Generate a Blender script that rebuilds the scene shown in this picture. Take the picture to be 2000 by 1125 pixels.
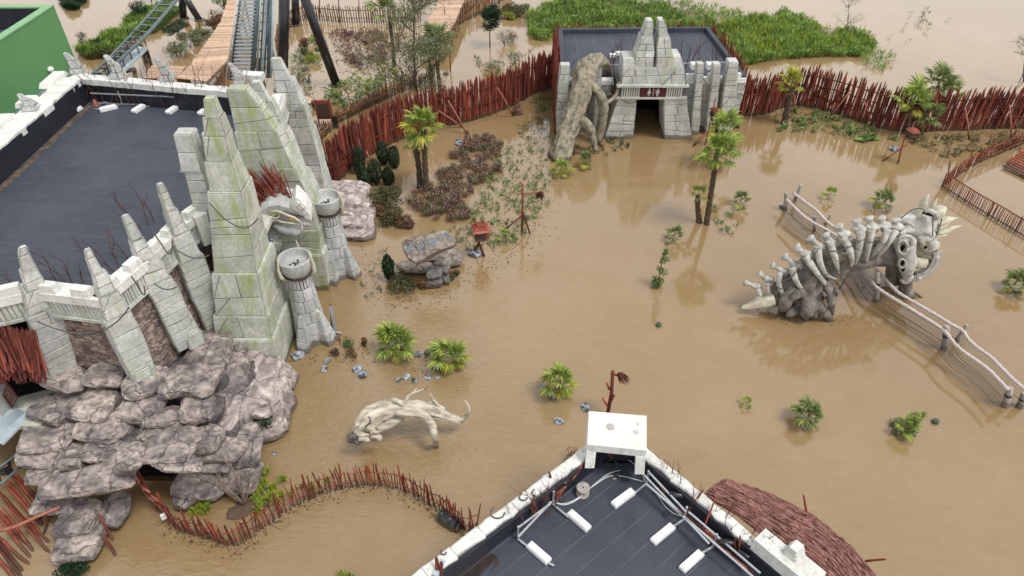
import bpy, math, random
from mathutils import Vector, Matrix, noise, Euler, Quaternion
V = Vector
R = math.radians
rnd = random.Random(7)
for o in list(bpy.data.objects):
    bpy.data.objects.remove(o)
SC = bpy.context.scene
COL = SC.collection

# ------------------------------------------------------------------ camera
PITCH, FPX, CAMH = R(39.5), 1375.0, 20.0
cd = bpy.data.cameras.new('camera')
cd.sensor_width = 36.0
cd.lens = 36.0 * FPX / 2000.0
cd.clip_start = 0.1
cd.clip_end = 2000
cam = bpy.data.objects.new('camera', cd)
cam.location = (0, 0, CAMH)
cam.rotation_euler = (math.pi / 2 - PITCH, 0, 0)
COL.objects.link(cam)
SC.camera = cam

# ------------------------------------------------------------------ world, sun, exposure
SUN_EL, SUN_AZ = R(64), R(120)      # azimuth: from behind the camera, on the right
w = bpy.data.worlds.new('World')
SC.world = w
w.use_nodes = True
nt = w.node_tree
nt.nodes.clear()
wo = nt.nodes.new('ShaderNodeOutputWorld')
bg = nt.nodes.new('ShaderNodeBackground')
sky = nt.nodes.new('ShaderNodeTexSky')
sky.sky_type = 'NISHITA'
sky.sun_disc = False
sky.sun_elevation = SUN_EL
sky.sun_rotation = SUN_AZ
sky.dust_density = 4.0
hs = nt.nodes.new('ShaderNodeHueSaturation')
hs.inputs['Saturation'].default_value = 0.22
mx = nt.nodes.new('ShaderNodeMix')
mx.data_type = 'RGBA'
mx.inputs[0].default_value = 0.72
tc = nt.nodes.new('ShaderNodeTexCoord')
cn = nt.nodes.new('ShaderNodeTexNoise')
cn.inputs['Scale'].default_value = 2.2
cn.inputs['Detail'].default_value = 4
cr = nt.nodes.new('ShaderNodeValToRGB')
cr.color_ramp.elements[0].position = 0.3
cr.color_ramp.elements[0].color = (8.0, 8.15, 8.5, 1)
cr.color_ramp.elements[1].position = 0.7
cr.color_ramp.elements[1].color = (11.2, 11.1, 11.0, 1)
nt.links.new(tc.outputs['Generated'], cn.inputs['Vector'])
nt.links.new(cn.outputs['Fac'], cr.inputs['Fac'])
nt.links.new(sky.outputs['Color'], hs.inputs['Color'])
nt.links.new(hs.outputs['Color'], mx.inputs[6])
nt.links.new(cr.outputs['Color'], mx.inputs[7])
# an overcast deck that is brightest low down, all round the horizon
sx = nt.nodes.new('ShaderNodeSeparateXYZ')
nt.links.new(tc.outputs['Generated'], sx.inputs[0])
er = nt.nodes.new('ShaderNodeValToRGB')
er.color_ramp.elements[0].position = 0.0
er.color_ramp.elements[0].color = (1.75, 1.73, 1.74, 1)
er.color_ramp.elements[1].position = 1.0
er.color_ramp.elements[1].color = (0.72, 0.73, 0.75, 1)
for p_, c_ in ((0.38, 1.5), (0.62, 1.05), (0.8, 0.88)):
    e_ = er.color_ramp.elements.new(p_)
    e_.color = (c_, c_, c_ * 1.01, 1)
nt.links.new(sx.outputs['Z'], er.inputs['Fac'])
mm = nt.nodes.new('ShaderNodeMix')
mm.data_type = 'RGBA'
mm.blend_type = 'MULTIPLY'
mm.inputs[0].default_value = 1.0
nt.links.new(mx.outputs[2], mm.inputs[6])
nt.links.new(er.outputs['Color'], mm.inputs[7])
nt.links.new(mm.outputs[2], bg.inputs['Color'])
bg.inputs['Strength'].default_value = 0.098
nt.links.new(bg.outputs['Background'], wo.inputs['Surface'])

sl = bpy.data.lights.new('sun', 'SUN')
sl.energy = 2.4
sl.angle = R(17)
sl.color = (1.0, 0.97, 0.93)
sun = bpy.data.objects.new('sun', sl)
d = V((math.sin(SUN_AZ) * math.cos(SUN_EL), math.cos(SUN_AZ) * math.cos(SUN_EL), math.sin(SUN_EL)))
sun.rotation_euler = d.to_track_quat('Z', 'Y').to_euler()
sun.location = (0, 0, 60)
COL.objects.link(sun)
SC.view_settings.view_transform = 'Standard'
SC.view_settings.look = 'None'
SC.view_settings.exposure = 0.14
SC.view_settings.gamma = 1.0
SC.view_settings.use_curve_mapping = False
SC.render.engine = 'CYCLES'
SC.cycles.max_bounces = 6
SC.cycles.diffuse_bounces = 3
SC.cycles.glossy_bounces = 3
SC.cycles.transparent_max_bounces = 6

# ------------------------------------------------------------------ placing helpers
CT, ST = math.cos(PITCH), math.sin(PITCH)
def ray(u, v):
    dx = (u - 1000) / FPX
    dy = -(v - 562.5) / FPX
    return V((dx, CT + dy * ST, -ST + dy * CT))
def P(u, v, z=0.0):
    """the place at height z seen at (u, v) of the photograph"""
    d = ray(u, v)
    return V((0, 0, CAMH)) + d * ((z - CAMH) / d.z)
def PY(u, v, y):
    """the place at distance y seen at (u, v)"""
    d = ray(u, v)
    return V((0, 0, CAMH)) + d * (y / d.y)
def Q(zx, zy, ox, oy, s, z=0.0):
    return P(ox + zx / s, oy + zy / s, z)
def mpp(p):
    """metres per photo pixel at p"""
    return (p.y * CT + (CAMH - p.z) * ST) / FPX
def lerp(a, b, t):
    return a + (b - a) * t

# ------------------------------------------------------------------ mesh builder
class MB:
    def __init__(s):
        s.v = []
        s.f = []
    def add(s, vs, fs):
        n = len(s.v)
        s.v.extend((v[0], v[1], v[2]) for v in vs)
        s.f.extend(tuple(i + n for i in f) for f in fs)
        return s
    def box(s, c, size, rot=None, taper=1.0):
        hx, hy, hz = size[0] / 2, size[1] / 2, size[2] / 2
        vs = []
        for z, k in ((-hz, 1.0), (hz, taper)):
            for x, y in ((-hx, -hy), (hx, -hy), (hx, hy), (-hx, hy)):
                p = V((x * k, y * k, z))
                if rot is not None:
                    p = rot @ p
                vs.append(p + V(c))
        return s.add(vs, [(3, 2, 1, 0), (4, 5, 6, 7), (0, 1, 5, 4), (1, 2, 6, 5), (2, 3, 7, 6), (3, 0, 4, 7)])
    def beam(s, a, b, wd, ht, up=V((0, 0, 1))):
        a, b = V(a), V(b)
        d = (b - a)
        L = d.length
        if L < 1e-6:
            return s
        d.normalize()
        x = d.cross(up)
        if x.length < 1e-4:
            x = V((1, 0, 0))
        x.normalize()
        u = x.cross(d)
        m = Matrix((x, d, u)).transposed()
        return s.box((a + b) / 2, (wd, L, ht), m)
    def tube(s, pts, rads, n=6, cap=True, wob=0.0, rid=0.0, ws=1.0, tw=0.0, flat=1.0):
        pts = [V(p) for p in pts]
        if not hasattr(rads, '__len__'):
            rads = [rads] * len(pts)
        t0 = (pts[1] - pts[0]).normalized()
        ref = V((0, 0, 1)) if abs(t0.z) < 0.9 else V((1, 0, 0))
        x = t0.cross(ref).normalized()
        vs = []
        for i, p in enumerate(pts):
            if i == 0:
                t = pts[1] - pts[0]
            elif i == len(pts) - 1:
                t = pts[-1] - pts[-2]
            else:
                t = pts[i + 1] - pts[i - 1]
            t = t.normalized() if t.length > 1e-9 else t0
            x = x - t * x.dot(t)
            x = x.normalized() if x.length > 1e-6 else t.orthogonal().normalized()
            y = t.cross(x)
            for k in range(n):
                a = 2 * math.pi * k / n + tw * i
                d = x * math.cos(a) + y * math.sin(a) * flat
                r = rads[i]
                if wob:
                    r *= 1 + wob * noise.noise((p + d * rads[i] * 1.5) * ws)
                if rid:
                    q_ = V((math.cos(a) * 2.4, math.sin(a) * 2.4, i * 0.07 + pts[0].x))
                    r *= 1 + rid * (noise.noise(q_) + .5 * noise.noise(q_ * 2.3))
                vs.append(p + d * r)
        fs = []
        for i in range(len(pts) - 1):
            for k in range(n):
                a = i * n + k
                b = i * n + (k + 1) % n
                fs.append((a, b, b + n, a + n))
        if cap:
            fs.append(tuple(range(n - 1, -1, -1)))
            m = (len(pts) - 1) * n
            fs.append(tuple(range(m, m + n)))
        return s.add(vs, fs)
    def lathe(s, c, prof, n=24, rot=None):
        vs, fs = [], []
        for r, z in prof:
            for k in range(n):
                a = 2 * math.pi * k / n
                p = V((r * math.cos(a), r * math.sin(a), z))
                if rot is not None:
                    p = rot @ p
                vs.append(p + V(c))
        for i in range(len(prof) - 1):
            for k in range(n):
                a = i * n + k
                b = i * n + (k + 1) % n
                fs.append((a, b, b + n, a + n))
        return s.add(vs, fs)
    def ell(s, c, r, rot=None, nu=12, nv=8, wob=0.0, ws=2.0):
        vs, fs = [], []
        for j in range(nv + 1):
            th = math.pi * j / nv
            for k in range(nu):
                a = 2 * math.pi * k / nu
                p = V((math.sin(th) * math.cos(a), math.sin(th) * math.sin(a), -math.cos(th)))
                if wob:
                    p = p * (1 + wob * noise.noise(p * ws + V(c)))
                p = V((p.x * r[0], p.y * r[1], p.z * r[2]))
                if rot is not None:
                    p = rot @ p
                vs.append(p + V(c))
        for j in range(nv):
            for k in range(nu):
                a = j * nu + k
                b = j * nu + (k + 1) % nu
                fs.append((a, b, b + nu, a + nu))
        return s.add(vs, fs)
    def prism(s, poly, z0, z1):
        n = len(poly)
        vs = [(p[0], p[1], z0) for p in poly] + [(p[0], p[1], z1) for p in poly]
        fs = [tuple(range(n - 1, -1, -1)), tuple(range(n, 2 * n))]
        for i in range(n):
            j = (i + 1) % n
            fs.append((i, j, j + n, i + n))
        return s.add(vs, fs)
    def slab(s, poly, nrm, proud=0.02, depth=0.06, gap=0.015, ch=0.02):
        """one stone with bevelled face edges on a convex polygon (CCW seen from outside)"""
        nrm = nrm.normalized()
        n = len(poly)
        def inset(d):
            out = []
            for i in range(n):
                p = poly[i]
                e1 = (p - poly[i - 1]).normalized()
                e2 = (poly[(i + 1) % n] - p).normalized()
                n1, n2 = nrm.cross(e1), nrm.cross(e2)
                k = 1 + n1.dot(n2)
                out.append(p + (n1 + n2) * (d / max(k, 0.35)))
            return out
        a, b = inset(gap), inset(gap + ch)
        vs = [p - nrm * depth for p in a] + [p + nrm * (proud - ch * 0.8) for p in a] + [p + nrm * proud for p in b]
        fs = []
        for r in range(2):
            for i in range(n):
                j = (i + 1) % n
                fs.append((r * n + i, r * n + j, (r + 1) * n + j, (r + 1) * n + i))
        fs.append(tuple(range(2 * n, 3 * n)))
        return s.add(vs, fs)
    def mesh(s, name, m=None, org=None, smooth=False, auto=None):
        me = bpy.data.meshes.new(name)
        vs = s.v if org is None else [(a - org[0], b - org[1], c - org[2]) for a, b, c in s.v]
        me.from_pydata(vs, [], s.f)
        if m is not None:
            me.materials.append(m)
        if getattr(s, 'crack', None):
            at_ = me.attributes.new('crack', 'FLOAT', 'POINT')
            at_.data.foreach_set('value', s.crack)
        if smooth:
            me.polygons.foreach_set('use_smooth', [True] * len(me.polygons))
            if auto:
                me.set_sharp_from_angle(angle=R(auto))
        return me

ORG = {}
def link(o, parent=None):
    COL.objects.link(o)
    if parent is not None:
        o.parent = parent
        ORG[o.name] = ORG[parent.name]
    return o
def thing(name, label, cat, loc=(0, 0, 0), group=None):
    o = bpy.data.objects.new(name, None)
    o.empty_display_size = 0.2
    o.location = loc
    o['label'] = label
    o['category'] = cat
    if group:
        o['group'] = group
    COL.objects.link(o)
    ORG[o.name] = V(loc)
    return o
def part(mb, name, m, parent, smooth=False, auto=None, label=None, kind=None):
    org = ORG[parent.name]
    o = bpy.data.objects.new(name, mb.mesh(name, m, org, smooth, auto))
    link(o, parent)
    if label:
        o['label'] = label
    if kind:
        o['kind'] = kind
    return o
def solo(mb, name, m, label, cat, group=None, smooth=False, auto=None, org=None):
    xs = mb.v
    if org is None:
        org = V((sum(p[0] for p in xs) / len(xs), sum(p[1] for p in xs) / len(xs), min(p[2] for p in xs)))
    o = bpy.data.objects.new(name, mb.mesh(name, m, org, smooth, auto))
    o.location = org
    o['label'] = label
    o['category'] = cat
    if group:
        o['group'] = group
    COL.objects.link(o)
    return o
def setting(mb, name, m, kind='structure', smooth=False):
    o = bpy.data.objects.new(name, mb.mesh(name, m, None, smooth))
    o['kind'] = kind
    COL.objects.link(o)
    return o
def inst(me, name, parent, mat4, label=None):
    """a part that shares its mesh; mat4 is its place in the world"""
    o = bpy.data.objects.new(name, me)
    link(o, parent)
    o.matrix_local = Matrix.Translation(-ORG[parent.name]) @ mat4
    if label:
        o['label'] = label
    return o
def copy_tree(src, parent=None):
    c = src.copy()
    COL.objects.link(c)
    if parent is not None:
        c.parent = parent
    for ch in src.children:
        copy_tree(ch, c)
    return c
def dup(src, loc, rz, sc, label):
    c = copy_tree(src)
    c.location = loc
    c.rotation_euler = (0, 0, rz)
    c.scale = (sc, sc, sc)
    c['label'] = label
    return c
def aim(a, b, r=1.0, twist=0.0):
    """matrix that takes a unit +Z bar of radius 1 to run from a to b with radius r"""
    d = b - a
    q = d.to_track_quat('Z', 'Y')
    return Matrix.Translation(a) @ q.to_matrix().to_4x4() @ Matrix.Rotation(twist, 4, 'Z') @ Matrix.Diagonal((r, r, d.length, 1))

# ------------------------------------------------------------------ materials
def new_mat(name, rough=0.8, spec=0.3):
    m = bpy.data.materials.new(name)
    m.use_nodes = True
    t = m.node_tree
    b = t.nodes['Principled BSDF']
    b.inputs['Roughness'].default_value = rough
    b.inputs['Specular IOR Level'].default_value = spec
    return m, t, b
def nd(t, kind, **kw):
    n = t.nodes.new(kind)
    for k, v in kw.items():
        if k.startswith('i_'):
            n.inputs[k[2:]].default_value = v
        else:
            setattr(n, k, v)
    return n
def ramp(t, src, stops):
    r = nd(t, 'ShaderNodeValToRGB')
    e = r.color_ramp.elements
    while len(e) < len(stops):
        e.new(0.5)
    for k, (p, c) in enumerate(stops):
        e[k].position = p
        e[k].color = (c[0], c[1], c[2], 1) if hasattr(c, '__len__') else (c, c, c, 1)
    t.links.new(src, r.inputs[0])
    return r.outputs[0]
def mixc(t, fac, a, b, mode='MIX'):
    n = nd(t, 'ShaderNodeMix', data_type='RGBA', blend_type=mode)
    for k, s in ((0, fac), (6, a), (7, b)):
        if isinstance(s, bpy.types.NodeSocket):
            t.links.new(s, n.inputs[k])
        elif k == 0:
            n.inputs[0].default_value = s
        else:
            n.inputs[k].default_value = (s[0], s[1], s[2], 1)
    return n.outputs[2]
def coords(t, scale=(1, 1, 1), per_object=False, rot=(0, 0, 0), world=False):
    if world:
        src = nd(t, 'ShaderNodeNewGeometry').outputs['Position']
    else:
        src = nd(t, 'ShaderNodeTexCoord').outputs['Object']
    mp = nd(t, 'ShaderNodeMapping')
    mp.inputs['Scale'].default_value = scale
    mp.inputs['Rotation'].default_value = rot
    t.links.new(src, mp.inputs['Vector'])
    if per_object:
        oi = nd(t, 'ShaderNodeObjectInfo')
        mu = nd(t, 'ShaderNodeMath', operation='MULTIPLY')
        mu.inputs[1].default_value = 37.0
        t.links.new(oi.outputs['Random'], mu.inputs[0])
        t.links.new(mu.outputs[0], mp.inputs['Location'])
    return mp.outputs[0]
def noi(t, vec, scale, detail=4, rough=0.55, dist=0.0):
    n = nd(t, 'ShaderNodeTexNoise', i_Scale=scale, i_Detail=detail, i_Roughness=rough, i_Distortion=dist)
    t.links.new(vec, n.inputs['Vector'])
    return n.outputs['Fac']
def bump(t, b, h, strength=0.4, dist=0.02, prev=None):
    n = nd(t, 'ShaderNodeBump', i_Strength=strength, i_Distance=dist)
    t.links.new(h, n.inputs['Height'])
    if prev is not None:
        t.links.new(prev, n.inputs['Normal'])
    t.links.new(n.outputs[0], b.inputs['Normal'])
    return n.outputs[0]
def simple(name, c1, c2=None, scale=6, rough=0.7, spec=0.3, bs=0.3, bd=0.01, stretch=(1, 1, 1), rand=0.0, metal=0.0, island=0.0, detail=5, lo=0.3, hi=0.7, world=False):
    m, t, b = new_mat(name, rough, spec)
    b.inputs['Metallic'].default_value = metal
    vec = coords(t, stretch, world=world)
    f = noi(t, vec, scale, detail)
    c2 = c2 or tuple(x * 0.75 for x in c1)
    col = ramp(t, f, [(lo, c2), (hi, c1)])
    if rand or island:
        src = nd(t, 'ShaderNodeObjectInfo').outputs['Random'] if rand else nd(t, 'ShaderNodeNewGeometry').outputs['Random Per Island']
        k = rand or island
        g = ramp(t, src, [(0, 1 - k), (1, 1 + k)])
        col = mixc(t, 1.0, col, g, 'MULTIPLY')
    if world and scale < 15 and not metal and name != 'grey_slag_stone':
        col = flood_line(t, col)
    t.links.new(col, b.inputs['Base Color'])
    if bs:
        bump(t, b, f, bs, bd)
    return m

def flood_line(t, col):
    """mud and wet left by the flood on everything near the water's surface"""
    g = nd(t, 'ShaderNodeNewGeometry').outputs['Position']
    sp = nd(t, 'ShaderNodeSeparateXYZ')
    t.links.new(g, sp.inputs[0])
    n = noi(t, g, 2.5, 4, 0.6)
    ma = nd(t, 'ShaderNodeMath', operation='MULTIPLY_ADD')
    t.links.new(n, ma.inputs[0])
    ma.inputs[1].default_value = -0.42
    t.links.new(sp.outputs['Z'], ma.inputs[2])
    f = ramp(t, ma.outputs[0], [(0.0, 0.72), (0.09, 0.0)])
    return mixc(t, f, col, (0.085, 0.06, 0.035))
def stone_mat(name, pale, mid, algae=(0.36, 0.38, 0.20), amt=0.5, rand=0.08):
    m, t, b = new_mat(name, 0.85, 0.2)
    vec = coords(t, world=True)
    n1 = noi(t, vec, 1.3, 6, 0.6)
    n2 = noi(t, vec, 9, 6, 0.65)
    col = ramp(t, n1, [(0.3, mid), (0.62, pale)])
    col = mixc(t, ramp(t, n2, [(0.35, 0.55), (0.6, 0.0)]), col, tuple(x * 0.72 for x in mid))
    vs = coords(t, (1.6, 1.6, 0.22), world=True)
    st = noi(t, vs, 1.6, 5, 0.6, 0.4)
    col = mixc(t, ramp(t, st, [(0.50, 0.0), (0.68, amt)]), col, algae)
    vs2 = coords(t, (5, 5, 0.5), world=True)
    st2 = noi(t, vs2, 1.5, 4, 0.6)
    col = mixc(t, ramp(t, st2, [(0.56, 0.0), (0.75, 0.45)]), col, (0.23, 0.235, 0.21))
    g = ramp(t, nd(t, 'ShaderNodeObjectInfo').outputs['Random'], [(0, 1 - rand), (1, 1 + rand)])
    col = mixc(t, 1.0, col, g, 'MULTIPLY')
    col = flood_line(t, col)
    t.links.new(col, b.inputs['Base Color'])
    n3 = noi(t, vec, 22, 5, 0.7)
    bump(t, b, n3, 0.5, 0.012, bump(t, b, n1, 0.5, 0.05))
    return m
M = {}
M['stone'] = stone_mat('weathered_pale_stone', (0.585, 0.59, 0.56), (0.36, 0.37, 0.345))
M['stone_green'] = stone_mat('algae_streaked_stone', (0.555, 0.565, 0.50), (0.34, 0.355, 0.29), (0.29, 0.34, 0.11), 0.85)
M['stone_grey'] = stone_mat('grey_carved_stone', (0.54, 0.54, 0.525), (0.34, 0.35, 0.34), (0.3, 0.31, 0.22), 0.3)
M['stone_white'] = stone_mat('pale_coping_stone', (0.74, 0.74, 0.71), (0.58, 0.58, 0.54), (0.5, 0.5, 0.36), 0.25, 0.05)
M['mortar'] = simple('dark_joint_mortar', (0.15, 0.15, 0.13), (0.09, 0.09, 0.08), 5)
M['ledge'] = stone_mat('ledge_stone', (0.58, 0.58, 0.51), (0.42, 0.42, 0.36), (0.30, 0.33, 0.17), 0.6)

def rock_mat(name, a, b_, c, dark=(0.07, 0.065, 0.07)):
    m, t, b = new_mat(name, 0.8, 0.25)
    vec = coords(t, world=True)
    n1 = noi(t, vec, 0.9, 6, 0.6, 0.3)
    n2 = noi(t, vec, 3.2, 7, 0.65, 0.5)
    col = ramp(t, n1, [(0.3, b_), (0.5, a), (0.68, c)])
    col = mixc(t, ramp(t, n2, [(0.38, 0.75), (0.56, 0.0)]), col, tuple(x * 0.5 for x in b_))
    col = mixc(t, ramp(t, n2, [(0.56, 0.0), (0.72, 0.6)]), col, tuple(min(0.75, x * 1.35) for x in c))
    gm = noi(t, vec, 1.7, 3, 0.5)
    col = mixc(t, ramp(t, gm, [(0.58, 0.0), (0.74, 0.4)]), col, (0.22, 0.23, 0.13))
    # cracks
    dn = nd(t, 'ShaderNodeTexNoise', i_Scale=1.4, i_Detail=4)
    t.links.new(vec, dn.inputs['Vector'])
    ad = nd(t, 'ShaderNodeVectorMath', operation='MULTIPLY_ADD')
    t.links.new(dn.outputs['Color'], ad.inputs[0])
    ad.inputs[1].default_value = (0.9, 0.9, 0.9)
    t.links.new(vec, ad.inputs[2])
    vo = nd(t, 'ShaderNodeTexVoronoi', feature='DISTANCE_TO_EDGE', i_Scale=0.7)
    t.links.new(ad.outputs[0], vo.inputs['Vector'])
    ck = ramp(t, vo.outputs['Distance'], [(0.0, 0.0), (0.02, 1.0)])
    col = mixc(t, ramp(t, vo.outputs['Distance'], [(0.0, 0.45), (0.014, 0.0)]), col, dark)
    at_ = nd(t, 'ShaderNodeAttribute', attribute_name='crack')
    col = mixc(t, at_.outputs['Fac'], col, dark)  # grooves carry dark crack paint plus crevice shade put into the colour
    col = flood_line(t, col)
    t.links.new(col, b.inputs['Base Color'])
    n3 = noi(t, vec, 12, 6, 0.7)
    h = bump(t, b, n3, 0.6, 0.03)
    h = bump(t, b, n2, 0.5, 0.07, h)
    bump(t, b, ck, 0.8, 0.06, h)
    return m
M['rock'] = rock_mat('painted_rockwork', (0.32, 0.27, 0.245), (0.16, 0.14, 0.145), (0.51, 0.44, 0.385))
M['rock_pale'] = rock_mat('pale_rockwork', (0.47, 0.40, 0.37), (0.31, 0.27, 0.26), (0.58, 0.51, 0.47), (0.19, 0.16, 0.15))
M['rubble'] = simple('rubble_stone', (0.30, 0.225, 0.185), (0.155, 0.12, 0.11), 2.0, island=0.45, bs=0.4, world=True)
M['red'] = simple('red_stained_pole', (0.25, 0.062, 0.036), (0.115, 0.03, 0.02), 3, 0.82, stretch=(3, 3, 0.6), rand=0.45, bs=0.4, world=True)
M['red_dark'] = simple('dark_red_pole', (0.15, 0.035, 0.025), (0.05, 0.015, 0.012), 3, 0.85, stretch=(2, 2, 0.6), rand=0.4, world=True)
M['red_bright'] = simple('bright_red_pole', (0.33, 0.075, 0.04), (0.16, 0.035, 0.022), 4, 0.8, rand=0.35, world=True)
M['red_pale'] = simple('sun_faded_red_rail', (0.40, 0.16, 0.12), (0.24, 0.075, 0.05), 7, 0.6, world=True)
M['brown_wood'] = simple('brown_pole', (0.26, 0.14, 0.07), (0.12, 0.06, 0.03), 4, 0.8, rand=0.4, world=True)
M['dark_wood'] = simple('dark_bark', (0.09, 0.06, 0.045), (0.035, 0.025, 0.02), 12, 0.9, bs=0.8, world=True)
M['plank'] = simple('timber_plank', (0.58, 0.41, 0.29), (0.42, 0.28, 0.19), 5, 0.75, rand=0.25, stretch=(1, 1, 1), world=True)
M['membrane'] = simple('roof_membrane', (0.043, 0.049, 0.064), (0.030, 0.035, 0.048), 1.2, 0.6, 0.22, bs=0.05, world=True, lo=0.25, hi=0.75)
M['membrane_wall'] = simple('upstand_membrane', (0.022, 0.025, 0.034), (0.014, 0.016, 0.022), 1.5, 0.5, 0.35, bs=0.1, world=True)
M['seam'] = simple('seam_bead', (0.115, 0.125, 0.145), (0.06, 0.067, 0.082), 0.9, 0.5, world=True)
M['puddle_dirt'] = simple('silt', (0.16, 0.12, 0.09), (0.035, 0.03, 0.028), 3, 0.6, world=True)
M['white'] = simple('white_concrete', (0.78, 0.78, 0.78), (0.66, 0.66, 0.66), 8, 0.7, world=True)
M['galv'] = simple('galvanised_steel', (0.55, 0.58, 0.60), (0.42, 0.45, 0.47), 6, 0.4, 0.5, metal=0.6, world=True)
M['steel_black'] = simple('black_steel', (0.02, 0.021, 0.024), (0.012, 0.012, 0.014), 3, 0.35, 0.5, bs=0, world=True)
M['steel_green'] = simple('green_grey_track_steel', (0.10, 0.15, 0.15), (0.06, 0.095, 0.095), 4, 0.35, 0.5, world=True)
M['tread'] = simple('pale_steel_tread', (0.42, 0.50, 0.54), (0.32, 0.39, 0.43), 5, 0.45, 0.5, world=True)
M['plastic_black'] = simple('black_plastic', (0.012, 0.013, 0.016), (0.02, 0.021, 0.025), 4, 0.3, 0.5, bs=0, world=True)
M['cable'] = simple('grey_cable', (0.10, 0.10, 0.095), (0.06, 0.06, 0.055), 8, 0.7, world=True)
M['cable_white'] = simple('white_cable', (0.7, 0.7, 0.7), (0.55, 0.55, 0.55), 8, 0.5, world=True)
M['bone'] = simple('weathered_bone', (0.55, 0.54, 0.49), (0.27, 0.26, 0.23), 4, 0.7, bs=0.6, bd=0.03, world=True)
M['bone_cream'] = simple('cream_bone', (0.60, 0.57, 0.44), (0.36, 0.33, 0.25), 4, 0.7, bs=0.5, bd=0.03, world=True)
M['drift'] = simple('bleached_driftwood', (0.58, 0.53, 0.43), (0.27, 0.235, 0.18), 5, 0.75, bs=0.8, bd=0.04, stretch=(0.35, 1, 1), world=True, lo=0.35, hi=0.6)
M['trunk_grey'] = simple('grey_brown_trunk', (0.23, 0.205, 0.175), (0.075, 0.066, 0.06), 3.5, 0.85, bs=0.9, bd=0.06, world=True, detail=7)
M['trunk_tan'] = simple('tan_sculpted_trunk', (0.32, 0.285, 0.21), (0.115, 0.10, 0.07), 3.5, 0.85, bs=0.9, bd=0.06, world=True, detail=7, lo=0.35, hi=0.62)
M['bark'] = simple('fibrous_palm_bark', (0.12, 0.085, 0.06), (0.05, 0.035, 0.025), 14, 0.95, bs=0.9, bd=0.03)
M['slag'] = simple('grey_slag_stone', (0.36, 0.40, 0.46), (0.04, 0.045, 0.055), 5, 0.4, 0.5, bs=0.9, bd=0.05, world=True, lo=0.42, hi=0.6)
def leafm(name, c1, c2, isl=0.35, yellow=None):
    m, t, b = new_mat(name, 0.6, 0.3)
    vec = coords(t, world=True)
    f = noi(t, vec, 2.5, 3)
    col = ramp(t, f, [(0.35, c2), (0.65, c1)])
    ri = nd(t, 'ShaderNodeNewGeometry').outputs['Random Per Island']
    if yellow:
        col = mixc(t, ramp(t, ri, [(0.72, 0.0), (0.95, 0.85)]), col, yellow)
    col = mixc(t, 1.0, col, ramp(t, ri, [(0, 1 - isl), (1, 1 + isl)]), 'MULTIPLY')
    t.links.new(col, b.inputs['Base Color'])
    tr = nd(t, 'ShaderNodeBsdfTranslucent')
    t.links.new(col, tr.inputs['Color'])
    ms = nd(t, 'ShaderNodeMixShader')
    ms.inputs[0].default_value = 0.3
    t.links.new(b.outputs[0], ms.inputs[1])
    t.links.new(tr.outputs[0], ms.inputs[2])
    t.links.new(ms.outputs[0], t.nodes['Material Output'].inputs['Surface'])
    return m
M['palm'] = leafm('palm_frond', (0.25, 0.34, 0.06), (0.12, 0.20, 0.04), 0.3, (0.42, 0.40, 0.09))
M['palm_yellow'] = leafm('yellowing_palm_frond', (0.36, 0.36, 0.05), (0.17, 0.24, 0.04), 0.3, (0.50, 0.40, 0.04))
M['palm_dark'] = leafm('dark_palm_frond', (0.17, 0.23, 0.07), (0.08, 0.125, 0.04), 0.35, (0.30, 0.28, 0.12))
M['leaf_dark'] = leafm('dark_evergreen_leaf', (0.020, 0.055, 0.022), (0.010, 0.030, 0.014), 0.5)
M['leaf_olive'] = leafm('olive_leaf', (0.12, 0.13, 0.055), (0.06, 0.075, 0.03), 0.5, (0.16, 0.10, 0.05))
M['leaf_rust'] = leafm('rust_leaf', (0.22, 0.12, 0.06), (0.10, 0.055, 0.035), 0.5, (0.25, 0.17, 0.06))
M['leaf_purple'] = leafm('purple_brown_leaf', (0.20, 0.095, 0.085), (0.11, 0.055, 0.05), 0.5, (0.24, 0.16, 0.11))
M['leaf_green'] = leafm('fresh_green_leaf', (0.13, 0.21, 0.055), (0.06, 0.12, 0.03), 0.45, (0.2, 0.25, 0.08))
M['grass'] = leafm('lush_weeds', (0.22, 0.34, 0.065), (0.10, 0.19, 0.035), 0.4, (0.34, 0.40, 0.10))
M['leaf_grey'] = leafm('grey_green_leaf', (0.20, 0.23, 0.12), (0.11, 0.14, 0.07), 0.45, (0.22, 0.22, 0.1))
M['leaf_lime'] = leafm('lime_leaf', (0.30, 0.36, 0.03), (0.18, 0.25, 0.03), 0.35)
M['petal'] = simple('pale_seed_head', (0.55, 0.45, 0.36), None, 8)
M['thatch'] = simple('reddish_thatch_stick', (0.33, 0.165, 0.135), (0.11, 0.048, 0.04), 5, 0.9, island=0.7, world=True)
M['twig'] = simple('dark_red_twig', (0.13, 0.05, 0.04), (0.06, 0.025, 0.02), 8, 0.8, world=True)
M['green_paint'] = simple('green_cladding', (0.105, 0.26, 0.10), (0.095, 0.24, 0.09), 0.6, 0.6, bs=0.0, world=True)
M['green_edge'] = simple('pale_green_trim', (0.20, 0.40, 0.20), None, 3, 0.5, bs=0, world=True)
M['dark_void'] = simple('painted_interior_shade', (0.012, 0.011, 0.010), (0.006, 0.006, 0.006), 2, 0.95, 0.0, bs=0, world=True)  # near-black colour puts the shade of deep openings into the surface
M['sign_red'] = simple('maroon_sign', (0.085, 0.014, 0.016), (0.06, 0.010, 0.012), 5, 0.6, bs=0, world=True)
M['mulch'] = simple('dark_mulch', (0.09, 0.065, 0.05), (0.04, 0.03, 0.025), 8, 0.9, bs=0.8, world=True)

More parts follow.
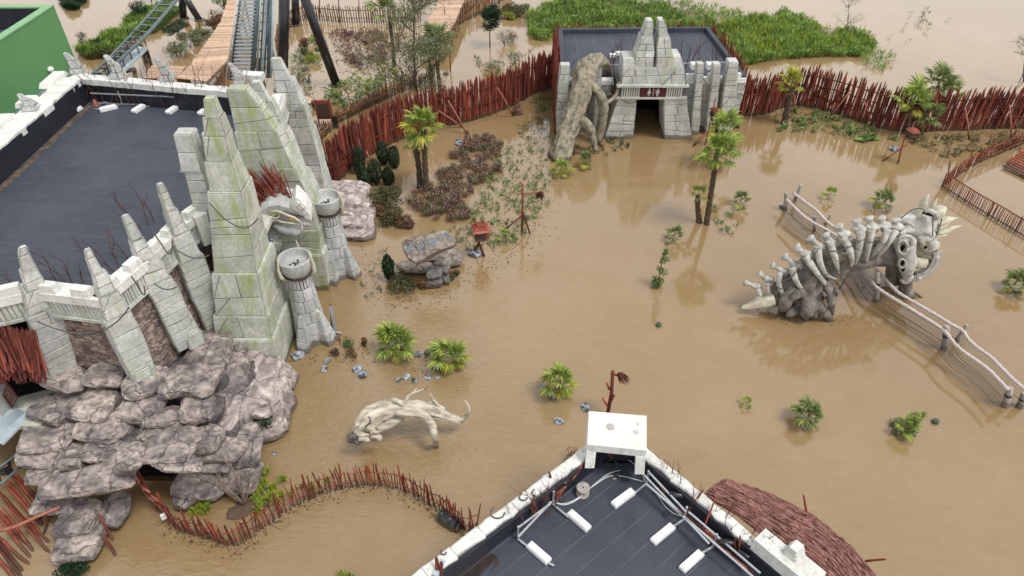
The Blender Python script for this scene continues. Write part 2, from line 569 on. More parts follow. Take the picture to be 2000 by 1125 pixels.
# roofing: faint stains, dust and specks over the dark felt
m, t, b = new_mat('roof_membrane', 0.6, 0.22)
vec = coords(t, world=True)
col = ramp(t, noi(t, vec, 0.5, 5, 0.6, 0.6), [(0.3, (0.038, 0.045, 0.061)), (0.7, (0.060, 0.069, 0.088))])
col = mixc(t, ramp(t, noi(t, vec, 1.9, 6, 0.7), [(0.56, 0.0), (0.75, 0.35)]), col, (0.11, 0.11, 0.115))
col = mixc(t, ramp(t, noi(t, vec, 16, 3, 0.6), [(0.66, 0.0), (0.72, 0.5)]), col, (0.16, 0.16, 0.165))
t.links.new(col, b.inputs['Base Color'])
bump(t, b, noi(t, vec, 30, 3), 0.2, 0.006)
M['membrane'] = m
# muddy flood water
m, t, b = new_mat('muddy_flood_water', 0.035, 0.5)
b.inputs['IOR'].default_value = 1.85
vec = coords(t, world=True)
f1 = noi(t, vec, 0.055, 4, 0.5, 0.6)
f2 = noi(t, vec, 0.35, 4, 0.6, 1.0)
col = ramp(t, f1, [(0.35, (0.238, 0.157, 0.073)), (0.65, (0.288, 0.203, 0.106))])
col = mixc(t, ramp(t, f2, [(0.35, 0.35), (0.62, 0.0)]), col, (0.222, 0.138, 0.056))
sw = coords(t, (1, 2.6, 1), world=True, rot=(0, 0, R(38)))
f3 = noi(t, sw, 1.1, 6, 0.65, 1.6)  # silt streaks that also put ripple reflections into the water colour
col = mixc(t, ramp(t, f3, [(0.50, 0.0), (0.68, 0.12)]), col, (0.37, 0.275, 0.175))
col = mixc(t, ramp(t, f3, [(0.32, 0.18), (0.47, 0.0)]), col, (0.20, 0.128, 0.056))
t.links.new(col, b.inputs['Base Color'])
wv = coords(t, (1, 2.0, 1), world=True, rot=(0, 0, R(25)))
r1 = noi(t, wv, 2.2, 3, 0.55, 0.8)
r2 = noi(t, wv, 9, 3, 0.6, 0.5)
# the current is livelier near the driftwood and calmer far out
geo = nd(t, 'ShaderNodeNewGeometry')
dm = nd(t, 'ShaderNodeVectorMath', operation='DISTANCE')
t.links.new(geo.outputs['Position'], dm.inputs[0])
dm.inputs[1].default_value = (-5.5, 15.5, 0)
mr = nd(t, 'ShaderNodeMapRange')
mr.inputs['From Min'].default_value = 3
mr.inputs['From Max'].default_value = 14
mr.inputs['To Min'].default_value = 1.0
mr.inputs['To Max'].default_value = 0.07
t.links.new(dm.outputs['Value'], mr.inputs['Value'])
bn = nd(t, 'ShaderNodeBump', i_Distance=0.075)
t.links.new(r1, bn.inputs['Height'])
ms = nd(t, 'ShaderNodeMath', operation='MULTIPLY', use_clamp=True)
ms.inputs[1].default_value = 0.55
t.links.new(mr.outputs[0], ms.inputs[0])
t.links.new(ms.outputs[0], bn.inputs['Strength'])
bn2 = nd(t, 'ShaderNodeBump', i_Distance=0.016)
t.links.new(r2, bn2.inputs['Height'])
t.links.new(ms.outputs[0], bn2.inputs['Strength'])
t.links.new(bn.outputs[0], bn2.inputs['Normal'])
t.links.new(bn2.outputs[0], b.inputs['Normal'])
M['water'] = m
setting(MB().add([(-900, -300, 0), (900, -300, 0), (900, 1500, 0), (-900, 1500, 0)], [(0, 1, 2, 3)]), 'flood_water', M['water'])
# ------------------------------------------------------------------ masonry
def ring(z, xl, xr, yf, yb):
    return (z, [V((xl, yf)), V((xr, yf)), V((xr, yb)), V((xl, yb))])
def rring(z, cx, cy, hx, hy, ang):
    c, s = math.cos(ang), math.sin(ang)
    return (z, [V((cx + x * c - y * s, cy + x * s + y * c)) for x, y in ((-hx, -hy), (hx, -hy), (hx, hy), (-hx, hy))])
def masonry(root, name, rings, mat, course=0.5, blen=0.8, seed=1, gap=0.009, ch=0.018, skip=(), core='mortar', diag=0.18, label=None, rough=1.0):
    """a solid of stacked quads faced with single bevelled stones; each stone is an object"""
    rr = random.Random(seed)
    c3 = [[V((p.x, p.y, z)) for p in q] for z, q in rings]
    if rough:
        q3 = []
        for i in range(len(c3)):
            q3.append(c3[i])
            if i + 1 < len(c3) and c3[i + 1][0].z - c3[i][0].z > course * 1.8:
                n_ = int((c3[i + 1][0].z - c3[i][0].z) / (course * 1.3))
                for j in range(1, n_):
                    q3.append([lerp(c3[i][k], c3[i + 1][k], j / n_) for k in range(4)])
        for i in range(1, len(q3) - 1):
            wd_ = (q3[i][0] - q3[i][1]).length
            sh = V((rr.uniform(-1, 1), rr.uniform(-1, 1), 0)) * min(.03, wd_ * .06) * rough
            q3[i] = [p + sh + V((rr.uniform(-1, 1), rr.uniform(-1, 1), 0)) * .018 * rough for p in q3[i]]
        c3 = q3
    mb = MB()
    vs = [p for q in c3 for p in q]
    fs = []
    for i in range(len(c3) - 1):
        for k in range(4):
            a, b = i * 4 + k, i * 4 + (k + 1) % 4
            fs.append((a, b, b + 4, a + 4))
    fs.append((3, 2, 1, 0))
    n = (len(c3) - 1) * 4
    fs.append((n, n + 1, n + 2, n + 3))
    mb.add(vs, fs)
    body = part(mb, name, M[core], root, label=label)
    def stone(poly, nrm, pr):
        b = MB()
        b.slab(poly, nrm, proud=pr, depth=0.03, gap=gap, ch=ch)
        part(b, 'stone_block', M[mat], body)
    for i in range(len(c3) - 1):
        lo, hi = c3[i], c3[i + 1]
        h = hi[0].z - lo[0].z
        if h < 0.02:
            # a ledge: flat stones round the step
            for k in range(4):
                if k in skip:
                    continue
                a, b_, c, d_ = lo[k], lo[(k + 1) % 4], hi[(k + 1) % 4], hi[k]
                if (a - d_).length < 0.04:
                    continue
                stone([a, b_, c, d_], V((0, 0, 1)), 0.02)
            continue
        nc = max(1, round(h / course))
        cuts = [0.0]
        for j in range(1, nc):
            cuts.append((j + rr.uniform(-0.22, 0.22)) / nc)
        cuts.append(1.0)
        jit = [[0.0] * 4 if j in (0, nc) else [rr.uniform(-0.2, 0.2) * course / h for _ in range(4)] for j in range(nc + 1)]
        for k in range(4):
            if k in skip:
                continue
            k2 = (k + 1) % 4
            def at(j, s):
                t = cuts[j] + lerp(jit[j][k], jit[j][k2], s)
                return lerp(lerp(lo[k], hi[k], t), lerp(lo[k2], hi[k2], t), s)
            for j in range(nc):
                wdt = (at(j, 1) - at(j, 0)).length
                nb = max(1, int(wdt / blen + rr.uniform(0.1, 0.85)))
                sc = [(0.0, 0.0)]
                for q in range(1, nb):
                    s0 = (q + rr.uniform(-0.2, 0.2)) / nb
                    sc.append((s0, min(0.97, max(0.03, s0 + rr.uniform(-0.12, 0.12) / nb * 1.5))))
                sc.append((1.0, 1.0))
                for q in range(nb):
                    a, b_ = at(j, sc[q][0]), at(j, sc[q + 1][0])
                    c, d_ = at(j + 1, sc[q + 1][1]), at(j + 1, sc[q][1])
                    nrm = (b_ - a).cross(d_ - a)
                    if nrm.length < 1e-6:
                        continue
                    pr = rr.uniform(0.008, 0.03)
                    if rr.random() < diag and (b_ - a).length > 0.45 and (d_ - a).length > 0.3:
                        t1, t2 = rr.uniform(0.3, 0.7), rr.uniform(0.3, 0.7)
                        if rr.random() < 0.5:
                            e, f_ = lerp(a, d_, t1), lerp(b_, c, t2)
                            stone([a, b_, f_, e], nrm, pr)
                            stone([e, f_, c, d_], nrm, rr.uniform(0.008, 0.03))
                        else:
                            e = lerp(d_, c, t1)
                            stone([a, b_, c, e], nrm, pr)
                            stone([a, e, d_], nrm, rr.uniform(0.008, 0.03))
                    else:
                        stone([a, b_, c, d_], nrm, pr)
    t = c3[-1]
    stone([t[0], t[1], t[2], t[3]], V((0, 0, 1)), 0.02)
    return body

def rubble(root, name, A, B, z0, z1, mat='rubble', seed=1, course=0.12):
    """irregular thin stones laid in courses on the wall A-B, one joined part; the outside is on the right of A->B"""
    rr = random.Random(seed)
    A, B = V((A[0], A[1], 0)), V((B[0], B[1], 0))
    d = (B - A).normalized()
    nrm = V((d.y, -d.x, 0))
    L = (B - A).length
    mb = MB()
    z = z0
    while z < z1:
        h = rr.uniform(0.7, 1.3) * course
        x = -rr.uniform(0, 0.2)
        while x < L:
            wd = rr.uniform(0.12, 0.34)
            j = lambda k=0.03: rr.uniform(-k, k)
            x0, x1 = max(0, x), min(L, x + wd)
            if x1 - x0 > 0.05:
                tilt = j(0.03)
                q = [A + d * x0 + V((0, 0, z - tilt)), A + d * x1 + V((0, 0, z + tilt)), A + d * (x1 + j()) + V((0, 0, min(z1, z + h + tilt + j(.02)))), A + d * (x0 + j()) + V((0, 0, min(z1, z + h - tilt + j(.02))))]
                q = [p + nrm * 0.0 for p in q]
                mb.slab(q, nrm, proud=rr.uniform(0.02, 0.07), depth=0.01, gap=0.008, ch=0.016)
            x += wd
        z += h
    o = part(mb, name, M[mat], root)
    o['kind'] = 'stuff'
    return o

def parapet(root, A, B, z1, hgt=0.95, wid=0.55, seed=1, mer=2, both=False, mat='stone'):
    """coping with square merlons over a fluted band, along A->B, outside on the right"""
    rr = random.Random(seed)
    A, B = V((A[0], A[1], 0)), V((B[0], B[1], 0))
    d = (B - A).normalized()
    nrm = V((d.y, -d.x, 0))
    L = (B - A).length
    up = V((0, 0, 1))
    mid = (A + B) / 2 - nrm * (wid / 2 - 0.12)
    rot = Matrix((d, -nrm, up)).transposed()
    mb = MB()
    mb.box(mid + up * (z1 - hgt * 0.15), (L, wid, hgt * 0.3), rot)
    cp = part(mb, 'coping', M['stone_white'], root)
    mb = MB()
    mb.box((A + B) / 2 - nrm * (wid / 2 - 0.03) + up * (z1 - hgt * 0.64), (L, wid - 0.04, hgt * 0.68), rot)
    band = part(mb, 'frieze_band', M['mortar'], root)
    x = 0.05
    i = 0
    me = None
    while x < L - 0.1:
        wd = rr.uniform(0.10, 0.16)
        if x + wd > L:
            break
        b = MB()
        z0, zt = z1 - hgt * 0.88, z1 - hgt * 0.34
        q = [A + d * x + up * z0, A + d * (x + wd) + up * z0, A + d * (x + wd) + up * zt, A + d * x + up * zt]
        q = [p + nrm * 0.03 for p in q]
        b.slab(q, nrm, proud=rr.uniform(0.03, 0.05), depth=0.02, gap=0.012, ch=0.012)
        part(b, 'flute', M[mat], band)
        x += wd
    b = MB()
    b.beam(A + up * (z1 - hgt * 0.94) + nrm * 0.06, B + up * (z1 - hgt * 0.94) + nrm * 0.06, 0.12, hgt * 0.11)
    part(b, 'moulding', M[mat], root)
    for k in range(mer):
        c = lerp(A, B, (k + 0.5) / mer) - nrm * (wid * 0.1) + up * (z1 + 0.14)
        b = MB()
        b.box(c, (L / mer * 0.52, wid * 0.5, 0.28), rot, 0.92)
        part(b, 'merlon', M['stone_white'], root)

# ------------------------------------------------------------------ rocks
import itertools
def ico(n):
    import bmesh
    bm = bmesh.new()
    bmesh.ops.create_icosphere(bm, subdivisions=n, radius=1.0)
    vs = [v.co.copy() for v in bm.verts]
    fs = [tuple(v.index for v in f.verts) for f in bm.faces]
    bm.free()
    return vs, fs
ICO = {k: ico(k) for k in (2, 3, 4, 5)}
def boulder(c, r, rot=0.0, seed=0, sub=4, tilt=0.0, under=.22, planes=8, boxy=True, strata=0.0):
    rr = random.Random(seed * 31 + 5)
    vs, fs = ICO[sub]
    pl = []
    if boxy:
        for n in ((0, 0, 1), (0, 0, -1), (1, 0, 0), (-1, 0, 0), (0, 1, 0), (0, -1, 0)):
            nn = (V(n) + V((rr.uniform(-.25, .25), rr.uniform(-.25, .25), rr.uniform(-.2, .2)))).normalized()
            pl.append((nn, (rr.uniform(0.60, 0.70) if n[2] else rr.uniform(0.74, 0.88))))
    for _ in range(planes):
        n = V((rr.gauss(0, 1), rr.gauss(0, 1), rr.gauss(0, 0.8))).normalized()
        pl.append((n, rr.uniform(0.80, 1.0)))
    e = Euler((rr.uniform(-.1, .1) + tilt, rr.uniform(-.12, .12), rot)).to_matrix()
    off = V((rr.uniform(0, 50), rr.uniform(0, 50), rr.uniform(0, 50)))
    mb = MB()
    out = []
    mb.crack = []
    rm = (r[0] + r[1] + r[2]) / 3
    for v in vs:
        k = 1.12
        for n, dd in pl:
            q = n.dot(v)
            if q > 0.05:
                k = min(k, dd / q)
        k = k + (1.12 - k) * 0.10
        p = V((v.x * r[0], v.y * r[1], v.z * r[2])) * k
        w = p / max(rm, 0.1)
        nz = noise.noise(w * 1.1 + off) * 0.07 + noise.noise(w * 2.8 + off) * 0.035 + noise.noise(w * 7 + off) * 0.015
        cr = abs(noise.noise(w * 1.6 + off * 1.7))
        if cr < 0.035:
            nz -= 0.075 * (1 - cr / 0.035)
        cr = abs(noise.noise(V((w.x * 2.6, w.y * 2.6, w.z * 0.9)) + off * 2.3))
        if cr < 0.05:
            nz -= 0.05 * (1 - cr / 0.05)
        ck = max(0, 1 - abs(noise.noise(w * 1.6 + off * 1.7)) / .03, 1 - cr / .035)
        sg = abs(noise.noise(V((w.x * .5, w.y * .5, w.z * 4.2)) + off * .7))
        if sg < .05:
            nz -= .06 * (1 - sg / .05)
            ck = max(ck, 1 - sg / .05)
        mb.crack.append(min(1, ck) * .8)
        p = p * (1 + nz)
        if p.z < 0:
            kz = 1 - under * min(1, -p.z / (r[2] * .7))
            p.x *= kz
            p.y *= kz
        out.append(e @ p + V(c))
    mb.add(out, fs)
    return mb
# ------------------------------------------------------------------ the large temple building, left
TB = thing('temple_building', 'large flat-roofed temple building of pale cracked stone with leaning obelisk buttresses and a tall tower', 'building', (-14, 24, 0))
ZR = 5.4
W = [P(-90, 600, 6.3), P(62, 566, 6.3), P(195, 582, 6.3), P(286, 506, 6.3), P(350, 442, 6.3), P(412, 396, 6.3)]
BL = P(178, 196, ZR)
BR = P(520, 232, ZR)
NR = P(585, 300, 6.3)
roofpoly = [V((BL.x, 13.0)), V((W[0].x, W[0].y + .3)), V((W[1].x, W[1].y + .3)), V((W[2].x - .3, W[2].y + .2)), V((W[3].x - .3, W[3].y)), V((W[4].x - .3, W[4].y)), V((-10.9, 20.5)), V((-10.5, 24.5)), V((-10.9, 28.5)), V((BR.x, BR.y + .1)), V((BL.x, BL.y + .1))]
roofpoly[0] = V((BL.x, W[0].y + .2))
part(MB().prism([(p.x, p.y) for p in roofpoly], ZR - 0.35, ZR), 'roof', M['membrane'], TB)
# seams of the roofing sheets
mb = MB()
for k in range(22):
    y = BL.y - 0.6 - k * 0.78
    sl_ = -0.115
    x1 = -11.2 if y > 21 else (-12.3 if y > 17.8 else -12.9)
    a = V((BL.x + .3, y, ZR + .004)); b_ = V((x1, y + sl_ * (x1 - a.x) * 1.0, ZR + .004))
    if y < W[1].y + 0.6:
        continue
    mb.beam(a, b_, 0.022, 0.006)
    for q in range(2):
        x = rnd.uniform(a.x + 1, b_.x - 1)
        yy = lerp(a.y, b_.y, (x - a.x) / (b_.x - a.x))
        if rnd.random() < 0.45:
            mb.beam(V((x, yy, ZR + .005)), V((x + .1, yy + .74, ZR + .005)), 0.018, 0.006)
part(mb, 'seam', M['seam'], TB, kind='stuff')
# silt line and puddle along the left upstand
mb = MB()
pts = []
n = 40
for k in range(n + 1):
    y = lerp(BL.y - .3, 18, k / n)
    wd = 0.35 + 0.22 * noise.noise(V((0, y * 1.1, 0))) + 0.12 * noise.noise(V((0, y * 4, 3)))
    pts.append((BL.x + 0.02, y, BL.x + max(.08, wd)))
vs = []
for a, y, b_ in pts:
    vs += [(a, y, ZR + .004), (b_, y, ZR + .004)]
mb.add(vs, [(2 * k, 2 * k + 2, 2 * k + 3, 2 * k + 1) for k in range(n)])
part(mb, 'silt_edge', M['puddle_dirt'], TB)
# upstands
ZP = 6.45
def wallbox(a, b_, z0, z1, th, mname, name, root, side=1, **kw):
    a, b_ = V((a[0], a[1], 0)), V((b_[0], b_[1], 0))
    d = (b_ - a).normalized()
    nn = V((d.y, -d.x, 0)) * side
    q = [a, b_, b_ + nn * th, a + nn * th]
    mb = MB().prism([(p.x, p.y) for p in (q if side < 0 else q[::-1])], z0, z1)
    return part(mb, name, M[mname], root, **kw)
FL = V((BL.x, W[0].y, 0))
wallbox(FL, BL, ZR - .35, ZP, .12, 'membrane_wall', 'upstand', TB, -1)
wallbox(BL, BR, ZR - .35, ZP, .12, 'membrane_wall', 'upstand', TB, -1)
# white coping: left (ragged, broad) and back
def coping(root, a, b_, z, wd, th, side, seed, mname='stone_white', ln=1.3, name='coping_block', rag=0.05):
    rr = random.Random(seed)
    a, b_ = V((a[0], a[1], 0)), V((b_[0], b_[1], 0))
    d = (b_ - a).normalized()
    nn = V((d.y, -d.x, 0)) * side
    L = (b_ - a).length
    x = 0
    while x < L - .05:
        l = min(L - x, ln * rr.uniform(.7, 1.3))
        mb = MB()
        m_ = max(3, int(l / .3))
        vs, fs = [], []
        for k in range(m_ + 1):
            q = a + d * (x + l * k / m_)
            i_ = rr.uniform(-rag, rag) * .5
            o_ = rr.uniform(-rag, rag)
            tz = rr.uniform(-.02, .02)
            vs += [q + nn * (i_) + V((0, 0, z - th)), q + nn * (i_) + V((0, 0, z - .03 + tz)), q + nn * (i_ + .05) + V((0, 0, z + tz)), q + nn * (wd + o_ - .05) + V((0, 0, z + tz)), q + nn * (wd + o_) + V((0, 0, z - .04 + tz)), q + nn * (wd + o_) + V((0, 0, z - th))]
        for k in range(m_):
            for e in range(6):
                f = (k * 6 + e, k * 6 + (e + 1) % 6, (k + 1) * 6 + (e + 1) % 6, (k + 1) * 6 + e)
                fs.append(f if side < 0 else f[::-1])
        fs.append(tuple(range(6))); fs.append(tuple(m_ * 6 + e for e in range(6))[::-1])
        mb.add(vs, fs)
        part(mb, name, M[mname], root)
        x += l + 0.012
coping(TB, V((BL.x - .02, FL.y, 0)), V((BL.x - .02, BL.y, 0)), ZP + .12, 0.95, .30, -1, 3, ln=1.9, rag=.10)
coping(TB, V((BL.x - .6, BL.y - .02, 0)), V((BR.x, BR.y + .0, 0)), ZP + .12, 0.55, .30, -1, 4, ln=2.2)
wallbox(V((BL.x - .12, FL.y, 0)), V((BL.x - .12, BL.y, 0)), 0, ZP - .2, .7, 'stone_grey', 'outer_wall', TB, -1)
wallbox(V((BL.x, BL.y + .12, 0)), V((BR.x, BR.y + .12, 0)), 0, ZP - .2, .3, 'stone_grey', 'outer_wall', TB, -1)
# raised stones on the left coping
for (u, v, l) in ((30, 232, 1.3), (78, 193, 1.0), (128, 150, 1.7)):
    p = P(u, v, ZP + .3)
    b = MB().box(p - V((.62, 0, .12)), (.62, l, .2), Matrix.Rotation(.05, 3, 'Z'), .85)
    part(b, 'coping_block', M['stone_white'], TB)
# small leaning finials along the coping
def finial(u, v, vt, seed, lean=0.0, wd=.62):
    p = P(u, v, ZP + .12)
    h = p.z - PY(u, vt, p.y).z
    h = -h
    rr = []
    for t, k, dx in ((0, 1.0, 0), (.25, .8, 0), (.27, .62, 0.02), (.6, .5, -.02), (.62, .42, -.06), (1.0, .26, -.16)):
        rr.append(rring(p.z + h * t, p.x + dx * 1.6 * (1 if lean >= 0 else -1) + .0, p.y, wd * k / 2, wd * k / 2, .2))
    return masonry(TB, 'finial', rr, 'stone_grey', .24, .5, seed, gap=.006, ch=.025)
finial(152, 140, 104, 11)
finial(62, 212, 184, 12)
finial(232, 150, 108, 13)
finial(328, 155, 113, 14)
finial(470, 165, 124, 15)
p = P(495, 156, ZP + .12)
part(MB().box(p + V((0, 0, .15)), (1.0, .5, .34), Matrix.Rotation(-.12, 3, 'Z')), 'merlon', M['stone_white'], TB)

# steel rail stands inside the back upstand with white ballast blocks
def ballast(root, p, ang, L=.78, wd=.26, h=.17):
    """a white concrete block with a grooved underside"""
    m3 = Matrix.Rotation(ang, 3, 'Z')
    b = MB()
    b.box(p + V((0, 0, h * .35 + .02)), (wd, L, h * .7), m3)
    b.box(p + V((0, 0, h * .85 + .02)), (wd * .96, L * .99, h * .32), m3, .88)
    o = part(b, 'ballast_block', M['white'], root)
    b = MB()
    for s in (-.3, .3):
        b.box(p + m3 @ V((s * wd, -L * .5 - .005, .045)), (.05, .03, .05), m3)
    part(b, 'drain_slot', M['plastic_black'], o)
RS = thing('edge_rail_frame', 'galvanised steel rail frame standing along the back edge of the large temple roof', 'rail frame', (BL.x + 3, BL.y - .5, ZR))
a, b_ = P(176, 182, ZR + .62) , P(498, 196, ZR + .62)
part(MB().beam(a, b_, .05, .05), 'top_rail', M['galv'], RS)
a2, b2 = P(182, 201, ZR + .05), P(505, 213, ZR + .05)
part(MB().beam(a2, b2, .06, .05), 'bottom_rail', M['galv'], RS)
for (u, v, L_) in ((150, 218, .55), (213, 215, .75), (272, 216, .72), (338, 218, .72), (400, 220, .72)):
    p = P(u, v, ZR)
    ballast(RS, p, -.28 if u != 213 else -.95, L_)
    if u > 160:
        q = lerp(a2, b2, (u + 22 - 179) / (505 - 179))
        part(MB().beam(V((p.x, p.y, ZR + .06)), q, .05, .04), 'strut', M['galv'], RS)
        part(MB().beam(q + V((.05, 0, 0)), q + V((0, .12, .6)), .05, .05), 'upright', M['galv'], RS)
# drain and hose by the corner
dr = thing('roof_drain', 'small pink capped drain with a looped grey hose in the corner of the temple roof', 'drain', P(188, 206, ZR))
p = P(188, 206, ZR)
part(MB().lathe(p, [(.14, 0), (.12, .08), (.07, .2), (.05, .3), (0, .31)], 10), 'drain_cap', M['red_pale'], dr, True)
part(MB().tube([P(180, 212, ZR + .02), P(198, 214, ZR + .02), P(208, 209, ZR + .02), P(211, 201, ZR + .02), P(203, 199, ZR + .02), P(194, 204, ZR + .02)], .035, 6), 'hose', M['galv'], dr, True)

# wall panels, rubble and parapets of the front
for i in range(5):
    A, B = W[i], W[i + 1]
    dd = (B - A); dd.z = 0; dd.normalize()
    nn = V((dd.y, -dd.x, 0))
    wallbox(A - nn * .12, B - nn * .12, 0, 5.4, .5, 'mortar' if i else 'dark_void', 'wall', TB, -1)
    if i:
        rubble(TB, 'rubble_stonework', A - nn * .12, B - nn * .12, 1.2, 5.38, seed=20 + i)
    parapet(TB, A, B, 6.3, 1.0, .6, 40 + i, mer=2 if i in (0, 1) else (2 if i < 4 else 1))
# dark downpipe stripes
for (u, v, u2, v2) in ((268, 565, 283, 617), (330, 480, 340, 520)):
    a = P(u, v, 5.2); b_ = PY(u2, v2, a.y - .03)
    part(MB().beam(a + V((0.1, -.1, 0)), b_ + V((0.1, -.1, 0)), .12, .06), 'downpipe', M['cable'], TB)

def buttress(foot, tip, ang, s0, seed, fin=None, kink=.62, mat='stone', zf=None):
    """a leaning, tapering pillar of stacked stones with a hooked tip"""
    zf = foot.z if zf is None else zf
    h = tip.z - zf
    prof = ((0, .80, 0), (.30, .88, .30), (.54, .86, .55), (.545, .74, .55), (.70, .60, .72), (.705, .50, .74), (.84, .38, .90), (.845, .31, .92), (.95, .24, 1.02), (1.0, .17, 1.12))
    rs = []
    for t, k, m_ in prof:
        c = lerp(foot, tip, m_)
        rs.append(rring(zf + h * t, c.x, c.y, s0 * k, s0 * k * .8, ang))
    body = masonry(TB, 'buttress', rs, mat, .42, .75, seed, diag=.25)
    if fin:
        f0, f1, fs_ = fin
        rs = []
        for t, k in ((0, 1), (.3, 1.1), (.33, .85), (.7, .6), (.72, .5), (1, .3)):
            c = lerp(f0, f1, t)
            rs.append(rring(c.z, c.x, c.y, fs_ * k, fs_ * k * .8, ang))
        masonry(TB, 'buttress_spur', rs, mat, .34, .6, seed + 50)
    return body
b1f, b1t = P(120, 716, 3.0), PY(38, 482, 16.55)
buttress(b1f, b1t, .75, .52, 61, (P(92, 724, 3.0) + V((0, -.1, 0)), P(66, 632, 5.3), .3))
b2f, b2t = P(280, 738, 2.75), PY(170, 488, 16.5)
buttress(b2f, b2t, .8, .46, 62, (P(282, 750, 2.75), P(246, 648, 4.7), .24))
b3f, b3t = P(362, 670, 2.55), PY(246, 421, 18.2)
buttress(b3f, b3t, .8, .49, 63, (P(382, 672, 2.5), P(362, 605, 3.9), .26))
b4f, b4t = P(420, 640, 1.8), PY(312, 358, 19.55)
buttress(b4f, b4t, .8, .50, 64, (P(432, 628, 1.9), P(398, 500, 4.2), .28))

# the tall tower
t1 = [ring(0, -11.4, -8.93, 18.75, 22.2), ring(1.9, -11.3, -8.85, 18.85, 22.1),
      ring(1.9, -11.0, -8.95, 19.02, 21.8), ring(2.9, -10.88, -8.9, 19.1, 21.7),
      ring(2.9, -10.8, -8.98, 19.16, 21.6), ring(4.65, -10.55, -8.88, 19.32, 21.3),
      ring(4.65, -10.45, -8.98, 19.42, 21.2), ring(7.7, -10.0, -8.88, 19.8, 20.95),
      ring(7.7, -9.93, -8.94, 19.86, 20.9), ring(8.75, -9.85, -8.98, 20.0, 20.8),
      ring(8.75, -9.8, -9.02, 20.03, 20.78), ring(9.6, -9.72, -8.98, 20.08, 20.7),
      ring(9.6, -9.68, -9.02, 20.1, 20.68), ring(10.2, -9.55, -9.02, 20.14, 20.62),
      ring(10.2, -9.52, -9.06, 20.16, 20.6), ring(10.78, -9.42, -9.1, 20.22, 20.5)]
masonry(TB, 'tower', t1, 'stone_green', .85, 1.15, 71, gap=.011, diag=.32)
# block pillar and low shoulder behind it
masonry(TB, 'block_pillar', [ring(6.3, -11.1, -10.35, 20.7, 21.5), ring(8.0, -11.02, -10.4, 20.75, 21.4), ring(8.0, -11.08, -10.38, 20.72, 21.4), ring(9.3, -11.0, -10.42, 20.8, 21.3)], 'stone', .5, .7, 72)
masonry(TB, 'block_pillar', [ring(8.2, -10.25, -9.8, 21.0, 21.4), ring(9.2, -10.2, -9.8, 21.0, 21.4)], 'stone', .4, .7, 73)
wallbox(V((-11.3, 20.6, 0)), V((-10.4, 21.6, 0)), 5.2, 6.4, .5, 'stone_white', 'coping_link', TB, 1)
# the leaning fin tower
t2 = [ring(0, -11.3, -8.15, 24.1, 26.6), ring(1.85, -11.2, -8.1, 24.2, 26.5),
      ring(1.85, -11.0, -8.22, 24.35, 26.2), ring(3.0, -11.0, -8.18, 24.4, 26.0),
      ring(3.0, -10.9, -8.25, 24.45, 25.9), ring(4.3, -10.8, -8.28, 24.5, 25.8), ring(5.9, -10.75, -8.62, 24.55, 25.6), ring(5.9, -10.72, -8.7, 24.6, 25.5),
      ring(7.45, -10.68, -9.08, 24.65, 25.4), ring(7.45, -10.66, -9.16, 24.67, 25.35), ring(8.4, -10.6, -9.5, 24.7, 25.3), ring(9.1, -10.55, -9.85, 24.75, 25.2)]
masonry(TB, 'fin_tower', t2, 'stone_green', .62, 1.0, 74, gap=.01, diag=.32)
t3 = [ring(0, -10.8, -8.9, 27.2, 28.3), ring(3.5, -10.75, -9.15, 27.3, 28.2), ring(3.5, -10.7, -9.25, 27.35, 28.1), ring(6.0, -10.7, -9.65, 27.5, 28.1),
      ring(6.0, -10.68, -9.72, 27.55, 28.05), ring(7.3, -10.7, -10.05, 27.6, 28.05), ring(7.3, -10.7, -10.15, 27.65, 28.0), ring(8.1, -10.72, -10.4, 27.7, 28.0)]
masonry(TB, 'fin_buttress', t3, 'stone', .45, .7, 75)
masonry(TB, 'buttress_spur', [ring(.5, -8.95, -8.45, 27.1, 27.7), ring(2.2, -9.0, -8.5, 27.2, 27.7), ring(4.2, -9.3, -9.05, 27.4, 27.7)], 'stone', .6, .7, 78)
t4 = [ring(0, -11.0, -9.3, 30.2, 31.6), ring(2.7, -11.0, -9.4, 30.4, 31.5), ring(4.4, -10.95, -9.5, 30.5, 31.4), ring(4.4, -10.9, -9.58, 30.55, 31.4), ring(5.8, -10.85, -9.68, 30.6, 31.3),
      ring(5.8, -10.85, -9.76, 30.6, 31.3), ring(6.9, -10.8, -10.0, 30.7, 31.2), ring(6.9, -10.8, -10.1, 30.75, 31.15), ring(7.85, -10.8, -10.4, 30.85, 31.1)]
masonry(TB, 'fin_buttress', t4, 'stone', .42, .65, 76)
# wall pieces linking the fins
for A, B, s in ((V((-10.35, 21.0, 0)), V((-10.35, 24.4, 0)), 81), (V((-9.75, 25.6, 0)), V((-10.1, 27.5, 0)), 82), (V((-10.2, 28.1, 0)), V((-10.5, 30.6, 0)), 83)):
    top = 4.9 if s == 81 else 5.35
    wallbox(A, B, 0, top, .6, 'mortar', 'wall', TB, -1)
    if s == 81:
        masonry(TB, 'porch_wall', [ring(0, -10.4, -10.28, 21.1, 24.3), ring(4.9, -10.4, -10.28, 21.1, 24.3)], 'stone_green', .8, 1.1, 81)
    else:
        rubble(TB, 'rubble_stonework', A, B, 0, 5.35, seed=s)
        parapet(TB, A, B, 6.35, 1.0, .6, s + 5, mer=1)
b = MB().prism([(-10.9, 20.8), (-9.2, 21.4), (-9.2, 24.4), (-10.9, 24.4)], 4.75, 4.95)
part(b, 'porch_slab', M['ledge'], TB)

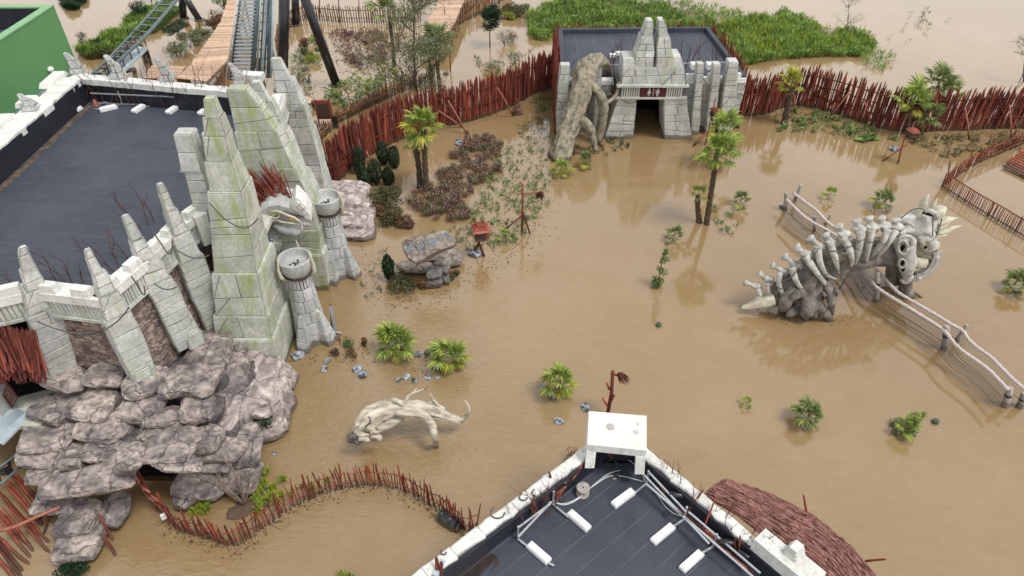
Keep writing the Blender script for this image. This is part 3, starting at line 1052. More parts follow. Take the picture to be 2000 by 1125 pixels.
# hanging cables looped over the stones
def sag(a, b_, drop, n=10):
    out = []
    for k in range(n + 1):
        t = k / n
        p = lerp(a, b_, t)
        p = p - V((0, 0, 4 * drop * t * (1 - t)))
        p += V((noise.noise(p * 2) * .05, noise.noise(p * 2 + V((5, 5, 5))) * .05, 0))
        out.append(p)
    return out
for (ua, va, ya, ub, vb, yb_, dr_) in ((72, 628, 15.6, 205, 640, 15.3, .35), (150, 655, 15.4, 252, 600, 15.4, .3), (256, 540, 16.2, 282, 560, 16.2, .5), (300, 555, 17.0, 345, 560, 17.1, .15), (300, 452, 18.2, 335, 470, 18.3, .7), (345, 490, 18.8, 410, 498, 19.2, .2), (408, 395, 19.45, 505, 425, 19.3, .7), (410, 430, 19.5, 404, 410, 19.5, .2)):
    part(MB().tube(sag(PY(ua, va, ya), PY(ub, vb, yb_), dr_), .022, 5), 'hanging_cable', M['cable'], TB, True)

# ------------------------------------------------------------------ dragon head over the porch
DH = thing('dragon_head', 'carved stone dragon head with a yellow eye, scroll and bared teeth above the temple porch', 'sculpture', (-9.3, 23.2, 4.9))
def D(u, v, y):
    return PY(u, v, y)
c = D(548, 425, 23.2)
mb = MB()
s = mpp(c)
pts = [D(505, 408, 23.6), D(530, 412, 23.35), D(560, 420, 23.1), D(590, 424, 23.0), D(606, 430, 22.95)]
def carved(name, px, y, back, m, root, lift=.05, k=.94):
    f = [D(u, v, y) for u, v in px]
    n_ = len(f)
    c_ = sum(f, V((0, 0, 0))) / n_
    bk = [p + back for p in f]
    fr_ = [lerp(c_, p, k) + V((0, -lift, lift * .8)) for p in f]
    fs = [(i, n_ + i, n_ + (i + 1) % n_, (i + 1) % n_) for i in range(n_)] + [tuple(range(n_, 2 * n_))[::-1]]
    fs += [(i, (i + 1) % n_, 2 * n_ + (i + 1) % n_, 2 * n_ + i) for i in range(n_)] + [tuple(range(2 * n_, 3 * n_))]
    return part(MB().add(f + bk + fr_, fs), name, M[m], root)
carved('cranium', [(503, 432), (507, 412), (524, 402), (545, 400), (566, 405), (588, 417), (604, 429), (603, 438), (588, 444), (570, 441), (548, 440), (530, 442), (514, 440)], 22.75, V((-.1, 1.1, .15)), 'stone_grey', DH)
carved('snout_ridge', [(577, 384), (583, 387), (597, 402), (607, 420), (609, 431), (600, 430), (586, 418), (570, 408), (568, 399)], 22.72, V((-.1, .7, .1)), 'stone_white', DH, .06, .9)
for q_ in (((573, 398), (580, 392), (586, 398), (579, 405)), ((581, 406), (588, 400), (594, 406), (588, 413)), ((590, 414), (596, 408), (601, 415), (596, 421))):
    carved('ridge_tile', q_, 22.62, V((0, .1, 0)), 'stone_white', DH, .03, .85)

part(MB().tube([D(530, 434, 22.9), D(555, 446, 22.75), D(580, 452, 22.7), D(592, 447, 22.8)], [.2, .26, .22, .1], 10, wob=.2), 'lower_jaw', M['stone_grey'], DH, True)
# scroll
sp = []
for k in range(26):
    a = k * .42
    r = 13 * (1 - k / 32)
    sp.append(D(537 + r * math.cos(a + 1.2) * 1.05, 421 + r * math.sin(a + 1.2) * .75, 22.62))
part(MB().tube([D(585, 438, 22.55), D(570, 436, 22.5), D(552, 434, 22.55)] + sp, .045, 6), 'scroll_moulding', M['bone_cream'], DH, True)
part(MB().tube([D(525, 412, 22.65), D(545, 413, 22.6), D(560, 420, 22.55), D(575, 425, 22.5), D(590, 436, 22.5)], [.05, .06, .06, .05, .03], 6), 'brow_moulding', M['bone_cream'], DH, True)
yel = simple('amber_eye', (0.62, 0.38, 0.12), (0.5, 0.3, 0.1), 4, .4, bs=0)
ec = D(570, 428, 22.55)
part(MB().ell(ec, (.16, .06, .11), Euler((.5, .25, -.2)).to_matrix()), 'eye', yel, DH, True)
# toothed snout ridges
for k in range(7):
    t = k / 6
    p = D(lerp(548, 594, t), lerp(409, 421, t), 22.75)
    part(MB().box(p + V((0, -.08, -.02)), (.05, .05, .16), Euler((0.5, -.5, -.3)).to_matrix(), .8), 'scale', M['cable'], DH)
for k in range(6):
    p = D(556 + k * 6.5 + (2 if k > 3 else 0), 447 + (k % 2) * 3 + (-4 * (k > 3)), 22.6)
    part(MB().tube([p, p + V((0, -.02, .14))], [.05, .012], 6), 'tooth', M['white'], DH, True)
for k in range(3):
    part(MB().ell(D(589 + 6 * k, 437 + k * .5, 22.72), (.085, .09, .11), nu=8, nv=6), 'nostril_stone', M['bone'], DH, True)
for k in range(3):
    c = D(524 + k * 8, 463 + k * 7, 23.0 - k * .1)
    part(MB().box(c, (.34, .34, .34), Euler((.2, .5, .35)).to_matrix(), .92), 'jaw_block', M['stone_grey'], DH)
# crown of red stakes
def stake_mesh(name, m, n=6, seed=0):
    rr = random.Random(seed)
    mb = MB()
    pts = [V((0, 0, 0)), V((rr.uniform(-.4, .4), rr.uniform(-.4, .4), .35)), V((rr.uniform(-.4, .4), rr.uniform(-.4, .4), .7)), V((0, 0, .93)), V((0, 0, 1))]
    vs, fs = [], []
    for i, (p, r) in enumerate(zip(pts, (1, .95, .88, .72, .08))):
        for k in range(n):
            a = 2 * math.pi * k / n
            vs.append((p.x + r * math.cos(a), p.y + r * math.sin(a), p.z))
    for i in range(4):
        for k in range(n):
            a, b_ = i * n + k, i * n + (k + 1) % n
            fs.append((a, b_, b_ + n, a + n))
    fs.append(tuple(range(4 * n, 5 * n)))
    mb.add(vs, fs)
    return mb.mesh(name, m, smooth=False)
STK = {k: [stake_mesh('stake', M[k], 6, s) for s in range(3)] for k in ('red', 'red_dark', 'red_bright', 'brown_wood', 'red_pale')}
CR = thing('stake_headdress', 'spiky crest of dark red stakes fanned out on top of the stone dragon head', 'stakes', (-9.8, 23.6, 5.3))
for k in range(95):
    u, v = rnd.uniform(503, 576), 0
    v = 408 + (u - 540) * .02 + rnd.uniform(-18, 0)
    a = D(u, v, rnd.uniform(23.2, 23.9))
    L_ = rnd.uniform(.8, 1.75)
    dv = V((-.62 + (u - 540) * .008 + rnd.uniform(-.22, .22), .25 + rnd.uniform(-.2, .2), 1)).normalized()
    inst(rnd.choice(STK[rnd.choice(('red', 'red_dark', 'red_bright', 'red'))]), 'stake', CR, aim(a - dv * .25, a + dv * L_, rnd.uniform(.022, .042), rnd.uniform(0, 6)))

# ------------------------------------------------------------------ brazier towers in front of the porch
def brazier(p, label, rz=0.0):
    t = thing('brazier_tower', label, 'stone brazier', (p.x, p.y, 0), 'stone brazier towers beside the temple porch')
    o = V((p.x, p.y, 0))
    prof = [(0, .66), (.55, .62), (1.1, .57), (1.65, .53), (2.2, .49), (2.75, .45)]
    part(MB().lathe(o, [(r - .02, z) for z, r in prof] + [(.36, 2.76), (.42, 3.3), (.5, 3.5)], 24), 'column', M['mortar'], t, True)
    for i in range(5):
        z0, r0 = prof[i]; z1, r1 = prof[i + 1]
        nb = 7
        off = rnd.uniform(0, 1)
        for k in range(nb):
            a0, a1 = (k + off) * 2 * math.pi / nb, (k + 1 + off) * 2 * math.pi / nb
            b = MB()
            m_ = 4
            vs, fs = [], []
            g = .022
            for q in range(m_ + 1):
                a = lerp(a0 + g, a1 - g, q / m_)
                cs, sn = math.cos(a), math.sin(a)
                e = .02 if q in (0, m_) else 0
                for rr_, zz in ((r0 - .03, z0 + .012), (r0 + .025 - e, z0 + .03), (r1 + .025 - e, z1 - .03), (r1 - .03, z1 - .012)):
                    vs.append(o + V((rr_ * cs, rr_ * sn, zz)))
            for q in range(m_):
                for e in range(3):
                    fs.append((q * 4 + e, (q + 1) * 4 + e, (q + 1) * 4 + e + 1, q * 4 + e + 1))
            b.add(vs, fs)
            part(b, 'stone_block', M['stone_grey'], t, True, 40)
    for k in range(22):
        a = k * 2 * math.pi / 22
        cs, sn = math.cos(a), math.sin(a)
        m3 = Matrix.Rotation(a, 3, 'Z')
        b = MB().box(o + V((cs * .43, sn * .43, 3.0)), (.07, .095, .42), m3)
        part(b, 'flute', M['stone_grey'], t)
    bowl = [(.36, 3.2), (.5, 3.36), (.60, 3.6), (.645, 3.85), (.65, 4.02), (.60, 4.06), (.55, 4.02), (.52, 3.85), (.46, 3.74), (0, 3.70)]
    bw = part(MB().lathe(o, bowl, 32), 'bowl', M['stone_grey'], t, True, 35)
    b = MB()
    for k in range(9):
        a = k * .7
        b.ell(o + V((math.cos(a) * .1 * (k % 3), math.sin(a) * .1 * (k % 3), 3.74)), (.05, .04, .04), nu=6, nv=4)
    part(b, 'embers', M['plastic_black'], bw, True, kind='stuff')
    pts = [o + V((math.cos(k * .5) * (.52 + .02 * math.sin(k * 3)), math.sin(k * .5) * .52, 3.32 + .03 * math.sin(k * 2.2))) for k in range(14)]
    part(MB().tube(pts, .035, 5), 'rope_ring', M['dark_wood'], t, True)
    part(MB().tube([p_ + V((0, 0, .07)) for p_ in pts], .025, 5), 'rope_ring', M['dark_wood'], t, True)
    for a in (-2.3, -.2, 1.6):
        cs, sn = math.cos(a), math.sin(a)
        hp = [o + V((cs * r, sn * r, z)) for r, z in ((.56, 3.25), (.72, 3.5), (.74, 3.85), (.68, 4.2), (.62, 4.38))]
        part(MB().tube(hp, [.08, .08, .06, .035, .01], 8), 'horn', M['bone_cream'], t, True)
    for a in (-1.75, -.45):
        c = o + V((math.cos(a) * .75, math.sin(a) * .75, 0))
        c2 = o + V((math.cos(a) * .58, math.sin(a) * .58, 0))
        masonry(t, 'foot_spur', [rring(0, c.x, c.y, .3, .26, a), rring(.5, lerp(c, c2, .2).x, lerp(c, c2, .2).y, .26, .22, a), rring(1.1, lerp(c, c2, .7).x, lerp(c, c2, .7).y, .17, .15, a), rring(1.55, c2.x, c2.y, .08, .08, a)], 'stone_grey', .45, .6, int(abs(a) * 10), gap=.01)
    return t
brazier(P(612, 655, 0), 'nearer stone brazier tower on a round column, left of the red dead stalks')
brazier(P(664, 530, 0), 'farther stone brazier tower on a round column, beside the pale rocks')
# ------------------------------------------------------------------ rock outcrop under the temple
M['rock_dark'] = rock_mat('shaded_cave_rock', (.12, .105, .10), (.07, .065, .07), (.17, .15, .14))  # darker copy of the rockwork, cave and gap shade put into its colour
RK = thing('rock_outcrop', 'huge grey and purple layered rock outcrop with a dark cave mouth under the temple front', 'rocks', (-10, 15, 0))
def zslope(u, v):
    """height of the outcrop's surface where it is seen at (u, v)"""
    if u < 400:
        z = 3.2 if v < 720 else lerp(3.2, .9, min(1, (v - 720) / 270))
    else:
        z = lerp(2.6, .4, min(1, max(0, (v - 640) / 230)))
    if u > 480:
        z = min(z, .9)
    return z
def rk(zx, zy, w_, h_, z=None, rot=0.0, sub=4, deep=1.0, mname='rock', root=None, tilt=0.0, seed=None, ox=0, oy=725, sc=2.812):
    u, v = ox + zx / sc, oy + zy / sc
    z = zslope(u, v) if z is None else z
    p = P(u, v, z)
    s = mpp(p) / sc
    rx, rz = w_ / 2 * s * 1.10, h_ / 2 * s * .70
    ry = max(rz, min(rx, rz * 1.7)) * deep * 1.15
    c = p + V((0, ry * .35, -rz * .45))
    sd = int(zx * 7 + zy * 3) if seed is None else seed
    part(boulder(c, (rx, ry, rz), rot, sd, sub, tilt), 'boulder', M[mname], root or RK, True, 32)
front = [(340, 60, 250, 170), (565, 30, 230, 160), (620, -40, 200, 110), (770, 70, 230, 190), (940, 80, 200, 210), (1080, 70, 220, 200),
    (270, 220, 240, 190), (480, 200, 270, 210), (240, 370, 320, 190), (560, 320, 310, 210), (750, 215, 250, 170), (870, 270, 240, 120),
    (900, 340, 310, 190), (1070, 220, 190, 190), (600, 440, 320, 190), (380, 490, 190, 200), (190, 480, 230, 140), (240, 580, 240, 130),
    (1075, 400, 260, 170), (1190, 560, 240, 160)]
for e in front:
    rk(*e, rot=rnd.uniform(-.25, .25))
# the long lip over the cave
rk(380, 640, 460, 150, 1.8, rot=.1)
rk(560, 605, 340, 170, 2.25, rot=.35)
rk(700, 480, 150, 200, 3.1)
rk(905, 445, 350, 170, 2.9)
rk(960, 520, 290, 100, 2.7)
for q_ in ((-12.9, 14.6, .8), (-9.9, 15.2, .0)):
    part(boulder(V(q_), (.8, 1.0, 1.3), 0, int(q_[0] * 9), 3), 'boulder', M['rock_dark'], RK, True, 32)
part(MB().box(V((-11.0, 14.25, .45)), (2.6, .3, 1.7)), 'cave_shade_panel', M['dark_void'], RK)  # black panel added to stand in for the deep shade of the cave
# lower column left of the cave
rk(270, 745, 220, 130, .95)
rk(440, 770, 200, 100, .8)
rk(600, 790, 190, 190, .55)
rk(400, 850, 250, 150, .75)
rk(415, 965, 270, 220, .45, sub=4)
# right foot of the cave and the bushy ledge
rk(1290, 450, 270, 230, 1.0)
rk(1320, 600, 210, 210, .5)
rk(1140, 640, 210, 200, .5)
rk(1010, 690, 180, 200, .4)
rk(1150, 500, 280, 160, 1.1)
rk(1200, 450, 280, 150, 1.45)
rk(1060, 630, 230, 200, .7)
# long pale slabs on the right
rk(1260, 230, 200, 330, 1.25, rot=-.5, mname='rock_pale')
rk(1170, 320, 260, 170, 1.25, rot=.5)
rk(1400, 120, 250, 180, 1.0, mname='rock_pale')
for (u, v, w_, h_, z) in ((432, 690, 90, 80, 1.7), (470, 712, 90, 80, 1.3), (420, 660, 70, 60, 2.0), (505, 730, 80, 80, .9), (475, 770, 170, 150, .95), (430, 740, 90, 120, 1.7), (400, 700, 90, 90, 2.3), (535, 760, 70, 60, .5), (548, 795, 55, 70, .3), (505, 835, 110, 90, .4), (560, 745, 40, 50, .25)):
    rk(u, v, w_, h_, z, ox=0, oy=0, sc=1.0, mname='rock_pale' if u > 440 and v < 790 else 'rock')
# mass behind so that no gap shows
for (x, y, z, a, b_, c_) in ((-13.6, 16.4, 1.4, 1.7, 1.3, 1.7), (-11.8, 17.6, 1.0, 1.4, 1.6, 1.7), (-10.4, 18.0, .6, 1.6, 1.4, 1.3), (-12.4, 15.6, 1.9, 1.2, .9, .5), (-11.9, 14.75, 1.65, 1.2, .7, .45), (-10.8, 14.8, 1.55, 1.1, .7, .42), (-10.6, 15.7, 1.6, 1.1, .8, .5), (-9.9, 15.4, 1.0, .9, .8, .5), (-10.7, 16.8, 1.5, 1.0, .8, .9), (-9.6, 16.6, .1, 1.0, .9, .7)):
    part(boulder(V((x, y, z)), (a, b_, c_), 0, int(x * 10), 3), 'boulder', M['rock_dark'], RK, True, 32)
def slabrock(u0, v0, z0, u1, v1, z1, wd, th, mname, seed):
    a, b_ = P(u0, v0, z0), P(u1, v1, z1)
    d = b_ - a
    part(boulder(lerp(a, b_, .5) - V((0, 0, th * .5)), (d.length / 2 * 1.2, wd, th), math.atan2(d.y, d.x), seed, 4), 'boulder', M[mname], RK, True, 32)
slabrock(535, 705, .95, 470, 790, 1.15, .75, .6, 'rock_pale', 501)
slabrock(480, 780, 1.15, 405, 868, 1.45, .55, .5, 'rock_pale', 502)
slabrock(452, 735, 1.55, 400, 818, 1.9, .45, .45, 'rock', 503)
slabrock(420, 720, 2.0, 360, 770, 2.4, .45, .45, 'rock', 504)
slabrock(445, 842, .9, 400, 885, 1.1, .4, .4, 'rock', 505)
# flat inset stone
part(MB().slab([P(458, 768, 1.3), P(476, 774, 1.3), P(486, 758, 1.3), P(468, 752, 1.3)], V((0, 0, 1)), .03, .1, 0, .01), 'flat_stone', M['rock'], RK)

PR = thing('pale_rocks', 'cluster of pale rounded rocks at the foot of the farthest buttress beside the water', 'rocks', P(670, 420, 0))
for (u, v, w_, h_, z) in ((630, 372, 90, 40, .8), (675, 378, 80, 50, .8), (640, 410, 100, 60, .9), (655, 392, 110, 60, 1.0), (700, 398, 50, 50, .5), (690, 430, 70, 70, .45), (672, 425, 60, 50, .7), (700, 452, 60, 50, .3), (625, 440, 50, 60, .5), (712, 432, 30, 50, .2)):
    rk(u, v, w_ * 1.1, h_ * 1.1, z, ox=0, oy=0, sc=1.0, mname='rock_pale', root=PR)
# ------------------------------------------------------------------ gate building at the back
GB = thing('gate_building', 'small flat-roofed stone building with a stepped twin-horned gateway and dark doorway at the back', 'building', (8, 42, 0))
ZB = 3.15
gA, gB = P(1092, 262, 0), P(1432, 254, 0)
gA = V((gA.x, 39.3, 0)); gB = V((gB.x + .1, 39.6, 0))
gC, gD = P(1383, 60, ZB), P(1090, 64, ZB)
gC.z = gD.z = 0
part(MB().prism([(gA.x, gA.y), (gB.x, gB.y), (gC.x, gC.y), (gD.x, gD.y)], ZB - .3, ZB), 'roof', M['membrane'], GB)
for k_, (A, B) in enumerate(((gD, gA), (gB, gC), (gC, gD))):
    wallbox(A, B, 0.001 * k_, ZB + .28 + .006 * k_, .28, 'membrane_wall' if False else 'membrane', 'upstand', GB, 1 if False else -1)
wallbox(gA, V((5.6, 39.35, 0)), 0, ZB, .3, 'mortar', 'wall', GB, -1)
wallbox(V((9.9, 39.45, 0)), gB, 0, ZB, .3, 'mortar', 'wall', GB, -1)
wallbox(V((5.6, 39.35, 0)), V((6.9, 39.38, 0)), 0, ZB, .3, 'mortar', 'wall', GB, -1)
wallbox(V((9.1, 39.42, 0)), V((9.9, 39.45, 0)), 0, ZB, .3, 'mortar', 'wall', GB, -1)
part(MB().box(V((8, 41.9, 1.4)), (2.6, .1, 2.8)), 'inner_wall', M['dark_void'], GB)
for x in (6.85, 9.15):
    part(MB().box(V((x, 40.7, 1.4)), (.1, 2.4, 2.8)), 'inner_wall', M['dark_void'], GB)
rubble(GB, 'rubble_stonework', V((gA.x, 39.28, 0)), V((5.7, 39.33, 0)), 0, 2.4, 'stone_grey', 91, .15)
rubble(GB, 'rubble_stonework', V((9.7, 39.42, 0)), V((gB.x, gB.y - .03, 0)), 0, 2.4, 'stone_grey', 92, .15)
parapet(GB, V((gA.x, 39.3, 0)), V((5.9, 39.3, 0)), ZB + .15, .9, .5, 93, mer=1)
parapet(GB, V((9.8, 39.4, 0)), V((gB.x, gB.y - .02, 0)), ZB + .15, .9, .5, 94, mer=3)
mb = MB()
for k in range(8):
    t = (k + 1) / 9
    a, b_ = lerp(gA, gB, t) + V((0, .5, ZB + .003)), lerp(gD, gC, t) + V((0, -.3, ZB + .003))
    mb.beam(a, b_, .03, .005)
part(mb, 'seam', M['seam'], GB, kind='stuff')
def XY(u, v, y):
    return PY(u, v, y)
def colm(pl, ph, y0, y1, m='stone', c=.42, seed=1, name='pillar', root=GB, bl=.7):
    """pl, ph: lists of (v, u_left, u_right) from bottom to top on the plane y0"""
    rs = []
    for i, (v, ul, ur) in enumerate(pl):
        z = 0 if i == 0 else PY((ul + ur) / 2, v, y0).z
        rs.append((z, [V((PY(ul, v, y0).x, y0)), V((PY(ur, v, y0).x, y0)), V((PY(ur, v, y0).x, y1)), V((PY(ul, v, y0).x, y1))]))
    return masonry(root, name, rs, m, c, bl, seed, gap=.012, ch=.02)
colm([(262, 1087, 1112), (200, 1088, 1112), (128, 1095, 1113)], 0, 38.7, 39.2, seed=101)
colm([(258, 1158, 1172), (131, 1165, 1175)], 0, 39.0, 39.4, seed=102)
colm([(254, 1350, 1366), (126, 1362, 1375)], 0, 38.9, 39.4, seed=103)
colm([(250, 1380, 1398), (126, 1394, 1408)], 0, 38.9, 39.4, seed=104)
colm([(252, 1405, 1432), (190, 1411, 1437), (122, 1424, 1443)], 0, 38.8, 39.5, seed=105)
for u in (1357, 1388):
    p = PY(u, 128, 40.0)
    part(MB().box(p, (.5, .5, .3)), 'merlon', M['stone_white'], GB)
Yg = 38.3
colm([(273, 1180, 1236), (225, 1196, 1240), (192, 1207, 1243)], 0, Yg, 40.2, c=.6, seed=106, name='gate_leg', bl=.9)
colm([(269, 1298, 1352), (225, 1297, 1345), (192, 1297, 1340)], 0, Yg, 40.2, c=.6, seed=107, name='gate_leg', bl=.9)
zl = PY(1275, 192, Yg).z
z2 = PY(1275, 166, Yg).z
x0, x1 = PY(1205, 180, Yg).x, PY(1341, 180, Yg).x
part(MB().box(V(((x0 + x1) / 2, 39.3, (zl + z2) / 2)), (x1 - x0, 1.8, z2 - zl)), 'lintel', M['mortar'], GB)
lt = MB().box(V(((x0 + x1) / 2, Yg - .02, zl + .05)), (x1 - x0 + .1, .2, .12))
part(lt, 'moulding', M['stone'], GB)
part(MB().box(V(((x0 + x1) / 2, Yg - .02, z2 - .04)), (x1 - x0 + .1, .24, .12)), 'moulding', M['stone'], GB)
sx0, sx1 = PY(1251, 180, Yg).x, PY(1300, 180, Yg).x
x = x0 + .25
while x < x1 - .25:
    if not (sx0 - .06 < x + .06 < sx1 + .06):
        part(MB().box(V((x + .05, Yg + .24, (zl + z2) / 2)), (rnd.uniform(.07, .1), .62, z2 - zl - .2)), 'flute', M['stone'], GB)
    x += .135
sgn = part(MB().box(V(((sx0 + sx1) / 2, Yg - .06, (zl + z2) / 2)), (sx1 - sx0, .06, z2 - zl - .22)), 'toilet_sign', M['sign_red'], GB, label='maroon panel with white man and woman figures')
mb = MB()
cx, cz, yy = (sx0 + sx1) / 2, (zl + z2) / 2, Yg - .1
for s in (-.24, .24):
    mb.lathe(V((cx + s, yy, cz + .19)), [(0, -.05), (.045, 0), (0, .05)], 8)
    if s < 0:
        mb.add([(cx + s - .05, yy, cz + .13), (cx + s + .05, yy, cz + .13), (cx + s + .12, yy, cz - .1), (cx + s - .12, yy, cz - .1)], [(3, 2, 1, 0)])
    else:
        mb.box(V((cx + s, yy, cz + .02)), (.11, .02, .22))
        for q in (-.09, .09):
            mb.box(V((cx + s + q, yy, cz + .03)), (.03, .02, .19))
    for q in (-.03, .03):
        mb.box(V((cx + s + q, yy, cz - .16)), (.035, .02, .16))
mb.box(V((cx, yy, cz)), (.03, .02, .42))
part(mb, 'figure_symbol', M['bone'], sgn)
def zb(v):
    return PY(1275, v, 38.6).z
def xb(u, v):
    return PY(u, v, 38.6).x
def stepped(levels, y0, y1, seed, c=.42, bl=.7):
    rs = []
    for v, ul, ur, dy in levels:
        rs.append((zb(v), [V((xb(ul, v), y0 + dy)), V((xb(ur, v), y0 + dy)), V((xb(ur, v), y1 - dy * .5)), V((xb(ul, v), y1 - dy * .5))]))
    masonry(GB, 'gate_tower', rs, 'stone', c, bl, seed, gap=.012, ch=.02)
stepped([(166, 1213, 1338, 0), (132, 1216, 1335, .05)], 38.45, 40.0, 111, .42, .8)
stepped([(132, 1215, 1252, 0), (116, 1217, 1248, .08)], 38.55, 39.9, 112)
stepped([(132, 1306, 1335, 0), (112, 1310, 1330, .08)], 38.55, 39.9, 113)
stepped([(132, 1240, 1275, .05), (112, 1242, 1277, .1), (100, 1245, 1277, .15), (88, 1250, 1277, .2), (74, 1254, 1277, .25), (74, 1257, 1276, .3), (58, 1262, 1277, .35), (46, 1266, 1277, .42)], 38.5, 39.8, 114, .4, .55)
stepped([(132, 1281, 1316, .05), (112, 1283, 1314, .1), (96, 1284, 1311, .2), (76, 1286, 1308, .25), (76, 1287, 1306, .3), (58, 1288, 1303, .35), (45, 1288, 1298, .42)], 38.5, 39.8, 115, .4, .55)
# white skylight box and roof rail
for (u, v, w_) in ((1218, 108, 1.0), (1197, 112, .4)):
    p = P(u, v, ZB)
    part(MB().box(p + V((0, 0, .12)), (w_, .25, .2)), 'roof_vent', M['white'], GB)
part(MB().beam(P(1160, 128, ZB + .4), P(1215, 127, ZB + .4), .05, .05), 'roof_rail', M['galv'], GB)
part(MB().beam(P(1330, 124, ZB + .4), P(1425, 122, ZB + .4), .05, .05), 'roof_rail', M['galv'], GB)
for (ua, va, ub, vb, d_) in ((1090, 190, 1112, 210, .3), (1206, 180, 1245, 196, .4), (1245, 196, 1318, 140, .25), (1337, 150, 1362, 178, .5), (1340, 180, 1392, 172, .4), (1160, 205, 1200, 150, .4), (1372, 150, 1410, 162, .4)):
    part(MB().tube(sag(PY(ua, va, 38.2), PY(ub, vb, 38.2), d_, 8), .022, 4), 'hanging_cable', M['cable'], GB, True)

# ------------------------------------------------------------------ sculpted root trunk leaning over the gate building
RT = thing('root_trunk', 'giant sculpted tan tree root arching over the left end of the gate building', 'root sculpture', P(1090, 300, 0))
def trunk(root, name, pts, rads, mname, n=16, wob=.12, ws=1.6, sub=4, rid=.22):
    # refine
    pp, rr_ = [], []
    for i in range(len(pts) - 1):
        p0 = pts[max(0, i - 1)]; p1 = pts[i]; p2 = pts[i + 1]; p3 = pts[min(len(pts) - 1, i + 2)]
        for k in range(sub):
            t = k / sub
            q = .5 * ((2 * p1) + (p2 - p0) * t + (2 * p0 - 5 * p1 + 4 * p2 - p3) * t * t + (3 * p1 - p0 - 3 * p2 + p3) * t ** 3)
            pp.append(q); rr_.append(lerp(rads[i], rads[i + 1], t))
    pp.append(pts[-1]); rr_.append(rads[-1])
    return part(MB().tube(pp, rr_, n, wob=wob, ws=ws, rid=rid), name, M[mname], root, True)
trunk(RT, 'trunk', [PY(1092, 312, 36.0), PY(1100, 285, 36.3), PY(1112, 245, 37.0), PY(1124, 212, 37.6), PY(1135, 180, 38.1), PY(1143, 152, 38.5), PY(1150, 130, 39.0), PY(1165, 122, 39.6), PY(1178, 130, 40.2), PY(1182, 142, 40.6)],
      [.62, .55, .52, .56, .60, .58, .56, .5, .44, .4], 'trunk_tan', 30, .2, 1.4, 5, .4)
trunk(RT, 'root', [PY(1122, 232, 37.3), PY(1140, 238, 37.1), PY(1153, 252, 36.9), PY(1158, 270, 36.8), PY(1163, 296, 36.5)], [.3, .3, .27, .2, .12], 'trunk_tan', 12)
trunk(RT, 'root', [PY(1146, 165, 38.3), PY(1160, 170, 38.0), PY(1176, 196, 37.8), PY(1178, 225, 37.8), PY(1172, 255, 37.8), PY(1170, 278, 37.6)], [.26, .26, .28, .25, .27, .15], 'trunk_tan', 12)
trunk(RT, 'root', [PY(1155, 150, 38.6), PY(1153, 190, 38.5), PY(1151, 240, 38.5)], [.35, .22, .15], 'trunk_grey', 10)
trunk(RT, 'root', [PY(1172, 205, 37.8), PY(1190, 198, 38.0), PY(1203, 185, 38.2), PY(1210, 160, 38.35)], [.12, .12, .1, .05], 'trunk_tan', 8)
trunk(RT, 'root', [PY(1108, 270, 36.4), PY(1113, 285, 36.4), PY(1117, 297, 36.4)], [.12, .1, .06], 'trunk_tan', 8)
for k in range(7):
    t0, dt = rnd.uniform(0, .6), rnd.uniform(.15, .3)
    a0 = rnd.uniform(0, 6)
    pp = []
    axis = [(1092, 312, 36.0), (1112, 245, 37.0), (1135, 180, 38.1), (1150, 130, 39.0)]
    for q in range(14):
        t = min(.999, t0 + dt * q / 13) * 3
        i = int(t)
        A_, B_ = PY(*axis[i]), PY(*axis[i + 1])
        c = lerp(A_, B_, t - i)
        a = a0 + q * .42
        pp.append(c + V((math.cos(a) * .58, math.sin(a) * .5, math.sin(a) * .25)))
    part(MB().tube(pp, .06, 6, wob=.3), 'vine', M['trunk_tan'], RT, True)
# ------------------------------------------------------------------ foreground building with the corner block
FB = thing('foreground_building', 'flat-roofed building with white coping and a broad white corner block, bottom of the picture', 'building', (3, 9, 0))
ZF = 3.05
ZC = 3.75
lA, lB = P(822, 1108, ZC), P(1148, 866, ZC)
rA, rB = P(1262, 872, ZC), P(1500, 1068, ZC)
dL = (lB - lA).normalized(); dR = (rB - rA).normalized()
lA = lA - dL * 2.5
rB2 = rB + dR * 3.5
for q in (lA, lB, rA, rB, rB2):
    q.z = 0
nL = V((dL.y, -dL.x, 0)); nR = V((-dR.y, dR.x, 0))
nL = V((-dL.y, dL.x, 0)) * -1      # inwards (right of the left edge)
nR = V((dR.y, -dR.x, 0))           # inwards
inL = [lA + nL * .34, lB + nL * .34]
inR = [rA + nR * .26, rB2 + nR * .26]
part(MB().prism([(p.x, p.y) for p in ((lA + nL * .2), (rB2 + V((-9, -3, 0))), (rB2 + nR * .1), (rA + nR * .1), (lB + nL * .2))], ZF - .3, ZF), 'roof', M['membrane'], FB)
def upst(a, b_, nn, th=.1, z1=ZC - .12, name='upstand'):
    mb = MB()
    q = [a, b_, b_ + nn * th, a + nn * th]
    s_ = (b_ - a).cross(nn).z
    mb.prism([(p.x, p.y) for p in (q if s_ > 0 else q[::-1])], ZF - .3, z1)
    return part(mb, name, M['membrane_wall'], FB)
upst(inL[0], inL[1], nL)
upst(inR[0], inR[1], nR)
upst(inL[1] + dL * -.1, lB + dL * .4 + V((.4, .1, 0)), V((.6, -.4, 0)).normalized(), .1)
cb = lB + V((.35, .35, 0)); cb2 = rA + V((-.2, .25, 0))
upst(V((lB.x + .15, lB.y + .1, 0)), V((rA.x - .0, rA.y + .1, 0)), V((0, -1, 0)), .1)
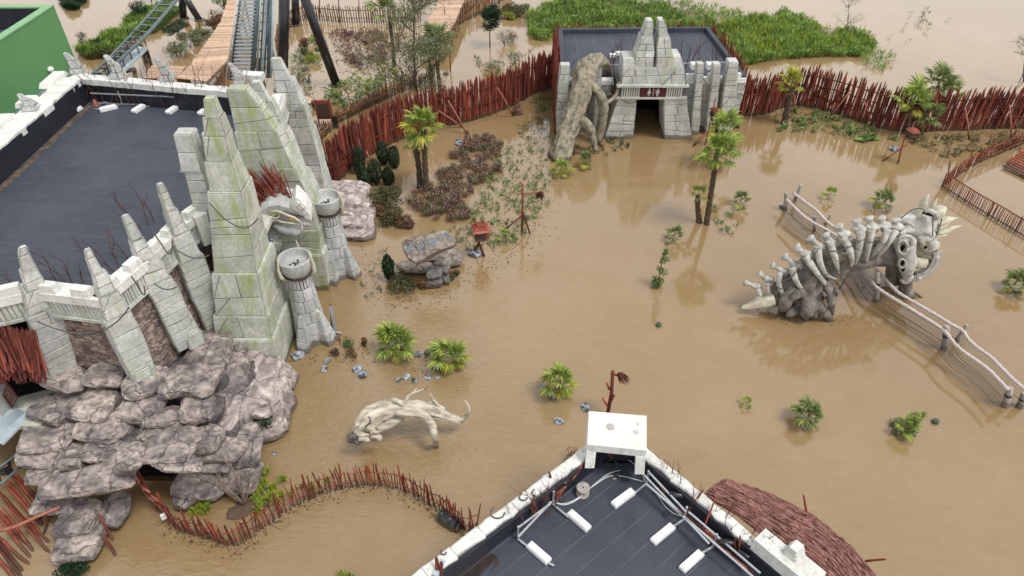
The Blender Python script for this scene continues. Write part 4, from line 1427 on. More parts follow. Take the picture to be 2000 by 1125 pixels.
# outer walls
for a, b_, nn in ((lA, lB, nL), (rA, rB2, nR)):
    q = [a + nn * .05, b_ + nn * .05, b_ + nn * .3, a + nn * .3]
    s_ = (b_ - a).cross(nn).z
    part(MB().prism([(p.x, p.y) for p in (q if s_ > 0 else q[::-1])], 0, ZC - .3), 'outer_wall', M['stone_grey'], FB)
def sidecope(root, a, b_, nn, z, wd, seed, ln=.8):
    # side = -1 places the outer edge on the left of a->b
    s_ = (b_ - a).cross(nn).z
    coping(root, a if True else b_, b_, z, wd, .3, 1 if s_ < 0 else -1, seed, 'stone_white', ln, rag=.05)
sidecope(FB, lA, lB, nL, ZC, .34, 201, .75)
sidecope(FB, rA, rB, nR, ZC, .28, 202, 1.0)
# broad corner block
zt = 4.55
c4 = [P(1150, 803, zt), P(1147, 868, zt), P(1263, 880, zt), P(1263, 812, zt)]
top = [V((p.x, p.y)) for p in (c4[1], c4[2], c4[3], c4[0])]
mb = MB().prism([(p.x, p.y) for p in top], zt - .28, zt)
cbk = part(mb, 'corner_block', M['stone_white'], FB)
o_ = sum((V((p.x, p.y, 0)) for p in top), V((0, 0, 0))) / 4
low = [o_ + (V((p.x, p.y, 0)) - o_) * .94 for p in top]
part(MB().prism([(p.x, p.y) for p in (low[3] + V((0, -.15, 0)), low[2] + V((0, -.15, 0)), low[2], low[3])], 0, zt - .28), 'corner_pier', M['stone_white'], FB)
for sx, i0 in ((0, (c4[0], c4[1])), (1, (c4[3], c4[2]))):
    a, b_ = V(i0[0]), V(i0[1])
    ins = V((.12 if sx == 0 else -.12, 0, 0))
    rs = MB()
    a0, b0 = a + ins * 1.1, b_ + ins * 1.1
    q = [V((a.x, a.y, zt - .28)), V((b_.x, b_.y - .1, zt - .28))]
    vs = [V((a.x, a.y, zt - .28)), V((b_.x, b_.y - .02, zt - .28)), V((b_.x + ins.x * 2.2, b_.y - .02, zt - .28)), V((a.x + ins.x * 2.2, a.y, zt - .28))]
    off = V((-.02 if sx == 0 else .02, -.12, 0))
    vb = [V((p.x + off.x, p.y + (off.y if k in (1, 2) else 0), 3.68)) for k, p in enumerate(vs)]
    f = [(0, 1, 2, 3), (4, 7, 6, 5), (0, 4, 5, 1), (1, 5, 6, 2), (2, 6, 7, 3), (3, 7, 4, 0)]
    part(MB().add(vs + vb, f if sx == 0 else [x[::-1] for x in f]), 'corner_cheek', M['stone_white'], FB)
# worn patches on the block
for (u, v, s_) in ((1193, 833, .13), (1242, 843, .10), (1246, 828, .06)):
    p = P(u, v, zt + .004)
    k_ = 9
    pts = [p + V((math.cos(a * 6.283 / k_) * s_ * rnd.uniform(.6, 1.1), math.sin(a * 6.283 / k_) * s_ * rnd.uniform(.8, 1.4), 0)) for a in range(k_)]
    part(MB().add(pts, [tuple(range(k_))]), 'worn_patch', M['bone'], FB)
# stepped stones at the far right end
p = P(1540, 1085, 4.0)
mR = Matrix((dR, -nR, V((0, 0, 1)))).transposed()
part(MB().box(P(1530, 1090, 3.9) + V((0, 0, -.2)), (1.5, .5, .75), mR, .96), 'end_block', M['stone_white'], FB)
for k in range(4):
    part(MB().box(P(1548, 1082, 4.1) + nR * (-.05) + V((0, 0, -.05 + k * .1)), (.42 - k * .07, .4 - k * .03, .1), mR), 'step_stone', M['stone_white'], FB)
part(MB().box(P(1572, 1110, 3.9) + V((0, 0, -.1)), (.9, .45, .5), mR, .9), 'end_block', M['stone_white'], FB)
# seams
mb = MB()
for k in range(12):
    a = P(880, 1130, ZF + .004) + V((.0, 0, 0)) - dR * -0
    s0 = lerp(inL[0], inL[1], (k + .6) / 12) + nL * .15
    e0 = s0 + nL * 12
    a_ = V((s0.x, s0.y, ZF + .004))
mb = MB()
perp = dL
for k in range(13):
    base = V((inL[1].x, inL[1].y, 0)) + nL * (.15 + k * .62)
    a_ = base + dL * -9; b_ = base + dL * (-.35 - k * .25 if k < 3 else -.3)
    # stop at the right parapet
    t_hit = None
    for q in range(120):
        c = a_ + (b_ + dL * 3 - a_) * (q / 119)
        if (c - inR[0]).dot(nR) < .15:
            break
        t_hit = c
    if t_hit is not None:
        mb.beam(V((a_.x, a_.y, ZF + .004)), V((t_hit.x, t_hit.y, ZF + .004)), .018, .006)
part(mb, 'seam', M['seam'], FB, kind='stuff')
# puddle by the left upstand
wet, t, b = new_mat('roof_puddle', .05, .5)
vec = coords(t, world=True)
t.links.new(ramp(t, noi(t, vec, 2.5, 4), [(.35, (.012, .010, .010)), (.65, (.05, .028, .018))]), b.inputs['Base Color'])
M['puddle'] = wet
pts = [P(u, v, ZF + .005) for u, v in ((862, 1128), (885, 1108), (905, 1090), (925, 1075), (945, 1073), (962, 1080), (973, 1090), (974, 1103), (960, 1114), (930, 1128), (890, 1150), (850, 1150))]
part(MB().add(pts, [tuple(range(len(pts)))[::-1]]), 'roof_puddle', M['puddle'], FB)
pts = [P(u, v, ZF + .007) for u, v in ((935, 1128), (950, 1112), (963, 1098), (966, 1102), (955, 1118), (945, 1130))]
part(MB().add(pts, [tuple(range(len(pts)))[::-1]]), 'roof_puddle', M['membrane'], FB)
# blue-grey cable duct at the far left corner
part(MB().beam(P(850, 1130, ZC - .1), P(866, 1098, ZC - .1), .14, .3), 'duct', M['tread'], FB)

FR = thing('guard_rail_frame', 'galvanised guard rail frame weighted with white ballast blocks on the foreground roof', 'rail frame', P(1200, 1020, ZF))
for (u, v, u2, v2) in ((1012, 1031, 1075, 984), (1012, 1049, 1077, 980), (1258, 928, 1385, 1062), (1262, 945, 1480, 1135), (1265, 920, 1340, 1000), (1345, 1000, 1485, 1120)):
    part(MB().beam(P(u, v, ZF + .5), P(u2, v2, ZF + .5), .05, .04), 'rail', M['galv'], FR)
for (u, v, u2, v2) in ((1012, 1053, 1030, 1067), (1080, 985, 1110, 1010), (1240, 963, 1262, 945), (1310, 1032, 1335, 1015), (1368, 1082, 1392, 1068), (1062, 1095, 1082, 1105)):
    part(MB().beam(P(u, v, ZF + .1), P(u2, v2, ZF + .1), .05, .04), 'strut', M['galv'], FR)
for (u, v) in ((1012, 1053), (1080, 985), (1262, 945), (1335, 1015), (1392, 1068)):
    a = P(u, v, ZF)
    part(MB().beam(a, a + V((0, 0, .6)), .05, .05), 'upright', M['galv'], FR)
for (u, v, ua, va, ub, vb) in ((1217, 976, 1200, 990, 1238, 962), (1130, 1020, 1112, 1004, 1150, 1037), (1052, 1083, 1033, 1066, 1072, 1100), (1294, 1046, 1275, 1062, 1313, 1031), (1350, 1099, 1331, 1115, 1368, 1082)):
    p = P(u, v, ZF)
    dd = P(ub, vb, ZF) - P(ua, va, ZF)
    ang = math.atan2(dd.y, dd.x) - math.pi / 2
    if vb < va:
        ang += math.pi
    ballast(FR, p, ang, dd.length * 1.02, .21, .15)
# reel, cables
RE = thing('cable_reel', 'weathered wooden cable reel standing on the foreground roof', 'reel', P(1138, 964, ZF))
p = P(1138, 964, ZF)
reelw = simple('weathered_reel_wood', (.42, .38, .34), (.26, .23, .21), 6, .8, world=True)
part(MB().lathe(p, [(0, 0), (.185, 0), (.185, .035), (0, .035)], 24), 'flange', reelw, RE)
part(MB().lathe(p, [(.075, .03), (.075, .26)], 16), 'drum', reelw, RE, True)
f = part(MB().lathe(p, [(.02, .25), (.185, .25), (.185, .29), (.02, .29)], 24), 'flange', reelw, RE)
part(MB().lathe(p, [(0, .292), (.025, .292), (.03, .288)], 10), 'hub_hole', M['plastic_black'], RE)
def cable(name, label, pts, r, m, cat='cable', n=7):
    pp = []
    for i in range(len(pts) - 1):
        p0 = pts[max(0, i - 1)]; p1 = pts[i]; p2 = pts[i + 1]; p3 = pts[min(len(pts) - 1, i + 2)]
        for k in range(5):
            t = k / 5
            pp.append(.5 * ((2 * p1) + (p2 - p0) * t + (2 * p0 - 5 * p1 + 4 * p2 - p3) * t * t + (3 * p1 - p0 - 3 * p2 + p3) * t ** 3))
    pp.append(pts[-1])
    return solo(MB().tube(pp, r, n), name, M[m], label, cat, smooth=True)
z = ZF + .03
cable('white_cable', 'pair of white cables lying in a curve from the corner post past the lamp', [P(u, v, z) for u, v in ((1080, 980), (1100, 984), (1125, 975), (1160, 948), (1190, 930), (1215, 930), (1240, 936), (1262, 942))], .014, 'cable_white')
cable('white_cable', 'lower white cable of the pair curving across the foreground roof', [P(u, v, z) for u, v in ((1084, 982), (1104, 986), (1130, 974), (1163, 944), (1190, 925), (1212, 918))], .012, 'cable_white')
cable('white_cable', 'white cable looping from the red pipe to the right-hand rail', [P(u, v, z) for u, v in ((1196, 896), (1215, 893), (1232, 901), (1250, 920), (1260, 940))], .013, 'cable_white')
cable('white_cable', 'white cable hanging slack along the right-hand rail', [P(u, v, z) for u, v in ((1262, 945), (1285, 968), (1300, 990), (1318, 1004), (1335, 1008))], .011, 'cable_white')
cable('green_wire', 'thin green wire lying between the red pipe and the white cables', [P(u, v, z) for u, v in ((1200, 900), (1206, 908), (1200, 918), (1186, 926), (1176, 932))], .006, 'green_edge')
cable('red_pipe', 'short red pipe bending out of the white corner block onto the roof', [P(1187, 878, 3.6), P(1190, 888, 3.3), P(1198, 896, 3.05)], .03, 'red_bright', 'pipe')
cable('black_wire', 'thin black wire coiled beside the right-hand rail', [P(u, v, z) for u, v in ((1293, 1006), (1298, 998), (1306, 996), (1304, 1006), (1296, 1008), (1300, 1001))], .007, 'plastic_black')
SL = thing('spot_lamp', 'small black spot lamp on a round plate on the foreground roof', 'lamp', P(1202, 934, ZF))
p = P(1200, 934, ZF)
part(MB().lathe(p, [(0, 0), (.06, 0), (.06, .02), (0, .02)], 14), 'plate', reelw, SL)
part(MB().tube([p + V((.0, 0, .1)), p + V((.1, .05, .16))], .05, 10), 'lamp_head', M['plastic_black'], SL, True)
part(MB().tube([p, p + V((0, 0, .12))], .012, 6), 'stem', M['plastic_black'], SL)
# black flood lamps among the red branches
def flood(u, v, z, ang, label, big=1.0):
    p = P(u, v, z)
    t = thing('flood_lamp', label, 'flood lamp', p, 'black flood lamps fixed inside the foreground parapets')
    m3 = Matrix.Rotation(ang, 3, 'Z')
    rot = m3 @ Euler((math.pi / 2, 0, 0)).to_matrix()
    part(MB().lathe(p, [(0, -.16 * big), (.07 * big, -.16 * big), (.085 * big, -.1 * big), (.085 * big, .12 * big), (.07 * big, .16 * big), (0, .16 * big)], 12, rot), 'housing', M['plastic_black'], t, True, 40)
    for k in range(5):
        part(MB().lathe(p, [(.07 * big, -.1 * big + k * .05 * big), (.1 * big, -.09 * big + k * .05 * big), (.07 * big, -.08 * big + k * .05 * big)], 12, rot), 'cooling_fin', M['plastic_black'], t)
    part(MB().beam(p, p - V((0, 0, .3)), .03, .03), 'bracket', M['steel_black'], t)
flood(1093, 938, 3.55, .8, 'round black flood lamp nearest the cable reel')
flood(1108, 938, 3.5, -.7, 'black flood lamp angled across the red branches left of the reel', 1.1)
flood(1066, 966, 3.45, -.5, 'lowest black flood lamp of the left parapet, half hidden by branches', 1.1)
flood(1320, 967, 3.5, 1.45, 'black flood lamp at the upper end of the right parapet', 1.2)
flood(1420, 1060, 3.5, 1.4, 'black flood lamp behind the thick red stakes of the right parapet', 1.2)
flood(1452, 1083, 3.5, .9, 'lowest black flood lamp of the right parapet', .9)

# red branches and stakes inside the parapets
def branchy(mb, base, dirv, L, r, depth=2, rr=rnd):
    pts = [base]
    d = dirv.normalized()
    n_ = 4
    for k in range(n_):
        d = (d + V((rr.uniform(-.16, .16), rr.uniform(-.16, .16), rr.uniform(-.05, .12)))).normalized()
        pts.append(pts[-1] + d * L / n_)
    mb.tube(pts, [r, r * .85, r * .7, r * .5, r * .25], 4)
    if depth:
        for k in (1, 2, 3):
            if rr.random() < .8:
                dd = (d + V((rr.uniform(-.9, .9), rr.uniform(-.9, .9), rr.uniform(-.1, .5)))).normalized()
                branchy(mb, pts[k], dd, L * rr.uniform(.35, .6), r * .55, depth - 1, rr)
def twigs(p, L, r, label, group, key='twig', depth=2, lean=V((0, 0, 1))):
    mb = MB()
    branchy(mb, p, lean + V((rnd.uniform(-.2, .2), rnd.uniform(-.2, .2), 0)), L, r, depth)
    o = solo(mb, 'bare_branch', M[key], label, 'branch', group, org=p)
    return o
G1 = 'bare red branches standing along the foreground parapets'
for k in range(9):
    t = k / 8
    p = P(lerp(1022, 1100, t) + rnd.uniform(-6, 6), lerp(1040, 975, t) + rnd.uniform(-4, 8), ZF + .1)
    twigs(p, rnd.uniform(.8, 1.4), .018, ('bare reddish branch at the lower end of the left foreground branches' if k < 4 else 'bare reddish branch near the reel inside the left foreground parapet'), G1, lean=V((-.25, .1, 1)))
for k in range(16):
    t = k / 15
    p = P(lerp(1275, 1480, t) + rnd.uniform(-4, 4), lerp(935, 1110, t) + rnd.uniform(-4, 4), ZF + .1)
    twigs(p, rnd.uniform(.7, 1.3), .016, ('bare reddish branch at the upper end of the right foreground parapet' if k < 5 else 'bare reddish branch half way along the right foreground parapet' if k < 11 else 'bare reddish branch by the end block of the right foreground parapet'), G1, lean=V((.15, .1, 1)))
G2 = 'red stakes lying and leaning inside the foreground parapets'
def stake(a, b_, r, label, group, key='red', cat='stake'):
    o = bpy.data.objects.new('wooden_stake', rnd.choice(STK[key]))
    COL.objects.link(o)
    o.matrix_world = aim(a, b_, r, rnd.uniform(0, 6))
    o['label'] = label; o['category'] = cat
    if group: o['group'] = group
    return o
SLB = ['longest red stake slanting from the left rail up to the corner block', 'short faded red stake crossing below the lamps of the left parapet', 'upright red stake at the lower end of the left branch row', 'dark stake leaning outwards at the lower end of the left branch row',
    'dark upright stake behind the crossed lamps of the left parapet', 'red stake pointing from the left lamps to the reel', 'red stake leaning right above the middle of the right rail', 'long thin red stake standing tallest over the right coping', 'faded thick red stake lying along the right rail', 'thick red stake lying just above the faded one on the right',
    'dark thick stake lying lowest along the right rail', 'red stake leaning at the lower end of the right parapet beside the end block', 'dark short upright stake by the second right lamp', 'red upright stake close to the second right lamp', 'thin red stake lying at the upper end of the right parapet', 'thin dark stake lying beside the upper right rail', 'dark stake lying between the two right-hand lamps',
    'thicker red stake cut by the bottom edge at the left coping end', 'dark red stake beside it at the left coping end']
for (u, v, z0, u2, v2, z1, r, key) in ((1080, 985, 3.1, 1140, 905, 3.7, .035, 'red'), (1070, 978, 3.1, 1105, 950, 3.9, .04, 'red_pale'), (1050, 1015, 3.1, 1040, 970, 3.9, .03, 'red'), (1052, 1012, 3.1, 1030, 985, 3.9, .025, 'red_dark'),
        (1082, 965, 3.1, 1072, 920, 4.0, .04, 'red_dark'), (1085, 960, 3.2, 1130, 922, 3.6, .03, 'red'), (1340, 1005, 3.1, 1375, 955, 4.1, .03, 'red'), (1370, 1045, 3.1, 1400, 965, 4.2, .028, 'red'), (1375, 1040, 3.2, 1462, 1115, 3.25, .05, 'red_pale'),
        (1378, 1035, 3.3, 1430, 1070, 3.4, .045, 'red'), (1405, 1070, 3.2, 1475, 1120, 3.2, .045, 'red_dark'), (1470, 1105, 3.1, 1496, 1058, 4.1, .03, 'red'), (1435, 1085, 3.1, 1436, 1050, 4.0, .035, 'red_dark'), (1442, 1085, 3.1, 1446, 1045, 4.0, .03, 'red'),
        (1262, 912, 3.3, 1300, 965, 3.4, .02, 'red'), (1275, 955, 3.2, 1345, 1010, 3.3, .02, 'red_dark'), (1345, 1010, 3.2, 1375, 1035, 3.3, .035, 'red_dark'), (855, 1150, 3.2, 852, 1086, 4.2, .06, 'red'), (862, 1150, 3.2, 862, 1095, 4.1, .06, 'red_dark')):
    stake(P(u, v, z0), P(u2, v2, z1), r, SLB.pop(0), G2, key)
# thin cables tied over the copings
for (u, v, dx) in ((972, 1001, 14), (1048, 962, 9), (1022, 971, 8), (866, 1078, 6)):
    pts = [P(u + dx * math.cos(a), v + dx * .8 * math.sin(a), ZC + .03) for a in (0, .8, 1.6, 2.4, 3.2, 4.2)]
    cable('rope_loop', 'thin grey rope loop lying on the white coping of the foreground roof', pts, .02, 'cable', 'rope', 5)['group'] = 'grey rope loops on the foreground coping'

# ------------------------------------------------------------------ stick thatch canopy beside it
TH_ = thing('stick_thatch_canopy', 'rounded canopy thatched with reddish brown sticks beside the foreground roof', 'thatch canopy', P(1560, 1030, 2.5))
inn = [P(1374, 966, 3.35), P(1440, 1005, 3.4), P(1510, 1060, 3.45), P(1570, 1115, 3.4), P(1640, 1200, 3.3)]
mid_ = [P(1395, 950, 3.25), P(1470, 985, 3.45), P(1560, 1040, 3.5), P(1640, 1110, 3.4), P(1700, 1190, 3.2)]
out = [P(1418, 936, 2.75), P(1500, 966, 2.6), P(1592, 1012, 2.5), P(1655, 1062, 2.45), P(1722, 1140, 2.4)]
def ts(s, t):
    s = min(.9999, max(0, s)) * 4
    i = int(s); f = s - i
    a, b_, c = (lerp(L_[i], L_[i + 1], f) for L_ in (inn, mid_, out))
    return (1 - t) ** 2 * a + 2 * t * (1 - t) * (b_ + V((0, 0, .25))) + t * t * c
mb = MB()
vs = []
for i in range(21):
    for j in range(9):
        vs.append(ts(i / 20, j / 8) - V((0, 0, .06)))
fs = [(i * 9 + j, (i + 1) * 9 + j, (i + 1) * 9 + j + 1, i * 9 + j + 1) for i in range(20) for j in range(8)]
mb.add(vs, fs)
part(mb, 'canopy_base', M['red_dark'], TH_)
mb = MB()
def th_stick(mb, s, t, L_, r, up, n=3):
    a = ts(s, t); b_ = ts(min(1, s + L_), t + rnd.uniform(-.07, .07))
    mb_ = lerp(a, b_, .5)
    c = ts(min(1, s + L_ / 2), t)
    w_ = rnd.uniform(-.03, .03)
    u_ = V((0, 0, up))
    mb.tube([a + u_, c + u_ + V((w_, w_, rnd.uniform(0, .02))), b_ + u_ * rnd.uniform(.4, 1.6)], [r, r * .9, r * .6], n)
for k in range(2900):
    th_stick(mb, rnd.uniform(-.02, .97), rnd.uniform(0, 1.0), rnd.uniform(.08, .22), rnd.uniform(.007, .014), rnd.uniform(0, .05))
part(mb, 'thatch', M['thatch'], TH_, kind='stuff')
for k in range(290):
    b = MB()
    th_stick(b, rnd.uniform(0, .93), rnd.uniform(0, 1.0), rnd.uniform(.07, .16), rnd.uniform(.014, .028), rnd.uniform(.05, .10), 5)
    part(b, 'stick', M['thatch'], TH_)
for (u, v, z0, u2, v2, z1, lb) in ((1577, 1010, 2.5, 1569, 965, 3.1, 'red stake rising from the outer edge of the thatch canopy'), (1690, 1096, 2.4, 1732, 1092, 2.8, 'red stake sticking out to the right of the thatch canopy')):
    stake(P(u, v, z0), P(u2, v2, z1), .035, lb, None, 'red_bright')
# ------------------------------------------------------------------ palisades and fences
def along(pts, step):
    """points every step metres along a polyline, with direction"""
    out = []
    carry = 0.0
    for i in range(len(pts) - 1):
        a, b_ = pts[i], pts[i + 1]
        L = (b_ - a).length
        d = (b_ - a).normalized()
        x = carry
        while x < L:
            out.append((a + d * x, d))
            x += step
        carry = x - L
    return out
def smooth_line(pts, n=4):
    pp = []
    for i in range(len(pts) - 1):
        p0 = pts[max(0, i - 1)]; p1 = pts[i]; p2 = pts[i + 1]; p3 = pts[min(len(pts) - 1, i + 2)]
        for k in range(n):
            t = k / n
            pp.append(.5 * ((2 * p1) + (p2 - p0) * t + (2 * p0 - 5 * p1 + 4 * p2 - p3) * t * t + (3 * p1 - p0 - 3 * p2 + p3) * t ** 3))
    pp.append(pts[-1])
    return pp
def palisade(name, label, cat, px, h, step, keys, r, hv=.14, lean=.07, rails=(), group=None, zb=-.1, rail_m='red_dark', sm=True, rr=.035, gappy=0.0, post=None, part_name='stake', hs=None, lay=.05):
    pts = [p if isinstance(p, V) else P(p[0], p[1], 0) for p in px]
    if sm:
        pts = smooth_line(pts)
    t = thing(name, label, cat, V((pts[0].x, pts[0].y, 0)), group)
    items = along(pts, step)
    n_ = len(items)
    for i, (p, d) in enumerate(items):
        if rnd.random() < gappy:
            continue
        nn = V((-d.y, d.x, 0))
        hh = (h if hs is None else hs(i / max(1, n_ - 1))) * rnd.uniform(1 - hv, 1 + hv * .6)
        a = p + V((0, 0, zb)) + nn * rnd.uniform(-lay, lay)
        b_ = a + d * rnd.gauss(0, lean) * hh + nn * rnd.gauss(0, lean * .5) * hh + V((0, 0, hh - zb))
        inst(rnd.choice(STK[rnd.choice(keys)]), part_name, t, aim(a, b_, r * rnd.uniform(.7, 1.3), rnd.uniform(0, 6)))
    for z in rails:
        k = 0
        step_ = max(2, int(len(pts) / 6))
        for i in range(0, len(pts) - 1, step_):
            seg = pts[i:i + step_ + 1]
            if len(seg) < 2:
                continue
            hh = 1.0 if hs is None else hs(i / len(pts)) / h
            q = [s_ + V((rnd.uniform(-.02, .02), rnd.uniform(-.02, .02) - .06, z * hh + rnd.uniform(-.04, .04))) for s_ in seg]
            part(MB().tube(q, rr, 6), 'rail', M[rail_m], t, True)
    if post:
        st, ph, pr, pk = post
        for i, (p, d) in enumerate(along(pts, st)):
            a = p + V((0, 0, zb)); b_ = p + V((rnd.uniform(-.12, .12), rnd.uniform(-.1, .1), ph * rnd.uniform(.9, 1.15)))
            inst(rnd.choice(STK[pk]), 'post', t, aim(a, b_, pr, rnd.uniform(0, 6)))
    return t, pts
def backing(root, pts, h, step, r, key, off=.12, lean=.04):
    mb = MB()
    for (p, d) in along(pts, step):
        nn = V((-d.y, d.x, 0))
        a = p + nn * (off + rnd.uniform(-.03, .03)) + V((0, 0, -.05))
        b_ = a + d * rnd.gauss(0, lean) * h + V((0, 0, h * rnd.uniform(.86, 1.05)))
        mb.tube([a, lerp(a, b_, .9), b_], [r, r * .8, .004], 5, False)
    part(mb, 'rear_stakes', M[key], root, kind='stuff')
def brace(root, u, v, u2, v2, z2, r=.05, key='red_pale', name='brace'):
    a, b_ = P(u, v, -.05), P(u2, v2, z2)
    part(MB().tube([a, lerp(a, b_, .5) + V((.02, 0, .02)), b_], [r, r * .95, r * .75], 7), name, M[key], root, True)
REDS = ('red', 'red', 'red_dark', 'red', 'red_bright')
tL, pL = palisade('stake_palisade', 'tall curving palisade of red stakes from the temple to the gate building', 'palisade',
    [(612, 352), (640, 356), (664, 352), (684, 328), (722, 304), (784, 272), (850, 250), (905, 240), (965, 222), (1010, 202), (1045, 182), (1078, 172)], 2.65, .074, REDS, .058, .12, .045, (.9, 1.9), lay=.07)
for (u, v, u2, v2, z2) in ((742, 352, 715, 295, 1.9), (912, 262, 875, 196, 2.1), (1003, 228, 972, 172, 2.2), (905, 250, 855, 215, 1.3), (880, 230, 920, 170, 2.2)):
    brace(tL, u, v, u2, v2, z2)
for k in range(10):
    i = rnd.randrange(3, len(pL) - 4)
    a = pL[i] + V((.12, -.12, rnd.uniform(.1, .6))); b_ = pL[i + 2] + V((.12, -.12, rnd.uniform(1.6, 2.4)))
    if rnd.random() < .5: a.z, b_.z = b_.z, a.z
    inst(rnd.choice(STK['red_dark']), 'cross_stake', tL, aim(a, b_, .035))
backing(tL, pL, 2.55, .085, .055, 'red')
tR, pR = palisade('stake_palisade', 'long wavy palisade of red stakes running right from the gate building', 'palisade',
    [(1434, 228), (1489, 224), (1521, 213), (1563, 207), (1613, 217), (1670, 235), (1731, 253), (1780, 258), (1827, 256), (1880, 255), (1933, 252), (2030, 251)], 2.7, .085, REDS, .054, .12, .05, (.8, 1.45, 2.05), gappy=.05, lay=.08)
for (u, v, u2, v2, z2) in ((1550, 220, 1552, 186, 1.2), (1620, 230, 1662, 176, 1.9), (1893, 273, 1885, 210, 2.0), (1975, 272, 1972, 205, 2.0), (1700, 240, 1688, 196, 1.6)):
    brace(tR, u, v, u2, v2, z2, .055)
for k in range(12):
    i = rnd.randrange(3, len(pR) - 4)
    a = pR[i] + V((.0, -.14, rnd.uniform(.1, .6))); b_ = pR[i + 2] + V((.0, -.14, rnd.uniform(1.6, 2.4)))
    if rnd.random() < .5: a.z, b_.z = b_.z, a.z
    inst(rnd.choice(STK['red_dark']), 'cross_stake', tR, aim(a, b_, .035))
palisade('stake_cladding', 'red stakes clad against the left side of the gate building', 'palisade', [V((gA.x - .25, gA.y - .2, 0)), V((gD.x - .22, gD.y, 0))], 3.9, .12, REDS, .05, .1, .04, (1.5,), sm=False)
palisade('stake_cladding', 'red stakes clad against the back of the gate building', 'palisade', [V((gD.x - .2, gD.y + .2, 0)), V((gC.x + .2, gC.y + .2, 0))], 3.75, .13, REDS, .045, .08, .04, (1.5,), sm=False)
palisade('stake_cladding', 'red stakes clad against the right side of the gate building', 'palisade', [V((gB.x + .25, gB.y + .1, 0)), V((gC.x + .25, gC.y, 0))], 3.8, .13, REDS, .045, .1, .04, (1.5,), sm=False)

backing(tR, pR, 2.5, .16, .05, 'red_dark')
# low curving entrance fence in the foreground
tE, pE = palisade('picket_fence', 'low curving fence of thin red stakes between the cave and the foreground building', 'fence',
    [(330, 1012), (352, 1036), (400, 1050), (460, 1066), (513, 1033), (581, 986), (647, 960), (716, 948), (783, 956), (839, 985), (869, 1002), (909, 1036), (935, 1030)], 1.12, .088, REDS, .022, .26, .09, (.38, .82), rr=.018, rail_m='red', post=(1.05, 1.35, .038, 'red_bright'), zb=-.1, lay=.05)
tE2, pE2 = palisade('picket_fence', 'short run of red fence leaning from the cave mouth towards the water', 'fence', [(282, 950), (300, 985), (332, 1014)], .95, .12, REDS, .025, .2, .08, (.55, .9), rr=.035, rail_m='red_pale', zb=-.1,
    hs=lambda t: lerp(1.5, .95, t))
sg = MB().box(PY(474, 1024, P(474, 1030, 0).y - .06), (.13, .03, .11), Matrix.Rotation(.25, 3, 'Z'))
part(sg, 'notice', M['plastic_black'], tE)
c = PY(474, 1024, P(474, 1030, 0).y - .06)
mb = MB()
for (x, z, w_, h_) in ((-.03, .025, .03, .02), (.03, .025, .02, .03), (0, -.02, .07, .018)):
    mb.box(c + V((x, -.02, z)), (w_, .01, h_), Matrix.Rotation(.25, 3, 'Z'))
part(mb, 'notice_print', M['white'], tE)
b = MB().box(P(321, 1008, .45), (.2, .08, .22), Matrix.Rotation(.6, 3, 'Z'))
solo(b, 'junction_box', M['white'], 'small white box hanging on the corner of the red cave fence', 'box')

# heavy stakes in the lower left corner
t = thing('stake_barrier', 'barrier of thick slanting red stakes in the flooded lower left corner', 'barrier', P(60, 1040, 0))
for k in range(13):
    v = 985 + k * 13
    u = 96 - k * 4 + rnd.uniform(-8, 8)
    a = P(u, v + 8, -.1)
    L_ = rnd.uniform(1.3, 1.9)
    b_ = P(u - 78 + rnd.uniform(-12, 12), v - 78 + rnd.uniform(-14, 10), rnd.uniform(.5, .9))
    inst(rnd.choice(STK[rnd.choice(REDS)]), 'stake', t, aim(a, b_, rnd.uniform(.05, .075)))
for (u, v, u2, v2, z2) in ((100, 1082, 15, 990, .9), (92, 1078, 52, 1010, .8), (95, 1010, 98, 970, .9), (85, 1045, 108, 968, 1.0), (98, 1062, 50, 1005, .7), (80, 1000, 82, 985, .9)):
    inst(rnd.choice(STK['red']), 'stake', t, aim(P(u, v, -.05), P(u2, v2, z2), .045))
part(MB().tube([P(-30, 1045, .9), P(30, 1028, .95), P(75, 1008, 1.0), P(118, 990, 1.1)], .05, 7), 'rail', M['red_pale'], t, True)
for (u, v, u2, v2, z2, lb, key) in ((222, 1057, 192, 1003, .9, 'red stake leaning against the right side of the lowest boulder', 'red'), (226, 1088, 203, 1042, .7, 'dark weathered stake standing in water beside the lowest boulder', 'red_dark')):
    stake(P(u, v, -.05), P(u2, v2, z2), .05, lb, None, key)

# fan of red stakes and the dark station under the temple's left end
t = thing('stake_fan', 'dense hanging fan of dark red stakes below the temple parapet at the left edge', 'stakes', P(30, 640, 5.0))
ft = W[1]
for k in range(150):
    s_ = k / 149
    u = lerp(-70, 70, s_)
    a = PY(u * 1.0, 640 + u * .12 + rnd.uniform(-8, 4), 15.9 + rnd.uniform(-.1, .15))
    b_ = PY(lerp(-20, 88, s_) + rnd.uniform(-14, 10), rnd.uniform(722, 750), 15.2 + rnd.uniform(-.15, .2))
    inst(rnd.choice(STK[rnd.choice(('red', 'red_dark', 'red_dark', 'red'))]), 'stake', t, aim(b_, a, rnd.uniform(.022, .036), rnd.uniform(0, 6)))
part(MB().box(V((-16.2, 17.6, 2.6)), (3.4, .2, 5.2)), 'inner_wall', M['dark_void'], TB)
ST_ = thing('station_platform', 'flooded ride station platform with a barred gate under the temple at the left edge', 'platform', P(40, 800, 2.2))
part(MB().box(P(35, 815, 2.2) - V((.6, -.6, .1)), (3.0, 1.9, .2)), 'platform_slab', M['ledge'], ST_)
part(MB().box(P(8, 790, 2.6) + V((-.55, .2, .2)), (.9, .8, 1.5)), 'pier', M['stone_grey'], ST_)
g0, g1 = P(8, 765, 3.0), P(30, 800, 2.5)
for k in range(9):
    q = lerp(g0, P(36, 772, 2.7), 0)
